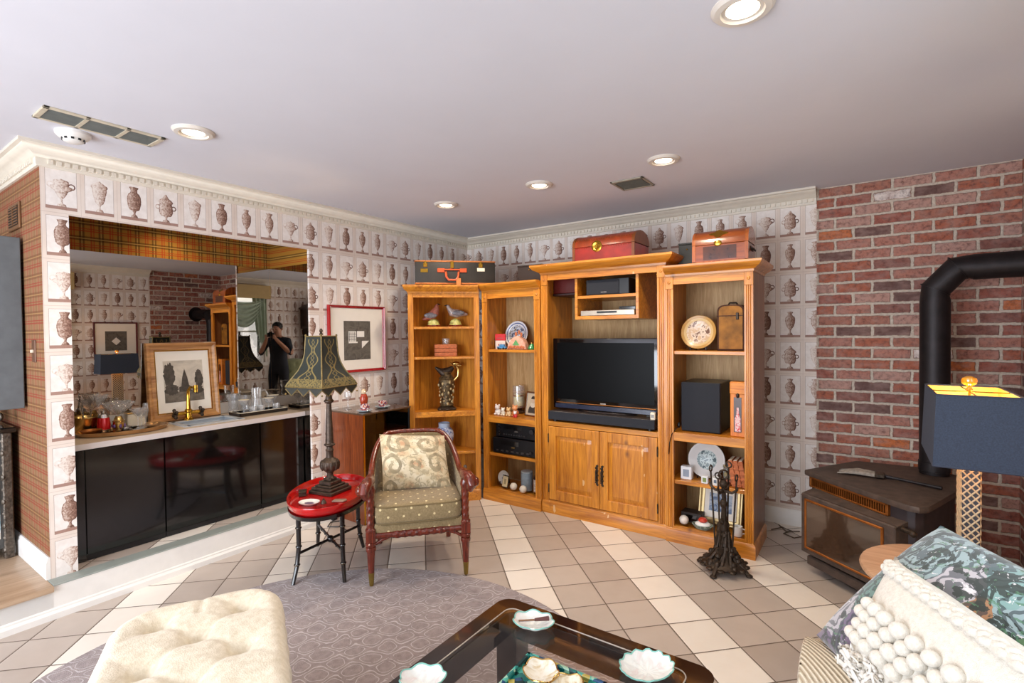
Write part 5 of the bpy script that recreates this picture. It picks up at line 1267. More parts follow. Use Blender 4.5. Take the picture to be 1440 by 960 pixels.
cardw = plain('white_card', '#dcdcde', .4, var=.05)
smallbox('trinket_box', 'small square white box left of the pearly plate', 2.515, -.69, Z3, .072, .05, .088, cardw, plain('grey_print', '#8a94a4', .5))
smallbox('trinket_box', 'tiny white box with green print below the pearly plate', 2.645, -.735, Z3, .042, .03, .050, cardw, plain('olive_print', '#7c8c4c', .5))
t = thing('small_mug', 'tiny white mug right of the tiny green-printed box', 'mug', (2.715, -.735, Z3))
part('cup', B().lathe([(0, 0), (.022, 0), (.025, .006), (.025, .052), (.022, .052), (.021, .01), (0, .008)], (0, 0, 0), 18), porcelain, t, True)
part('motif', B().box(-.008, .008, -.027, -.0245, .018, .038), plain('motif_blue', '#5a6a7c', .4), t, True)
t = thing('stein', 'dark grey patterned stein in front of the leaning books', 'mug', (2.772, -.62, Z3))
part('body', B().lathe([(0, 0), (.040, 0), (.042, .012), (.038, .02), (.036, .10), (.038, .115), (.034, .115), (.032, .02), (0, .015)], (0, 0, 0), 22), paint_mat('stein_pattern', ['#4a4a48', '#b0aca0', '#5c6a74', '#c0a868', '#3a3a3c'], 34), t, True)
part('bands', B().lathe([(.0425, .004), (.044, .004), (.044, .012), (.0425, .012)], (0, 0, 0), 22).lathe([(.0375, .098), (.040, .098), (.040, .106), (.0375, .106)], (0, 0, 0), 22), silver, t, True)
part('handle', B().tube([(.034, 0, .095), (.062, 0, .09), (.062, 0, .04), (.036, 0, .03)], .005, 8), silver, t, True)
for k, lb in enumerate(('leftmost of the three leaning reddish carved books', 'middle one of the three leaning reddish carved books', 'rightmost of the three leaning reddish carved books')):
    t = thing('carved_book', lb, 'book', (2.826+.031*k, -.665, Z3), 0, 'leaning reddish carved books')
    Mk = Matrix.Translation((0, 0, .004)) @ Matrix.Rotation(R(-9), 4, 'Y')
    b = B().box(-.014, .014, -.065, .065, .0, .170, 0, .002, Mk)
    for j in range(5): b.box(-.0155, .0155, -.068, -.060, .014+.033*j, .026+.033*j, 0, .002, Mk)
    part('cover', b, terracotta, t, True)
    part('pages', B().box(-.010, .010, -.055, .058, .165, .173, 0, 0, Mk), ivory, t, True)
t = thing('open_box', 'flat reddish box lying before the carved books', 'box', (2.74, -.70, Z3)); 
part('body', B().box(2.745, 2.800, -.725, -.675, Z3+.0, Z3+.022, 0, .003), terracotta, t); part('lid', B().box(2.743, 2.802, -.727, -.673, Z3+.022, Z3+.030, 0, .002), plain('pink_lid', '#b87a6a', .5), t)
blue_art = paint_mat('blue_scene_print', ['#3a4a6a', '#6a7c98', '#b8c0c8', '#46587a'], 14)
t0 = framed('framed_picture', 'large pale gilt framed blue picture leaning on the right bookcase floor', place(2.705, -.600, Z4, R(-3), R(-14)), .290, .300, plain('pale_gilt', '#b8a070', .35, .5), .040, (-.075, .075, .085, .205), blue_art, None, .016, 'picture frame')
single('ball', B().ball((0, 0, .031), .031, 0, 16), ballm, 'white ball on the right bookcase floor before the dark box', 'ball', 'white balls on the bookcase floor', (2.500, -.715, Z4))
smallbox('camera_case', 'dark flat case at the back left of the right bookcase floor', 2.535, -.62, Z4, .14, .09, .070, plain('case_dark', '#2a211c', .5), black_gloss, 'case')
t = thing('turtle_dish', 'grey-green oval lidded dish with a red knob before the gilt frame', 'dish', (2.625, -.715, Z4))
part('dish', B().lathe([(0, 0), (.050, 0), (.066, .020), (.070, .026), (.064, .028), (.05, .012), (0, .01)], (0, 0, 0), 26, 0, None, 1, .8), paint_mat('greenish_china', ['#5c6c5c', '#a4b0a0', '#3c4a44', '#c4ccc0'], 40), t, True)
part('filling', B().ball((0, 0, .026), (.052, .042, .020), 0, 12), porcelain, t, True)
part('knob', B().lathe([(0, .038), (.022, .042), (.030, .052), (.022, .066), (0, .070)], (0, 0, 0), 16), plain('coral_red', '#c8402c', .35), t, True)
t = thing('small_mug', 'white mug at the front right of the right bookcase floor', 'mug', (2.845, -.722, Z4))
part('cup', B().lathe([(0, 0), (.026, 0), (.029, .006), (.029, .062), (.026, .062), (.025, .01), (0, .008)], (0, 0, 0), 20), porcelain, t, True)
part('handle', B().tube([(.027, 0, .050), (.046, 0, .046), (.045, 0, .022), (.027, 0, .016)], .004, 8), porcelain, t, True)
b = B().tube([(2.462, -.70, .775), (2.460, -.75, .775), (2.440, -.782, .74), (2.425, -.784, .68), (2.418, -.784, .60)], .003, 6).ball((2.464, -.70, .79), (.012, .012, .02), 0, 8)
single('cable', b, black_plastic, 'thin black cable hanging left of the black speaker', 'cable')

# ------------------------------------------------------------------ things on top of the wall unit
Ms = Matrix.Translation((CN.x+.105*d.x+.02*n.x, CN.y+.105*d.y+.02*n.y, 1.859)) @ Matrix.Rotation(R(45), 4, 'Z')
t = thing('suitcase', 'old black suitcase with tan edges lying on the corner shelf', 'suitcase', Ms.translation, R(45))
sl, sd, sh = .685, .36, .200
part('shell', B().box(-sl/2, sl/2, 0, sd, .004, sh-.004, 0, .016, seg=2), plain('suitcase_black', '#262018', .55, var=.25, bump=.3, bscale=120), t, True)
tan = plain('tan_leather', '#b06a34', .45, var=.15)
b = B()
for z in (.004, sh-.008):
    b.box(-sl/2+.004, sl/2-.004, -.004, .006, z-.003, z+.009, 0, .003).box(-sl/2-.003, -sl/2+.006, .0, sd, z-.003, z+.009, 0, .003).box(sl/2-.006, sl/2+.003, 0, sd, z-.003, z+.009, 0, .003)
part('edging', b, tan, t, True)
orange = plain('orange_leather', '#b8481c', .4, var=.15)
b = B().box(-.155, -.095, -.010, .001, .100, .135, 0, .003).box(.035, .095, -.010, .001, .100, .135, 0, .003).box(-.10, .04, -.012, -.002, .118, .130, 0, .003)
b.tube([(-.085, -.010, .105), (-.080, -.020, .060), (-.06, -.024, .035), (.0, -.024, .035), (.02, -.020, .06), (.025, -.010, .105)], .009, 8)
part('handle', b, orange, t, True)
for x in (-.255, .215): part('latch', B().box(x-.018, x+.018, -.006, .001, .145, .180, 0, .003).box(x-.009, x+.009, -.010, .001, .165, .195, 0, .003), brass, t, True)
part('lock', B().box(-.045, -.015, -.008, .001, .135, .195, 0, .003), brass, t, True)
part('brass_plate', B().box(-.295, -.235, -.003, .001, .100, .130), brass, t, True)
part('name_plate', B().box(.185, .250, -.003, .001, .112, .140), ivory, t, True)
part('luggage_tag', B().box(.002, .042, -.030, -.026, -.035, .050, 0, .002).tube([(.02, -.028, .05), (.022, -.024, .075)], .002, 6), tan, t, True)
def chest(name, label, x0, x1, y0, y1, z, h1, h2, body_m, trim_m, plate_m, lid_m, rz=0, studs=False, picture=None):
    """box with a rounded lid"""
    c = ((x0+x1)/2, (y0+y1)/2, z); t = thing(name, label, 'chest', c, rz); w = x1-x0; dd = y1-y0
    part('body', B().box(-w/2, w/2, -dd/2, dd/2, .002, h1, 0, .004), body_m, t, True)
    def arc(s=1.0): return [(-dd/2*s, h1+.002)]+[(-dd/2*s*cos(k*pi/14), h1+.002+(h2-h1)*s*sin(k*pi/14)**.8) for k in range(1, 14)]+[(dd/2*s, h1+.002)]
    Q = Matrix(((0, 0, 1, 0), (1, 0, 0, 0), (0, 1, 0, 0), (0, 0, 0, 1)))
    b = B(); b.prism(arc(), -w/2, w/2, 0, Q); lid = part('lid', b, lid_m, t, True)
    b = B()
    for s in (-1, 1): b.prism(arc(1.02), s*w/2-.018 if s > 0 else -w/2-.003, s*w/2+.003 if s > 0 else -w/2+.018, 0, Q)
    for s in (-1, 1): b.box(s*(w/2-.009)-.011, s*(w/2-.009)+.011, -dd/2-.003, -dd/2+.01, .002, h1)
    b.box(-w/2-.003, w/2+.003, -dd/2-.003, dd/2+.003, .0, .014, 0, .002)
    part('edge_bands', b, trim_m, t, True)
    if studs:
        for yy, zz_ in ((-dd/2-.001, h1-.010), (-dd/2*.93-.004, h1+(h2-h1)*.55)):
            b = B()
            for k in range(24): b.ball((-w/2+.02+(w-.04)*k/23, yy, zz_), .0035, 0, 6)
            part('stud_row', b, brass, t, True)
    return t, w, dd
redl = plain('red_leather', '#a02414', .35, coat=.3, var=.35, scale=9)
t, w, dd = chest('red_chest', 'domed red leather chest with brass studs on top of the media cabinet', 1.650, 2.150, -.70, -.40, 1.9735, .115, .215, redl, plain('brown_band', '#8a4a1c', .4, var=.2), brass, plain('orange_leather_lid', '#a8431c', .35, coat=.3, var=.3, scale=14), studs=True)
b = B().lathe([(0, 0), (.040, 0), (.042, .004), (.032, .008), (.028, .006), (0, .008)], (0, 0, 0), 24, 0, Matrix.Translation((-.045, -dd/2-.001, .113)) @ Matrix.Rotation(R(90), 4, 'X')); b.box(-.056, -.034, -dd/2-.014, -dd/2-.004, .09, .125, 0, .003)
part('clasp', b, brass, t, True)
t, w, dd = chest('wooden_chest', 'domed glossy brown wooden chest on top of the right bookcase', 2.575, 2.915, -.755, -.505, 1.8815, .120, .225, chestwood, wood('chest_band', '#7a3410', '#c06a2c', 'Z', rough=.25, coat=.5), brass, chestwood)
part('side_handle', B().tube([(w/2+.001, -.03, .085), (w/2+.018, -.03, .08), (w/2+.022, 0, .07), (w/2+.018, .03, .08), (w/2+.001, .03, .085)], .005, 8).box(w/2, w/2+.004, -.045, .045, .072, .10), antique, t, True)
part('front_inlay', B().box(-w*.30, w*.30, -dd/2-.002, -dd/2+.001, .022, .108), plain('inlay_dark', '#4a2410', .2, coat=.5, var=.4, scale=26), t, True)
b = B().prism([(.05*cos(k*pi/8)*(1+.25*cos(4*k*pi/8)), .030*sin(k*pi/8)*(1+.25*cos(4*k*pi/8))) for k in range(16)], 0, .004, 0, Matrix.Translation((-.01, -dd/2*.80, .188)) @ Matrix.Rotation(R(48), 4, 'X'))
b.ball((-.01, -dd/2-.003, .125), (.025, .006, .020), 0, 10)
part('clasp', b, brass, t, True)
def backbox(label, x0, x1, y0, y1, z, h, c):
    t = thing('dark_box', label, 'box', ((x0+x1)/2, (y0+y1)/2, z)); m = plain('dk'+label[:8], c, .5)
    part('body', B().box(x0, x1, y0, y1, z+.001, z+h, 0, .003), m, t); part('lid', B().box(x0-.002, x1+.002, y0-.002, y1+.002, z+h, z+h+.012, 0, .002), m, t)
    part('knob', B().ball(((x0+x1)/2, y0-.004, z+h*.8), .006, 0, 8), brass, t)
backbox('dark brown box on the narrow bookcase beside the suitcase', 1.075, 1.315, -.62, -.45, 1.858, .140, '#33231a')
backbox('dark box half hidden behind the wooden chest, right bookcase top', 2.425, 2.545, -.56, -.40, 1.880, .170, '#2c2a20')

# ================================================================== RUG, CHAIR, TRAY TABLE, BRONZE LAMP
single('round_rug', B().lathe([(0, .0005), (1.25, .0005), (1.253, .004), (1.25, .007), (0, .007)], (1.825, -3.175, 0), 96), rug_m, 'round lavender grey rug with pale trellis pattern on the tiles', 'rug')
RZ = .0075

def rope(b, pts, r, twist=60, lobes=3, m=0, seg=14, M=None):
    """a twisted rope moulding along points"""
    pts = [Vector(p) for p in pts]; S = [0]
    for i in range(1, len(pts)): S.append(S[-1]+(pts[i]-pts[i-1]).length)
    n = max(6, int(S[-1]/.006))
    def at_(s):
        for i in range(1, len(S)):
            if s <= S[i] or i == len(S)-1:
                f = (s-S[i-1])/max(1e-9, S[i]-S[i-1]); return pts[i-1].lerp(pts[i], min(1, f))
    fr = []; nrm = None
    for k in range(n+1):
        s = S[-1]*k/n; p = at_(s); dd = (at_(min(S[-1], s+.004))-at_(max(0, s-.004))).normalized()
        if nrm is None: nrm = dd.orthogonal().normalized()
        else: nrm = (nrm-dd*nrm.dot(dd)).normalized()
        fr.append((p, nrm.copy(), dd.cross(nrm), s))
    def f(u, v):
        p, a, c, s = fr[round(u*n)]; t = 2*pi*v; rr = r*(1+.075*cos(lobes*(t)-twist*1.6*s))
        return p+rr*(cos(t)*a+sin(t)*c)
    b.grid(f, n, seg, m, cv=True, M=M); return b

def pillow(b, c, th, n=22, m=0, pinch=.05, M=None, sag=0):
    """cushion from four corner points BL, BR, TR, TL"""
    BL, BR, TR, TL = [Vector(p) for p in c]
    def base(u, v):
        u2 = u; v2 = v
        k = pinch; uu = .5+(u-.5)*(1-k*sin(pi*v)); vv = .5+(v-.5)*(1-k*sin(pi*u))
        return (BL*(1-uu)+BR*uu)*(1-vv)+(TL*(1-uu)+TR*uu)*vv
    nr = (BR-BL).cross(TL-BL).normalized()
    def h(u, v):
        a = max(0, 1-abs(2*u-1)**2.3)*max(0, 1-abs(2*v-1)**2.3); return th*.5*a**.55+.002
    for s in (1, -1): b.grid(lambda u, v: base(u, v)+nr*s*h(u, v)*(1 if 0 < u < 1 and 0 < v < 1 else 0), n, n, m, M=M, flip=False)
    bmesh.ops.remove_doubles(b.bm, verts=b.bm.verts, dist=1e-5); bmesh.ops.recalc_face_normals(b.bm, faces=b.bm.faces); return b

def sgp(x, e): return (abs(x)**e)*(1 if x >= 0 else -1)
def soft_box(b, c, sx, sy, sz, e=.35, m=0, n=30, M=None):
    """superellipsoid cushion"""
    def f(u, v):
        a = 2*pi*u; t = pi*(v-.5); ct = sgp(cos(t), e*1.2)
        return (c[0]+sx*.5*sgp(cos(a), e)*ct, c[1]+sy*.5*sgp(sin(a), e)*ct, c[2]+sz*.5*sgp(sin(t), e*1.6))
    return b.grid(f, n*2, n, m, cu=True, M=M)

CHR = R(48.5)
chair = thing('armchair', 'mahogany rope-carved armchair with dotted olive upholstery', 'armchair', (1.3885+.0, -2.1325, RZ), CHR)
brass_dull = plain('dull_brass', '#a08848', .3, .9, var=.2)
for s in (-1, 1):
    b = B(); x = s*.272
    b.lathe([(0, .075), (.0165, .075), (.019, .12), (.024, .20), (.0, .205)], (x, 0, 0), 16)
    b.lathe([(0, .20), (.028, .20), (.030, .212), (.028, .222), (.022, .226), (.022, .23), (.031, .234), (.031, .246), (.026, .25), (0, .25)], (x, 0, 0), 18).box(x-.027, x+.027, -.027, .027, .25, .315, 0, .004).lathe([(0, .312), (.030, .314), (.030, .324), (.024, .330), (0, .33)], (x, 0, 0), 18)
    rope(b, [(x, .004, .325), (x, .008, .42), (x, .004, .535)], .022, 95)
    lg = part('leg', b, mahog, chair, True)
    part('brass_cap', B().lathe([(0, 0), (.0115, 0), (.013, .01), (.0175, .076), (0, .078)], (x, 0, 0), 16), brass_dull, lg, True)
    b = B(); b.tube([(s*.235, .60, 0), (s*.232, .575, .15), (s*.228, .555, .30)], [.016, .022, .027], 10); part('leg', b, mahog, chair, True)
# rails
b = B(); b.tube([(-.25, 0, .283), (-.12, 0, .283)], .019, 12).tube([(.12, 0, .283), (.25, 0, .283)], .019, 12); rope(b, [(-.15, -.002, .283), (0, -.003, .283), (.15, -.002, .283)], .0225, 95)
for s in (-1, 1): rope(b, [(s*.245, .0, .235), (s*.215, 0, .255), (s*.17, 0, .27)], .009, 160)
part('front_rail', b, mahog, chair, True)
b = B()
for s in (-1, 1): b.box(s*.25-.018, s*.25+.018, .02, .56, .262, .302, 0, .005)
b.box(-.235, .235, .54, .575, .262, .302, 0, .005); part('side_rails', b, mahog, chair, True)
# dotted seat base and cushion
b = B(); b.box(-.252, .252, -.012, .54, .298, .352, 0, .012, seg=2); part('seat_base', b, dotted, chair, True)
b = B(); soft_box(b, (0, .235, .400), .515, .53, .128, .22); seat = part('seat_cushion', b, dotted, chair, True, ang=60)
pip = plain('piping', '#6e5c3c', .9)
def ringpts(sx, sy, z, cy, n=48): return [(sx*.5*sgp(cos(2*pi*k/n), .22), cy+sy*.5*sgp(sin(2*pi*k/n), .22), z) for k in range(n)]
part('piping', B().tube(ringpts(.506, .520, .446, .235), .0045, 6, closed=True).tube(ringpts(.506, .520, .350, .235), .0045, 6, closed=True), pip, seat, True)
# wrap-round back: plan curve and height along it
def plan(t):                      # t in 0..1 from left arm round the back to the right arm
    a = pi*t; x = -.275*sgp(cos(a), .62); y = .055+.555*sgp(sin(a), .50); return x, y
def toph(t):
    q = abs(2*t-1); return .565+.180*(1-min(1, max(0, (q-.30)/.62))**1.5) if q > .30 else .745
def shell(u, v):
    x, y = plan(u); x1, y1 = plan(min(1, u+.004)); x0, y0 = plan(max(0, u-.004)); tx, ty = x1-x0, y1-y0; L = hypot(tx, ty) or 1
    nx, ny = ty/L, -tx/L              # towards the inside
    z1 = toph(u)-.012; th = .040; k = v*4
    lean = lambda z: .10*max(0, (z-.35))*sgp(sin(pi*u), 1)
    if k < 1.8: z = .33+(z1-.33)*(k/1.8); o = -th*.5
    elif k < 2.2: z = z1+.008*sin((k-1.8)/.4*pi); o = -th*.5*cos((k-1.8)/.4*pi)
    else: z = z1-(z1-.33)*((k-2.2)/1.8); o = th*.5
    o = -o
    return (x+nx*o, y+ny*o+lean(z), z)
b = B(); b.grid(shell, 56, 40); part('upholstered_back', b, dotted, chair, True, ang=60)
b = B(); P = []
for k in range(0, 61):
    t = k/60; x, y = plan(t); z = toph(t)+.004; P.append((x, y+.10*(z-.35)*sin(pi*t), z))
b.tube(P[:18], .018, 12).tube(P[-18:], .018, 12); rope(b, P[16:-16], .0165, 110); part('top_rail', b, mahog, chair, True, ang=60)
for s in (-1, 1):
    b = B(); x = s*.275
    b.tube([(x, .10, .590), (x, .04, .588), (x+s*.010, -.015, .592), (x+s*.024, -.055, .580), (x+s*.030, -.070, .552), (x+s*.020, -.058, .530), (x+s*.008, -.035, .540)], [.024, .030, .034, .034, .030, .024, .012], 14)
    b.ball((x+s*.050, -.045, .562), (.026, .030, .030), 0, 12).lathe([(0, .520), (.028, .522), (.034, .545), (.026, .57), (0, .575)], (x, .0, 0), 16)
    for k in range(4): b.ball((x+s*.020+.012*k*s, -.072+.018*k, .585-.012*k), (.013, .013, .015), 0, 8)
    part('arm_scroll', b, mahog, chair, True)
rr = random.Random(5)
b = B(); pillow(b, [(-.205, .245, .462), (.215, .225, .462), (.195, .410, .752), (-.225, .425, .782)], .17, 24, pinch=.03)
tp = link('throw_pillow', b, tapestry); tp.data.transform(Matrix.Translation((0, 0, RZ)))
Mw = ROOTM[chair.name]; tp.data.transform(Matrix.Translation((1.3885, -2.1325, 0)) @ Matrix.Rotation(CHR, 4, 'Z'))
c_ = Vector((1.15, -1.92, .47)); tp.data.transform(Matrix.Translation(-c_)); tp.location = c_
tp['label'] = 'cream and tan scroll-patterned throw pillow on the armchair'; tp['category'] = 'pillow'

# ------------------------------------------------------------------ red tray table
TC = Vector((.770, -2.295)); TA = R(131); TTOP = .442
tt = thing('tray_table', 'oval red lacquer tray table on black bamboo-style legs', 'side table', (TC.x, TC.y, RZ), TA)
a_, b_ = .350, .226
b = B().lathe([(0, 0), (.94, 0), (.97, .006), (1.0, .036), (1.015, .040), (1.02, .034), (.99, .0), (.95, -.012), (0, -.012)], (0, 0, 0), 64, 0, Matrix.Translation((0, 0, TTOP-RZ-.008)) @ Matrix.Diagonal((a_, b_, 1, 1)))
part('tray_top', b, red_lacquer, tt, True)
b = B().lathe([(.93, -.034), (.99, -.034), (1.0, -.012), (.93, -.012)], (0, 0, 0), 64, 0, Matrix.Translation((0, 0, TTOP-RZ-.009)) @ Matrix.Diagonal((a_, b_, 1, 1)))
part('apron', b, black_gloss, tt, True)
Mi = ROOTM[tt.name].inverted(); feet = [(.825, -2.584), (1.050, -2.400), (.741, -2.018), (.462, -2.176)]
tops = []; mids = []
leg_black = plain('bamboo_black', '#161010', .2, coat=.5)
for fx, fy in feet:
    p = Mi @ Vector((fx, fy, RZ)); tx, ty = p.x*.80, p.y*.86; tp_ = Vector((tx, ty, TTOP-RZ-.022))
    md = Vector((tx*1.0, ty*1.0, .20)); lo = Vector((tx+(p.x-tx)*.35, ty+(p.y-ty)*.35, .09)); f0 = Vector((p.x, p.y, 0))
    b = B().tube([tp_, md, lo, f0], [.015, .0135, .013, .011], 10)
    for z in (.10, .20, .31, .41):
        q = md.lerp(tp_, max(0, (z-.20)/(tp_.z-.20))) if z >= .2 else lo.lerp(md, (z-.09)/.11)
        b.lathe([(.0, -.006), (.0165, -.004), (.018, 0), (.0165, .004), (0, .006)], q, 12)
    lg = part('leg', b, leg_black, tt, True); mids.append(md-Vector((0, 0, .04)))
    b = B()
    for z in (.10, .31): 
        q = md.lerp(tp_, max(0, (z-.20)/(tp_.z-.20))) if z >= .2 else lo.lerp(md, (z-.09)/.11)
        b.lathe([(.0172, -.0015), (.0186, 0), (.0172, .0015)], q, 12)
    part('gilt_ring', b, gold, lg, True)
b = B()
for i, j in ((0, 2), (1, 3)):
    b.tube([mids[i], (mids[i]+mids[j])/2+Vector((0, 0, .0)), mids[j]], .0085, 8)
    for f in (.2, .35, .65, .8): b.lathe([(0, -.009), (.0125, -.004), (.0125, .004), (0, .009)], mids[i].lerp(mids[j], f), 10)
b.ball((mids[0]+mids[2])/2, .022, 0, 10); part('stretcher', b, leg_black, tt, True)

# bronze lamp with black fringed shade
LX, LY, LZ = .698, -2.236, TTOP-.0075
la = R(-34.7)
lamp = thing('table_lamp', 'tall bronze table lamp with black and gold four-sided skirted shade', 'lamp', (LX, LY, LZ), la+R(45))
zz = lambda w: w-LZ
b = B()
for h0, h1, w in ((0, .022, .094), (.022, .040, .082), (.040, .052, .066), (.052, .075, .050), (.075, .092, .030)): b.box(-w, w, -w, w, h0, h1, 0, .004)
part('plinth', b, bronze, lamp, True)
b = B().lathe([(0, .075), (.026, .078), (.034, .086), (.024, .098), (.018, .110), (.020, .122), (.034, .134), (.054, .158), (.061, .178), (.056, .196), (.036, .212), (.023, .220), (.021, .255), (.026, .268), (.020, .276), (.018, .288), (.034, .300), (.034, .306), (.024, .312), (0, .314)], (0, 0, 0), 24)
for k in range(10):
    a = 2*pi*k/10; b.ball((.050*cos(a), .050*sin(a), .172), (.013, .013, .032), 0, 8)
part('baluster', b, bronze, lamp, True)
b = B().lathe([(0, .310), (.025, .312), (.015, zz(1.000)), (.022, zz(1.006)), (.031, zz(1.014)), (.031, zz(1.020)), (.022, zz(1.028)), (.020, zz(1.045)), (.012, zz(1.068)), (.006, zz(1.08)), (0, zz(1.08))], (0, 0, 0), 20)
part('shaft', b, bronze, lamp, True)
part('socket', B().lathe([(0, zz(1.078)), (.014, zz(1.08)), (.018, zz(1.11)), (.012, zz(1.135)), (0, zz(1.135))], (0, 0, 0), 16), antique, lamp, True)
def shade_m():
    k = NT('beaded_shade'); o = k.sep(k.coord('UV'))
    n = k.m('SINE', k.m('MULTIPLY', o[1], 40)); x = k.m('ABSOLUTE', k.m('SUBTRACT', o[0], .5))
    w = k.m('ADD', .18, k.m('MULTIPLY', k.m('SINE', k.m('MULTIPLY', o[1], 17)), .11))
    f = k.m('LESS_THAN', k.m('ABSOLUTE', k.m('SUBTRACT', x, w)), .03)
    f = k.m('MAXIMUM', f, k.m('LESS_THAN', k.m('ABSOLUTE', k.m('SUBTRACT', x, k.m('MULTIPLY', k.m('ABSOLUTE', n), .08))), .018))
    f = k.m('MAXIMUM', f, k.m('MULTIPLY', k.m('GREATER_THAN', o[1], .84), k.m('GREATER_THAN', k.noise(k.coord(), 130, 3), .47)))
    f = k.m('MULTIPLY', f, k.m('GREATER_THAN', o[1], .06))
    return k.fin(k.mix(f, lin('#2a2e2a'), lin('#7a6a40')), .6, 0, .3)
sm_ = shade_m(); sb = zz(1.118); st = zz(1.432)
RADS = [(0, .092), (.35, .100), (.52, .113), (.68, .138), (.84, .178), (.93, .202), (1, .214)]
def rad(t):
    for (a, p), (c, q) in zip(RADS, RADS[1:]):
        if t <= c: return p+(q-p)*(t-a)/(c-a)
    return RADS[-1][1]      # corner radius from top (0) to bottom (1)
corners = [R(45+90*k) for k in range(4)]
SHADE0 = set(o.name for o in bpy.data.objects)
for k in range(4):
    a0, a1 = corners[k], corners[(k+1) % 4]
    def pan(u, v, a0=a0, a1=a1):
        r = rad(v); p = Vector((cos(a0), sin(a0)))*r; q = Vector((cos(a1), sin(a1)))*r; w = p.lerp(q, u); return (w.x, w.y, st+(sb-st)*v)
    pnl = part('shade_panel', B().grid(pan, 8, 24), sm_, lamp, True, ang=60)
    r = rad(1); p = Vector((cos(a0)*r, sin(a0)*r, sb)); q = Vector((cos(a1)*r, sin(a1)*r, sb)); e = (q-p)
    n_ = 30
    def drop(u): 
        w = (u*2) % 1; return -.014-.040*(1-abs(2*((u*3) % 1)-1))
    b = B().grid(lambda u, v: (p+e*u+Vector((0, 0, drop(u)*v))), n_, 3)
    part('skirt', b, plain('skirt_black', '#2c2c26', .6, var=.3, scale=90), pnl, True)
    b = B().tube([p+e*(i/n_)+Vector((0, 0, drop(i/n_))) for i in range(n_+1)], .0032, 6).tube([p, q], .0045, 6).tube([Vector((cos(a0)*rad(0), sin(a0)*rad(0), st)), Vector((cos(a1)*rad(0), sin(a1)*rad(0), st))], .0045, 6)
    b.tube([Vector((cos(a0)*rad(i/16), sin(a0)*rad(i/16), st+(sb-st)*i/16)) for i in range(17)], .0045, 6).ball((cos(a0)*rad(0), sin(a0)*rad(0), st+.006), .007, 0, 8).ball((cos(a0)*rad(1), sin(a0)*rad(1), sb-.045), .006, 0, 8)
    part('gilt_edging', b, aged_gold, pnl, True)
b = B().cyl((0, 0, zz(1.12)), (0, 0, st+.012), .004, None, 8)
for k in range(4): b.cyl((0, 0, st-.003), (cos(corners[k])*rad(0), sin(corners[k])*rad(0), st-.003), .003, None, 6)
b.lathe([(0, 0), (.012, 0), (.012, .008), (.006, .014), (.012, .026), (.006, .04), (0, .042)], (0, 0, st+.008), 12); part('finial', b, antique, lamp, True)
part('bulb', B().lathe([(0, zz(1.13)), (.012, zz(1.135)), (.028, zz(1.17)), (.026, zz(1.195)), (0, zz(1.212))], (0, 0, 0), 16), emis('bulb_glow', (1, .72, .38), 6.0), lamp, True)
off = Matrix.Rotation(-(la+R(45)), 4, 'Z') @ Vector((-.034, -.024, 0))      # the shade sits a little askew on its post
for o in [o for o in bpy.data.objects if o.name not in SHADE0 and o.type == 'MESH' and o.name.split('.')[0] in ('shade_panel', 'skirt', 'gilt_edging', 'finial')]: o.data.transform(Matrix.Translation(off))
l = bpy.data.lights.new('bronze_lamp_light', 'POINT'); l.energy = 5; l.color = (1, .70, .38); l.shadow_soft_size = .03
o = bpy.data.objects.new('bronze_lamp_light', l); COL.objects.link(o); o.location = (LX, LY, 1.25)

TZ = TTOP-.0075
t = thing('small_dish', 'small white oval dish with a purple motif on the red tray', 'dish', (.800, -2.455, TZ), R(20))
part('dish', B().lathe([(0, 0), (.045, 0), (.060, .010), (.064, .014), (.060, .014), (.044, .005), (0, .005)], (0, 0, 0), 28, 0, None, 1, .8), porcelain, t, True)
part('motif', B().lathe([(0, .0052), (.030, .0052), (.030, .0058), (0, .0058)], (0, 0, 0), 14, 0, None, 1, .6), plain('purple_motif', '#5c4a66', .4, var=.4, scale=60), t, True)
t = thing('stone_coaster', 'flat brown stone slab at the front of the red tray, beside the armchair', 'coaster', (.915, -2.325, TZ), R(35))
part('slab', B().prism([(-.042, -.020), (.030, -.024), (.044, .0), (.034, .022), (-.034, .020)], .001, .010, 0, None, .003), plain('brown_stone', '#8a7262', .6, var=.25), t, True)
t = thing('trinket', 'small pink and white trinket behind the bronze lamp base', 'ornament', (.560, -2.085, TZ))
part('dome', B().lathe([(0, 0), (.020, 0), (.024, .010), (.014, .026), (0, .032)], (0, 0, 0), 16), plain('pink_trinket', '#b06a90', .25, coat=.4), t, True)
part('bead', B().ball((.022, -.018, .016), (.012, .012, .018), 0, 8), porcelain, t, True)
t = thing('bronze_box', 'small bronze box left of the lamp plinth on the red tray', 'box', (.625, -2.385, TZ), la)
part('body', B().box(-.03, .03, -.022, .022, .001, .024, 0, .003), bronze, t, True); part('lid', B().box(-.032, .032, -.024, .024, .024, .032, 0, .003), antique, t, True)
t = thing('bronze_bell', 'tiny bronze bell in front of the lamp plinth on the red tray', 'ornament', (.862, -2.400, TZ))
part('bell', B().lathe([(0, 0), (.018, 0), (.014, .010), (.009, .02), (0, .024)], (0, 0, 0), 14), bronze, t, True); part('handle', B().ball((0, 0, .027), .005, 0, 8), antique, t, True)

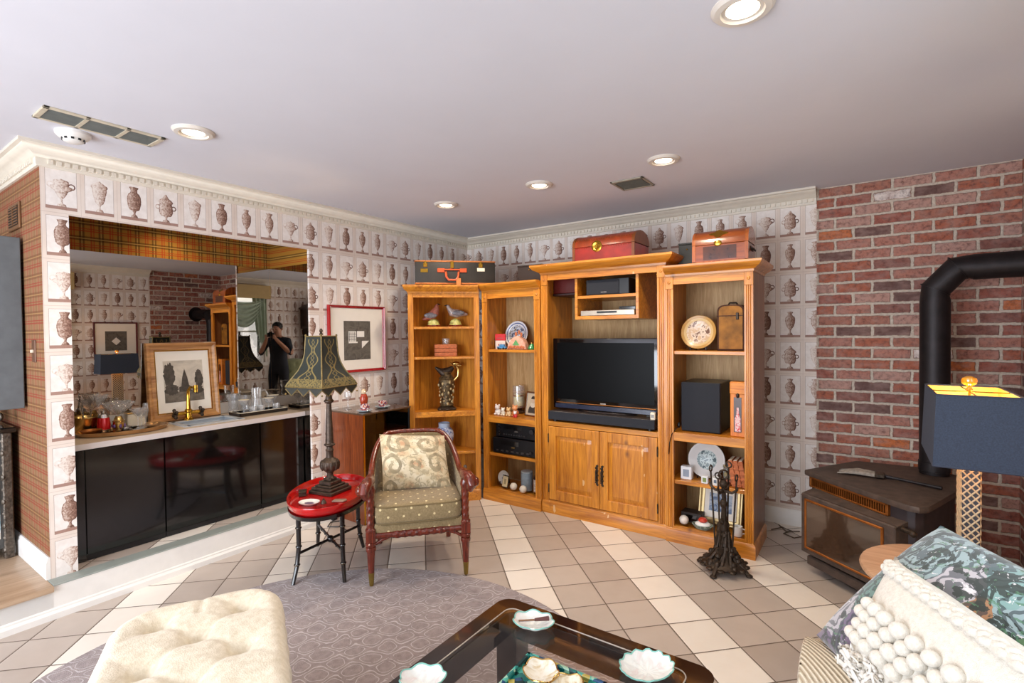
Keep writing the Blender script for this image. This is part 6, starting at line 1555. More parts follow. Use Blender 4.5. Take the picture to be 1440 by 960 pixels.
# ================================================================== STOVE
S0 = Vector((3.213, -.651)); 
st_ = thing('pellet_stove', 'dark brown cast iron stove with copper-trimmed glass door against the brick', 'stove', (3.60, -.62, 0))
top = [(3.213, -.655), (3.650, -1.075), (3.700, -1.112), (3.735, -1.118), (3.775, -1.085), (3.920, -.700), (3.985, -.340), (3.83, -.215), (3.470, -.235)]
part('top_plate', B().prism(top, .548, .582, 0, None, .010), stove_iron, st_)
cx_, cy_ = 3.62, -.62
part('body', B().prism([(cx_+(x-cx_)*.90, cy_+(y-cy_)*.90) for x, y in top], .11, .549, 0, None, .006), stove_dark, st_)
ang = atan2(-.36, .435); Ms = Matrix.Translation((3.205, -.770, 0)) @ Matrix.Rotation(ang, 4, 'Z'); DW = .565
# local: x along the front, y into the stove
part('door', B().box(0, DW, 0, .13, .120, .470, 0, .006, Ms).prism([(0, .455), (.02, .470), (.15, .500), (.15, .455)], 0, DW, 0, Ms @ Matrix(((0, 0, 1, 0), (1, 0, 0, 0), (0, 1, 0, 0), (0, 0, 0, 1)))), stove_iron, st_)
b = B()
for a in ((.030, DW-.055, .150, .163), (.030, DW-.055, .432, .445)): b.box(a[0], a[1], -.008, .004, a[2], a[3], 0, .003, Ms)
for a in ((.030, .044), (DW-.069, DW-.055)): b.box(a[0], a[1], -.008, .004, .150, .445, 0, .003, Ms)
part('door_trim', b, copper, st_)
part('door_glass', B().box(.042, DW-.067, -.003, .001, .160, .434, 0, 0, Ms), plain('sooty_glass', '#3e2c20', .06, coat=1.0, spec=.8, var=.35, scale=6), st_)
b = B().cyl(Ms @ Vector((DW-.035, .05, .455)), Ms @ Vector((DW+.055, .04, .455)), .013).ball(Ms @ Vector((DW+.058, .04, .452)), .017, 0, 8); part('door_latch', b, antique, st_)
Mg = Matrix.Translation((3.213, -.655, 0)) @ Matrix.Rotation(atan2(-.42, .437), 4, 'Z')
b = B().box(.025, .545, .012, .05, .484, .494, 0, .002, Mg).box(.025, .545, .012, .05, .536, .548, 0, .002, Mg).box(.025, .040, .012, .05, .484, .548, 0, .002, Mg).box(.530, .545, .012, .05, .484, .548, 0, .002, Mg)
for k in range(34): b.box(.046+.0143*k, .0500+.0143*k, .014, .030, .492, .540, 0, 0, Mg)
part('grille', b, copper, st_)
part('grille_backing', B().box(.028, .542, .030, .06, .488, .546, 0, 0, Mg), black_plastic, st_)
part('ash_ledge', B().box(.02, DW-.0, .02, .20, .045, .100, 0, .008, Ms), stove_iron, st_)
part('pedestal', B().prism([(cx_+(x-cx_)*.74, cy_+(y-cy_)*.74) for x, y in top], .0, .112), stove_dark, st_)
sp = thing('stove_pipe', 'black stove pipe rising from the stove and bending into the right wall', 'pipe', (3.856, -.355, .582))
pr = .072
part('vertical_pipe', B().cyl((3.856, -.355, .583), (3.856, -.355, 1.602), pr, None, 32), black_metal, sp)
part('collar', B().lathe([(pr, .60), (pr+.004, .602), (pr+.004, .655), (pr, .657)], (3.856, -.355, 0), 32), black_metal, sp)
b = B(); ez, ex = 1.785, 3.856
gore = [(3.856, -.355, 1.600), (3.8565, -.355, 1.668), (3.955, -.363, 1.7855), (4.03, -.370, 1.786)]
b.tube(gore, pr, 32); part('elbow', b, black_metal, sp, ang=14)
b = B()
for i, p in enumerate(gore[1:3]):
    q0 = Vector(gore[i]); q1 = Vector(gore[i+2]); dd = (q1-q0).normalized(); pv = Vector(p); b.cyl(pv-dd*.003, pv+dd*.003, pr*1.085, None, 32)
part('elbow_seams', b, black_metal, sp)
part('horizontal_pipe', B().cyl((4.02, -.369, 1.786), (XR-.001, -.397, 1.786), pr, None, 32), black_metal, sp)
part('wall_collar', B().cyl((XR-.012, -.396, 1.786), (XR-.001, -.397, 1.786), .115, None, 32), black_metal, sp)
br = thing('hearth_brush', 'grey hearth brush with dark handle lying on the stove top', 'brush', (3.53, -.63, .583), R(0))
b = B(); rn = random.Random(2)
for k in range(46):
    u = rn.uniform(-1, 1); v = rn.uniform(0, 1); x0 = 3.575+.01*u; y0 = -.632+.030*u; b.tube([(x0, y0, .594+.012*v), (x0-.10, y0+.010+.012*u, .598+.012*v), (x0-.165-.02*rn.random(), y0+.020+.02*u, .588+.006*rn.random())], [.004, .005, .0015], 5)
part('bristles', b, plain('brush_grey', '#8a8076', .8, var=.3, scale=60), br)
part('ferrule', B().box(3.565, 3.615, -.668, -.600, .586, .612, 0, .006), antique, br)
part('handle', B().tube([(3.61, -.640, .598), (3.70, -.670, .596), (3.855, -.735, .594)], [.011, .008, .009], 10), black_metal, br)

# ------------------------------------------------------------------ fire tool stand
fx, fy = 2.822, -1.015
ft = thing('fire_tool_stand', 'ornate cast bronze fire tool stand before the right bookcase', 'fire tools', (fx, fy, 0), R(35))
b = B()
for k in range(4):
    a = pi/4+pi/2*k; c, s = cos(a), sin(a)
    b.tube([(c*.05, s*.05, .07), (c*.10, s*.10, .055), (c*.135, s*.135, .02), (c*.150, s*.150, .010)], [.020, .017, .012, .010], 8).ball((c*.148, s*.148, .010), (.020, .020, .010), 0, 8)
part('feet', b, antique, ft, True)
b = B(); rn = random.Random(9)
b.lathe([(0, .035), (.115, .035), (.125, .045), (.110, .055), (.07, .075), (.05, .11), (.040, .16), (.036, .20), (.028, .24), (.030, .27), (.020, .30), (0, .30)], (0, 0, 0), 20)
for k in range(70):
    z = rn.uniform(.04, .30); a = rn.uniform(0, 2*pi); r = .115*max(.22, 1-(z-.04)/.16)*.97; b.ball((r*cos(a), r*sin(a), z), (.017, .017, .020), 0, 6)
for k in range(12):
    a = 2*pi*k/12; b.tube([(.10*cos(a), .10*sin(a), .045), (.05*cos(a+.3), .05*sin(a+.3), .12), (.03*cos(a+.6), .03*sin(a+.6), .24)], [.012, .010, .006], 6)
    b.ball((.125*cos(a), .125*sin(a), .040), (.022, .022, .010), 0, 6)
part('figure_base', b, antique, ft, True)
b = B().tube([(0, 0, .28), (.004, 0, .42), (0, 0, .50)], [.018, .013, .012], 10).ball((0, 0, .40), (.022, .022, .03), 0, 8).ball((0, 0, .52), (.024, .024, .028), 0, 10)
for k in range(4):
    a = pi/4+pi/2*k; c, s = cos(a), sin(a); b.tube([(0, 0, .48), (c*.05, s*.05, .475), (c*.078, s*.078, .495), (c*.084, s*.084, .515)], [.010, .008, .007, .006], 8)
b.tube([(.028*cos(2*pi*k/16), 0, .575+.028*sin(2*pi*k/16)) for k in range(16)], .006, 6, closed=True)
part('column', b, antique, ft, True)
for k, (nm, h) in enumerate((('poker', .62), ('tongs', .60), ('shovel', .585), ('brush', .57))):
    a = pi/4+pi/2*k; c, s = cos(a), sin(a); r = .070
    b = B().tube([(c*r*1.1, s*r*1.1, h-.02), (c*r*.95, s*r*.95, .40), (c*r*.72, s*r*.72, .12)], .0055, 8)
    b.tube([(c*r*1.1+.018*cos(2*pi*q/14)*-s, s*r*1.1+.018*cos(2*pi*q/14)*c, h+.018*sin(2*pi*q/14)) for q in range(14)], .0045, 6, closed=True)
    if nm in ('shovel', 'brush'): b.box(c*r*.72-.022, c*r*.72+.022, s*r*.72-.010, s*r*.72+.010, .085, .15, 0, .003)
    else: b.ball((c*r*.72, s*r*.72, .11), (.010, .010, .016), 0, 6)
    tl = part(nm, b, antique, ft, True)

b = B().tube([(2.968, -.19, .004), (3.03, -.10, .004), (3.09, -.14, .004), (3.05, -.22, .004), (3.12, -.27, .004), (3.17, -.20, .004)], .004, 6).tube([(3.00, -.06, .004), (3.06, -.17, .004), (3.14, -.12, .004)], .004, 6)
single('power_cord', b, plain('brown_cord', '#5a4a3a', .6), 'thin dark cord on the tiles beside the baseboard, by the stove', 'cord')
b = B().tube([(.20, -1.80, .004), (.16, -1.86, .004), (.22, -1.93, .004), (.30, -1.87, .004), (.42, -1.90, .004)], .004, 6).box(.12, .15, -1.83, -1.79, .0, .03, 0, .004)
single('power_cord', b, black_plastic, 'dark power cord on the floor beneath the red tray table', 'cord')

# ================================================================== COFFEE TABLE
table_glass = thin_glass('table_glass', (.93, .92, .90), .8, .05)
lacq = plain('brown_lacquer', '#20130f', .06, coat=1.0, spec=.6, var=.25, scale=50)
X0, X1, Y0, Y1, ZT = 2.372, 3.158, -3.86, -2.640, .420
ct = thing('coffee_table', 'large dark lacquer coffee table with inset glass top', 'coffee table', ((X0+X1)/2, (Y0+Y1)/2, RZ))
def rrect(x0, x1, y0, y1, r, n=8):
    P = []
    for cx, cy, a0 in ((x1-r, y1-r, 0), (x0+r, y1-r, 90), (x0+r, y0+r, 180), (x1-r, y0+r, 270)):
        for k in range(n+1): a = R(a0+90*k/n); P.append((cx+r*cos(a), cy+r*sin(a)))
    return P
fw2 = .080
def ringgrid(b, o, i, z0, z1):
    n = len(o); seq = [(o, z0), (o, z0+.004), (o, z1-.004), (o, z1), (i, z1), (i, z0)]
    def f(u, v):
        k = round(u*n) % n; q = round(v*6) % 6; P, z = seq[q]; c = P[k]
        return (c[0], c[1], z)
    b.grid(f, n, 6, 0, cu=True, cv=True); return b
b = ringgrid(B(), rrect(X0, X1, Y0, Y1, .055), rrect(X0+fw2, X1-fw2, Y0+fw2, Y1-fw2, .03), ZT-.045, ZT)
part('top_frame', b, lacq, ct)
part('glass_top', B().prism(rrect(X0+fw2-.012, X1-fw2+.012, Y0+fw2-.012, Y1-fw2+.012, .034), ZT+.0005, ZT+.0095), table_glass, ct)
P_ = rrect(X0+fw2-.012, X1-fw2+.012, Y0+fw2-.012, Y1-fw2+.012, .034)
part('glass_edge_glint', B().tube([(x, y, ZT+.0085) for x, y in P_], .0022, 6, closed=True), plain('glass_edge_glint', '#a89c90', .2), ct)  # pale line standing in for the highlight along the rim of the glass
b = ringgrid(B(), rrect(X0+.03, X1-.03, Y0+.03, Y1-.03, .03), rrect(X0+.055, X1-.055, Y0+.055, Y1-.055, .02), ZT-.11, ZT-.044); part('apron', b, lacq, ct)
for sx, sy in ((X0, Y0), (X1-.115, Y0), (X0, Y1-.115), (X1-.115, Y1-.115)):
    part('leg', B().box(sx+.020, sx+.110, sy+.020, sy+.110, RZ, ZT-.044, 0, .006), lacq, ct)
GZ = ZT+.0100
def shell_dish(name, label, x, y, r, lobes, rz, m, edge, flat=.75, h=.022):
    t = thing(name, label, 'dish', (x, y, GZ), rz, 'shell dishes on the coffee table')
    def f(u, v):
        a = 2*pi*u; rr = r*v*(1+.10*abs(cos(lobes*a/2))*v-.06*cos(a)); z = .002+h*v**2.2+.003*v*cos(lobes*a); return (rr*cos(a), rr*flat*sin(a), z)
    b = B().grid(f, 48, 10, cu=True).grid(lambda u, v: tuple(Vector(f(u, v))-Vector((0, 0, .004*(1 if v < 1 else .0)))) if True else 0, 48, 10, cu=True)
    part('dish', b, m, t, True, ang=60)
    part('rim', B().tube([f(k/48, 1.0) for k in range(48)], .0022, 6, closed=True), edge, t, True); return t
shell_m = paint_mat('pearl_shell', ['#c4d4d0', '#e8e6e0', '#dcdcd8', '#d8ccc8', '#eceae6'], 14); teal = plain('teal_edge', '#7cb8ac', .3, coat=.4)
t = shell_dish('shell_dish', 'white shell dish holding a dark knife, nearest the far corner of the coffee table', 2.585, -2.765, .066, 7, R(20), shell_m, teal, .80)
t = shell_dish('shell_dish', 'white ruffled shell dish at the right of the coffee table', 2.990, -2.775, .078, 13, R(60), shell_m, teal, .82)
t = shell_dish('shell_dish', 'white shell dish at the left edge of the coffee table glass', 2.472, -3.185, .062, 7, R(40), shell_m, teal, .80)
t = thing('spreader', 'small dark handled spreader lying in the far shell dish', 'knife', (2.585, -2.765, GZ+.020), R(40))
part('blade', B().box(-.055, .0, -.006, .006, .002, .004, 0, .001), silver, t, True); part('handle', B().tube([(0, 0, .004), (.05, 0, .006)], [.005, .008], 8), plain('knife_brown', '#5a3430', .4), t, True)
k = NT('abalone'); n = k.voro(k.coord(), 55, 'Color'); r_ = k.sep(n)
abal = k.fin(k.ramp(r_[0], [(0, lin('#0c3a3c')), (.25, lin('#1c7a74')), (.45, lin('#5cc0b0')), (.6, lin('#24507a')), (.75, lin('#a8d4b8')), (.9, lin('#c8b860'))], 'CONSTANT'), .15, .3, .5, .6)
t = thing('abalone_tray', 'square iridescent abalone tray in the middle of the coffee table', 'tray', (2.795, -3.045, GZ), R(2))
part('tray', B().box(-.130, .130, -.130, .130, .001, .010, 0, .003).box(-.132, -.118, -.132, .132, .009, .022, 0, .003).box(.118, .132, -.132, .132, .009, .022, 0, .003).box(-.132, .132, -.132, -.118, .009, .022, 0, .003).box(-.132, .132, .118, .132, .009, .022, 0, .003), abal, t, True)
Gs = GZ; GZ = Gs+.0110
shell_dish('shell_half', 'white half shell with tan edge at the left of the abalone tray', 2.745, -2.985, .052, 5, R(150), paint_mat('shell_tan', ['#b89a6a', '#e8e4da', '#e0d8c8', '#c8b48c', '#f0ece4'], 16), gold, .9)
shell_dish('shell_half', 'white half shell with speckled side at the right of the abalone tray', 2.842, -3.000, .050, 5, R(80), paint_mat('shell_tan2', ['#a88a5a', '#e4dccc', '#d8ccb4', '#b89c6c', '#ece4d8'], 22), gold, .9)
GZ = Gs

# ================================================================== TUFTED BENCH
va = R(-28); v_ = Vector((cos(va), sin(va))); u_ = Vector((-sin(va), cos(va)))
BO = Vector((1.398, -3.583)); BW, BL_ = .505, .80
bench = thing('tufted_bench', 'cream damask tufted ottoman bench at the lower left', 'ottoman', (BO.x+u_.x*BW/2+v_.x*BL_/2, BO.y+u_.y*BW/2+v_.y*BL_/2, RZ), va)
# local: x along its length, y across
btn = []
for i in range(5):
    for j in ((-.128, .128) if i % 2 == 0 else (-.0, )): btn.append((-BL_/2+.13+.130*i, j))
def topf(u, v):
    # u around length, v across; the sheet wraps over the rounded edges
    def wrap(t, L):
        s = (t-.5)*2; k = .80
        if abs(s) < k: return s/k*(L/2-.035), 0
        a = (abs(s)-k)/(1-k); 
        if a < .5: th = a/.5*pi/2; return sgp(s, 0)*(L/2-.035+.045*sin(th))*(1 if s > 0 else 1)*1.0, .055*(1-cos(th))
        return sgp(s, 0)*(L/2+.010-.012*(a-.5)), .055+.12*(a-.5)/.5
    x, dx = wrap(u, BL_); y, dy = wrap(v, BW)
    z = .490-max(dx, dy)-.25*min(dx, dy)
    if max(dx, dy) < .06:
        dmin = min(hypot(x-a, y-b_) for a, b_ in btn); z -= .034*math.exp(-(dmin/.030)**2)
        z += .022*sin(min(dmin, .12)/.12*pi/2)-.022
        for i_, (a, b_) in enumerate(btn):           # pleats running from each button to its neighbours and the edge
            for sx in (-1, 1):
                for sy in (-1, 1):
                    ex, ey = sx*.713, sy*.701; dx_, dy_ = x-a, y-b_; al = dx_*ex+dy_*ey
                    if 0 < al < .19: q = abs(dx_*ey-dy_*ex); z -= .006*math.exp(-(q/.012)**2)*(1-al/.19)**.7
        if y > .17 or y < -.17 or x < -BL_/2+.13: z -= .006*math.exp(-((y)/.012)**2)
    cx_c, cy_c = BL_/2-.14, BW/2-.14; vx, vy = abs(x)-cx_c, abs(y)-cy_c
    if vx > 0 and vy > 0: q = max(vx, vy)/hypot(vx, vy); x = sgp(x, 0)*(cx_c+vx*q); y = sgp(y, 0)*(cy_c+vy*q)
    if max(dx, dy) >= .06:
        w = .006*sin((x+y)*55); 
        if dx > dy: x += w*(1 if x > 0 else -1)
        else: y += w*(1 if y > 0 else -1)
    return (x, y, z-RZ)
part('tufted_top', B().grid(topf, 120, 70), cream_tuft, bench, True, ang=80)
b = B()
for a, c in btn: b.ball((a, c, .438-RZ), (.010, .010, .006), 0, 8)
part('buttons', b, cream_tuft, bench, True)
part('base', B().box(-BL_/2+.008, BL_/2-.008, -BW/2+.008, BW/2-.008, .10-RZ, .34, 0, .010, seg=2), cream_tuft, bench, True)
for sx in (-1, 1):
    for sy in (-1, 1): part('leg', B().lathe([(0, 0), (.016, 0), (.024, .05), (.028, .095), (0, .10)], (sx*(BL_/2-.06), sy*(BW/2-.06), 0), 14), darkwood, bench, True)

# ================================================================== SOFA AND CUSHIONS
sofa = thing('sofa', 'cream ribbed sofa along the side window, its arm at the lower right', 'sofa', (3.80, -3.2, 0))
part('seat_base', B().box(3.42, 4.20, -3.95, -2.44, .08, .30, 0, .02, seg=2), ribbed, sofa)
part('seat_cushion', B().box(3.39, 4.06, -3.28, -2.655, .30, .455, 0, .05, seg=3), ribbed, sofa)
part('seat_cushion', B().box(3.39, 4.06, -3.92, -3.285, .30, .455, 0, .05, seg=3), ribbed, sofa)
b = B()
arm = [(-.125, .05), (-.125, .46)]+[(-.125*cos(k*pi/12), .46+.062*sin(k*pi/12)) for k in range(1, 12)]+[(.125, .46), (.125, .05)]
b.prism(arm, 0, .83, 0, Matrix.Translation((3.365, -2.535, 0)) @ Matrix(((0, 0, 1, 0), (1, 0, 0, 0), (0, 1, 0, 0), (0, 0, 0, 1))), .018)
part('arm', b, ribbed, sofa)
b = B().prism(arm, 0, .83, 0, Matrix.Translation((3.365, -4.03, 0)) @ Matrix(((0, 0, 1, 0), (1, 0, 0, 0), (0, 1, 0, 0), (0, 0, 0, 1))), .018); part('arm', b, ribbed, sofa)
part('back', B().box(4.02, 4.235, -3.95, -2.60, .28, .78, 0, .07, seg=4), ribbed, sofa)
for x in (3.46, 4.15):
    for y in (-3.98, -2.50): part('foot', B().cyl((x, y, 0), (x, y, .085), .022, .028), darkwood, sofa)
fc = B(); pillow(fc, [(3.400, -2.475, .530), (3.700, -2.90, .50), (3.985, -2.74, .86), (3.695, -2.36, .885)], .20, 30, pinch=.02)
single('floral_cushion', fc, floral, 'dark floral velvet cushion leaning on the sofa arm', 'cushion', ang=80)
WC = [Vector((3.470, -2.640, .545)), Vector((3.745, -3.01, .535)), Vector((3.840, -2.975, .825)), Vector((3.588, -2.455, .806))]
wt = thing('pompom_cushion', 'off-white woven cushion with pompoms and a braided band, in front of the floral one', 'cushion', ((WC[0].x+WC[2].x)/2, (WC[0].y+WC[2].y)/2, .50))
wb = B(); pillow(wb, WC, .15, 26, pinch=.02); part('cover', wb, white_weave, wt, ang=80)
nr = (WC[1]-WC[0]).cross(WC[3]-WC[0]).normalized()
def wp(u, v, h=0):
    a = max(0, 1-abs(2*u-1)**2.3)*max(0, 1-abs(2*v-1)**2.3); p = (WC[0]*(1-u)+WC[1]*u)*(1-v)+(WC[3]*(1-u)+WC[2]*u)*v
    return p+nr*(.075*a**.55+h)
b = B()
for q in range(3):
    P = [wp(.02+.96*k/60, .865+.026*q+.010*sin(k*1.6+q*2.1), .006+.005*cos(k*1.6+q*2.1)) for k in range(61)]; b.tube(P, .0105, 8)
part('braided_band', b, white_weave, wt, ang=80)
b = B(); rn = random.Random(4)
for k in range(150):
    u = rn.uniform(.0, 1); v = rn.uniform(.02, .20); p = wp(u, v, .004)
    b.tube([p, p+nr*rn.uniform(.012, .022)+Vector((rn.uniform(-.01, .01), rn.uniform(-.01, .01), rn.uniform(-.006, .01))), p+nr*.006+Vector((rn.uniform(-.014, .014), rn.uniform(-.014, .014), -.006))], .0042, 5)
for k in range(160):
    p = wp(rn.uniform(0, 1), rn.uniform(.02, .20), .007); q = rn.uniform(.005, .010); b.ball(p, (q, q, q*.8), 0, 6)
part('shag_fringe', b, white_shag, wt, ang=80)
pom_me = None
for q in range(4):
    for k in range(9):
        u = .05+.098*k+(.049 if q % 2 else 0); v = .285+.088*q
        if u > .97: continue
        p = wp(u, v, .012)+Vector((rn.uniform(-.003, .003), rn.uniform(-.003, .003), 0))
        if pom_me is None:
            pb = B().ball((0, 0, 0), (.0195, .0195, .0180), 0, 10); o = link('pompom', pb, white_weave); pom_me = o.data
        else: o = bpy.data.objects.new('pompom', pom_me); COL.objects.link(o)
        o.parent = wt; o.location = ROOTM[wt.name].inverted() @ p; o.scale = [rn.uniform(.88, 1.12)]*3

# ------------------------------------------------------------------ end table and navy lamp
EX, EY, EZ = 3.800, -1.750, .520
et = thing('end_table', 'round pale wood end table between sofa and stove', 'side table', (EX, EY, 0))
part('table_top', B().lathe([(0, EZ-.026), (.285, EZ-.026), (.297, EZ-.020), (.300, EZ-.012), (.296, EZ-.003), (.286, EZ), (0, EZ)], (EX, EY, 0), 48), palewood, et)
part('pedestal', B().lathe([(0, .03), (.05, .03), (.035, .10), (.028, .25), (.038, .36), (.030, .42), (.07, EZ-.027), (0, EZ-.027)], (EX, EY, 0), 24), palewood, et)
for k in range(3):
    a = 2*pi*k/3+.4; part('foot', B().tube([(EX, EY, .10), (EX+.12*cos(a), EY+.12*sin(a), .07), (EX+.23*cos(a), EY+.23*sin(a), .014)], [.03, .022, .014], 10), palewood, et)
NX, NY, NZ = 3.850, -1.605, EZ+.0005
nl = thing('table_lamp', 'gilt lattice lamp with navy rectangular shade on the end table', 'lamp', (NX, NY, NZ))
part('foot', B().box(NX-.045, NX+.045, NY-.075, NY+.075, NZ, NZ+.022, 0, .004), bronze, nl)
part('column', B().box(NX-.026, NX+.026, NY-.058, NY+.058, NZ+.022, .955, 0, .003), plain('column_grey', '#45464e', .5, .1, var=.2), nl)
b = B(); wz = NZ+.03; hz_ = .925-wz
def lat(face):
    n = 13; st2 = hz_/n
    if face in ('-y', '+y'):
        yy = NY-.0595 if face == '-y' else NY+.0595; w = .050; x0 = NX-.025
        for k in range(-1, n):
            for s in (1, -1):
                p = []
                for q in (0, 1):
                    xx = x0+w*(q if s > 0 else 1-q); z = wz+st2*(k+q*2); p.append(Vector((xx, yy, z)))
                z0, z1 = p[0].z, p[1].z
                a0 = max(0, (wz-z0)/(z1-z0)); a1 = min(1, (wz+hz_-z0)/(z1-z0))
                if a1 > a0: b.tube([p[0].lerp(p[1], a0), p[0].lerp(p[1], a1)], .0030, 6)
    else:
        xx = NX-.0275 if face == '-x' else NX+.0275; w = .112; y0 = NY-.056
        for k in range(-1, n):
            for s in (1, -1):
                for hf in (0, 1):
                    p = [Vector((xx, y0+w*.5*(hf+(q if s > 0 else 1-q)), wz+st2*(k+q*2))) for q in (0, 1)]
                    z0, z1 = p[0].z, p[1].z; a0 = max(0, (wz-z0)/(z1-z0)); a1 = min(1, (wz+hz_-z0)/(z1-z0))
                    if a1 > a0: b.tube([p[0].lerp(p[1], a0), p[0].lerp(p[1], a1)], .0030, 6)
lat('-y'); lat('+y'); lat('-x'); lat('+x')
b.box(NX-.030, NX+.030, NY-.062, NY+.062, .925, .945, 0, .002)
part('lattice', b, plain('pale_gilt_lattice', '#d2bc98', .45, .3, var=.1), nl)
gl_ = plain('gold_lining', '#e0b050', .5, .0, var=.05)
z0, z1, hx0, hy0, hx1, hy1 = .940, 1.200, .128, .225, .118, .212
def wallq(i, ins, side):
    s = [(-1, -1), (1, -1), (1, 1), (-1, 1)]; a, c = s[i], s[(i+1) % 4]
    def f(u, v):
        hx = hx0+(hx1-hx0)*v-ins; hy = hy0+(hy1-hy0)*v-ins; return (NX+(a[0]*(1-u)+c[0]*u)*hx, NY+(a[1]*(1-u)+c[1]*u)*hy, z0+(z1-z0)*v)
    return f
b = B()
for i in range(4): b.grid(wallq(i, 0, 1), 4, 4)
sh = part('shade', b, [navy], nl)
b = B()
for i in range(4): b.grid(wallq(i, .004, 1), 4, 4)
part('lining', b, gl_, sh)
b = B()
for zq, hx, hy in ((z0, hx0, hy0), (z1, hx1, hy1)):
    for i in range(4):
        s = [(-1, -1), (1, -1), (1, 1), (-1, 1)]; a, c = s[i], s[(i+1) % 4]; b.cyl((NX+a[0]*(hx-.002), NY+a[1]*(hy-.002), zq), (NX+c[0]*(hx-.002), NY+c[1]*(hy-.002), zq), .0035, None, 6)
part('shade_wire', b, plain('shade_edge', '#2a3040', .7), sh)
b = B().cyl((NX, NY, .945), (NX, NY, 1.205), .004, None, 8).cyl((NX-hx1, NY, 1.196), (NX+hx1, NY, 1.196), .0025, None, 6).cyl((NX, NY-hy1, 1.196), (NX, NY+hy1, 1.196), .0025, None, 6); part('harp', b, brass, nl)
part('finial', B().lathe([(0, 1.203), (.012, 1.203), (.006, 1.214), (.008, 1.218), (.022, 1.228), (.025, 1.238), (.022, 1.249), (.010, 1.256), (0, 1.257)], (NX, NY, 0), 20), plain('amber_finial', '#e0981c', .08, coat=1, spec=.8), nl)
part('bulb', B().ball((NX, NY, 1.04), (.028, .028, .042), 0, 12), emis('bulb_glow_lamp', (1, .78, .45), 10.0), nl)
l = bpy.data.lights.new('navy_lamp_light', 'POINT'); l.energy = 3.5; l.color = (1, .78, .50); l.shadow_soft_size = .03
o = bpy.data.objects.new('navy_lamp_light', l); COL.objects.link(o); o.location = (NX, NY, 1.105)

# ================================================================== SEEN ONLY IN THE MIRROR
framed('framed_print', 'dark red framed grey print with a pale diamond on the side wall', Matrix.Translation((XR-.002, -1.478, 1.118)) @ Matrix.Rotation(R(-90), 4, 'Z'), .525, .53, plain('maroon_frame', '#5a0e16', .3, coat=.4), .020, (-.13, .13, .12, .40), artd,
       lambda o, p, y: (lambda q: setattr(q, 'parent', p))(link('pale_diamond', B().prism([(0, .20), (.055, .255), (.0, .31), (-.055, .255)], 0, .0012, 0, Matrix.Translation((0, y, 0)) @ Matrix.Rotation(R(90), 4, 'X')), white_ink)), .028)
# green tufted chair
gc = thing('tufted_chair', 'green button-tufted chair by the side wall, seen in the bar mirror', 'chair', (3.80, -4.99, 0), R(-90))
olive = plain('olive_velvet', '#7c8058', .8, sheen=.5, var=.1)
def tb(u, v):
    x = -.27+.54*u; z = .45+.50*v; z += .05*(1-(2*u-1)**2)*v; y = .22+.10*v-.08*(1-(2*u-1)**2)
    dmin = min(hypot(x-a, z-c) for a in (-.16, 0, .16) for c in (.60, .76, .9)); return (x, y+.030*math.exp(-(dmin/.035)**2)+.03*(max(0, abs(2*u-1)-.85)/.15)**2+.05*(max(0, v-.9)/.1)**2, z)
part('backrest', B().grid(tb, 36, 30).box(-.26, .26, .26, .34, .42, .93, 0, .04, seg=2), olive, gc, True, ang=80)
b = B(); soft_box(b, (0, -.02, .42), .56, .52, .16, .3); part('seat', b, olive, gc, True, ang=60)
for sx in (-1, 1):
    for sy in (-1, 1): part('leg', B().cyl((sx*.22, sy*.20, 0), (sx*.21, sy*.19, .36), .016, .024), darkwood, gc, True)
# tall dark cabinet clock
tc = thing('tall_cabinet', 'tall narrow dark wooden cabinet against the side wall, seen in the mirror', 'cabinet', (4.13, -5.52, 0))
part('base', B().box(4.00, XR-.003, -5.78, -5.26, 0, .35, 0, .008), darkwood, tc); part('trunk', B().box(4.03, XR-.003, -5.74, -5.30, .35, 1.55, 0, .006), darkwood, tc)
part('hood', B().box(3.99, XR-.003, -5.79, -5.25, 1.55, 1.92, 0, .008), darkwood, tc)
part('pediment', B().prism([(-.30, 0), (.30, 0), (.30, .03), (.16, .10), (0, .13), (-.16, .10), (-.30, .03)], 0, .28, 0, Matrix.Translation((4.00, -5.52, 1.92)) @ Matrix(((0, 0, 1, 0), (1, 0, 0, 0), (0, 1, 0, 0), (0, 0, 0, 1)))), darkwood, tc)
part('door', B().box(4.022, 4.032, -5.70, -5.34, .42, 1.48, 0, .004), mahog, tc)

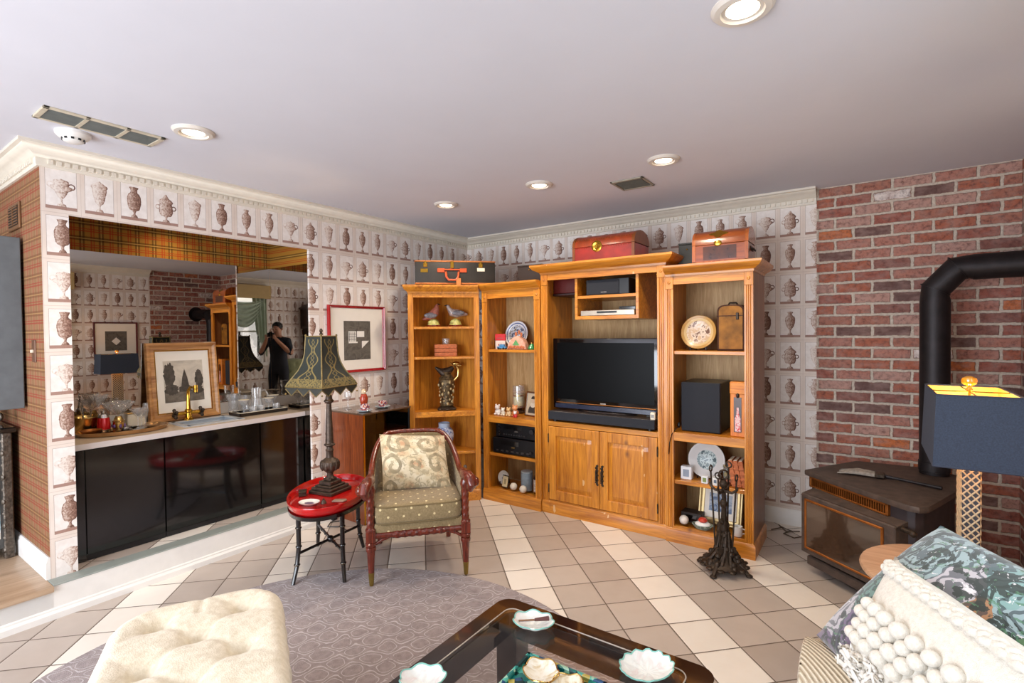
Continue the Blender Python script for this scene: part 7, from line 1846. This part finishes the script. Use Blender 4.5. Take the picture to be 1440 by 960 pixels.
# the photographer, standing behind the viewpoint, camera raised
def person():
    f2 = Vector((fw.x, fw.y, 0)).normalized(); rr_ = Vector((f2.y, -f2.x, 0)); o0 = Vector((CAM.x, CAM.y, 0))-f2*.30+rr_*.015
    V = lambda r, f, z: o0+rr_*r+f2*f+Vector((0, 0, z))
    vs = []; es = []; rad_ = []
    def add(p, r, par=None):
        vs.append(p); rad_.append(r if isinstance(r, tuple) else (r, r)); i = len(vs)-1
        if par is not None: es.append((par, i))
        return i
    pel = add(V(0, 0, .90), (.155, .115)); ab = add(V(0, -.01, 1.03), (.145, .105), pel); ch = add(V(0, -.01, 1.22), (.165, .115), ab); up_ = add(V(0, 0, 1.34), (.13, .09), ch); nk = add(V(0, .01, 1.415), (.055, .055), up_)
    h1 = add(V(0, .03, 1.49), (.070, .080), nk); h2 = add(V(0, .035, 1.56), (.076, .092), h1); add(V(0, .03, 1.625), (.060, .07), h2)
    ends = []
    for s in (-1, 1):
        sh_ = add(V(s*.17, 0, 1.34), .062, up_); el = add(V(s*.27, .10, 1.10), .046, sh_); wr = add(V(s*.085, .25, 1.36), .030, el); pa = add(V(s*.065, .275, 1.395), (.030, .018), wr); ends.append(pa)
        hp = add(V(s*.09, 0, .84), .10, pel); kn = add(V(s*.10, .02, .47), .066, hp); an = add(V(s*.105, -.02, .09), .042, kn); add(V(s*.11, .05, .045), .040, an); add(V(s*.115, .15, .032), .032, len(vs)-1)
    me = bpy.data.meshes.new('person_skin'); me.from_pydata(vs, es, []); me.update()
    o = bpy.data.objects.new('person_skin', me); COL.objects.link(o)
    md = o.modifiers.new('s', 'SKIN'); me.skin_vertices[0].data[0].use_root = True
    for i, r in enumerate(rad_): me.skin_vertices[0].data[i].radius = r
    sb_ = o.modifiers.new('u', 'SUBSURF'); sb_.levels = 2; sb_.render_levels = 2
    dg = bpy.context.evaluated_depsgraph_get(); m2 = bpy.data.meshes.new_from_object(o.evaluated_get(dg)); bpy.data.objects.remove(o)
    skin = plain('skin', '#b88468', .55, var=.06); shirt = plain('dark_tshirt', '#23262e', .9, var=.15); jeans = plain('dark_trousers', '#1c1e26', .9, var=.15); hairm = plain('dark_hair', '#1c1612', .7); shoe = plain('shoe', '#141214', .5)
    root = thing('person', 'person in a dark t-shirt raising a camera, reflected in the bar mirror', 'person', (o0.x, o0.y, 0))
    Mi_ = ROOTM[root.name].inverted(); m2.transform(Mi_)
    m2.materials.clear()
    for mm in (skin, shirt, jeans, shoe): m2.materials.append(mm)
    for p in m2.polygons:
        c = p.center; w = c.x*rr_.x+c.y*rr_.y; f_ = c.x*f2.x+c.y*f2.y
        p.use_smooth = True
        p.material_index = 3 if c.z < .075 else 2 if c.z < .93 else 1 if (c.z < 1.40 and not (f_ > .15 and c.z > 1.05) and not (abs(w) > .275)) else 0
    bo = bpy.data.objects.new('body', m2); COL.objects.link(bo); bo.parent = root
    L = lambda r, f, z: V(r, f, z)
    b = B(); b.ball(L(0, .018, 1.585), (.086, .086, .082), 0, 14); part('hair', b, hairm, root)
    b = B(); b.tube([L(0, .115, 1.56), L(0, .138, 1.525), L(0, .120, 1.515)], [.008, .013, .012], 8)
    for s in (-1, 1): b.ball(L(s*.080, .02, 1.54), (.012, .016, .026), 0, 8)
    part('nose_and_ears', b, skin, root)
    b = B()
    for s in (-1, 1): b.ball(L(s*.030, .112, 1.555), (.010, .008, .007), 0, 8)
    part('eyes', b, porcelain, root)
    part('mouth', B().tube([L(-.022, .108, 1.485), L(0, .114, 1.483), L(.022, .108, 1.485)], .005, 6), plain('lip', '#96584a', .5), root)
    for s in (-1, 1):
        b = B()
        for k in range(4):
            z = 1.435-.017*k; b.tube([L(s*.075, .272, z-.02), L(s*.082, .292, z), L(s*.066, .306, z+.002), L(s*.050, .300, z+.002)], [.0095, .009, .0085, .0075], 8)
        b.tube([L(s*.070, .262, 1.395), L(s*.060, .245, 1.42), L(s*.046, .243, 1.432)], [.011, .010, .008], 8)
        part('fingers', b, skin, root)
    cr = thing('photo_camera', 'black camera held up by the person in the mirror', 'camera', tuple(L(0, .235, 1.40)))
    Mc_ = Matrix.Translation(L(0, 0, 0)) @ Matrix.Rotation(atan2(f2.y, f2.x)-pi/2, 4, 'Z')
    part('body', B().box(-.060, .060, .248, .283, 1.405, 1.475, 0, .008, Mc_).box(-.024, .024, .25, .282, 1.47, 1.495, 0, .006, Mc_), black_plastic, cr)
    part('lens', B().cyl(L(-.015, .283, 1.437), L(-.015, .294, 1.437), .027, .029, 20), black_plastic, cr)
person()
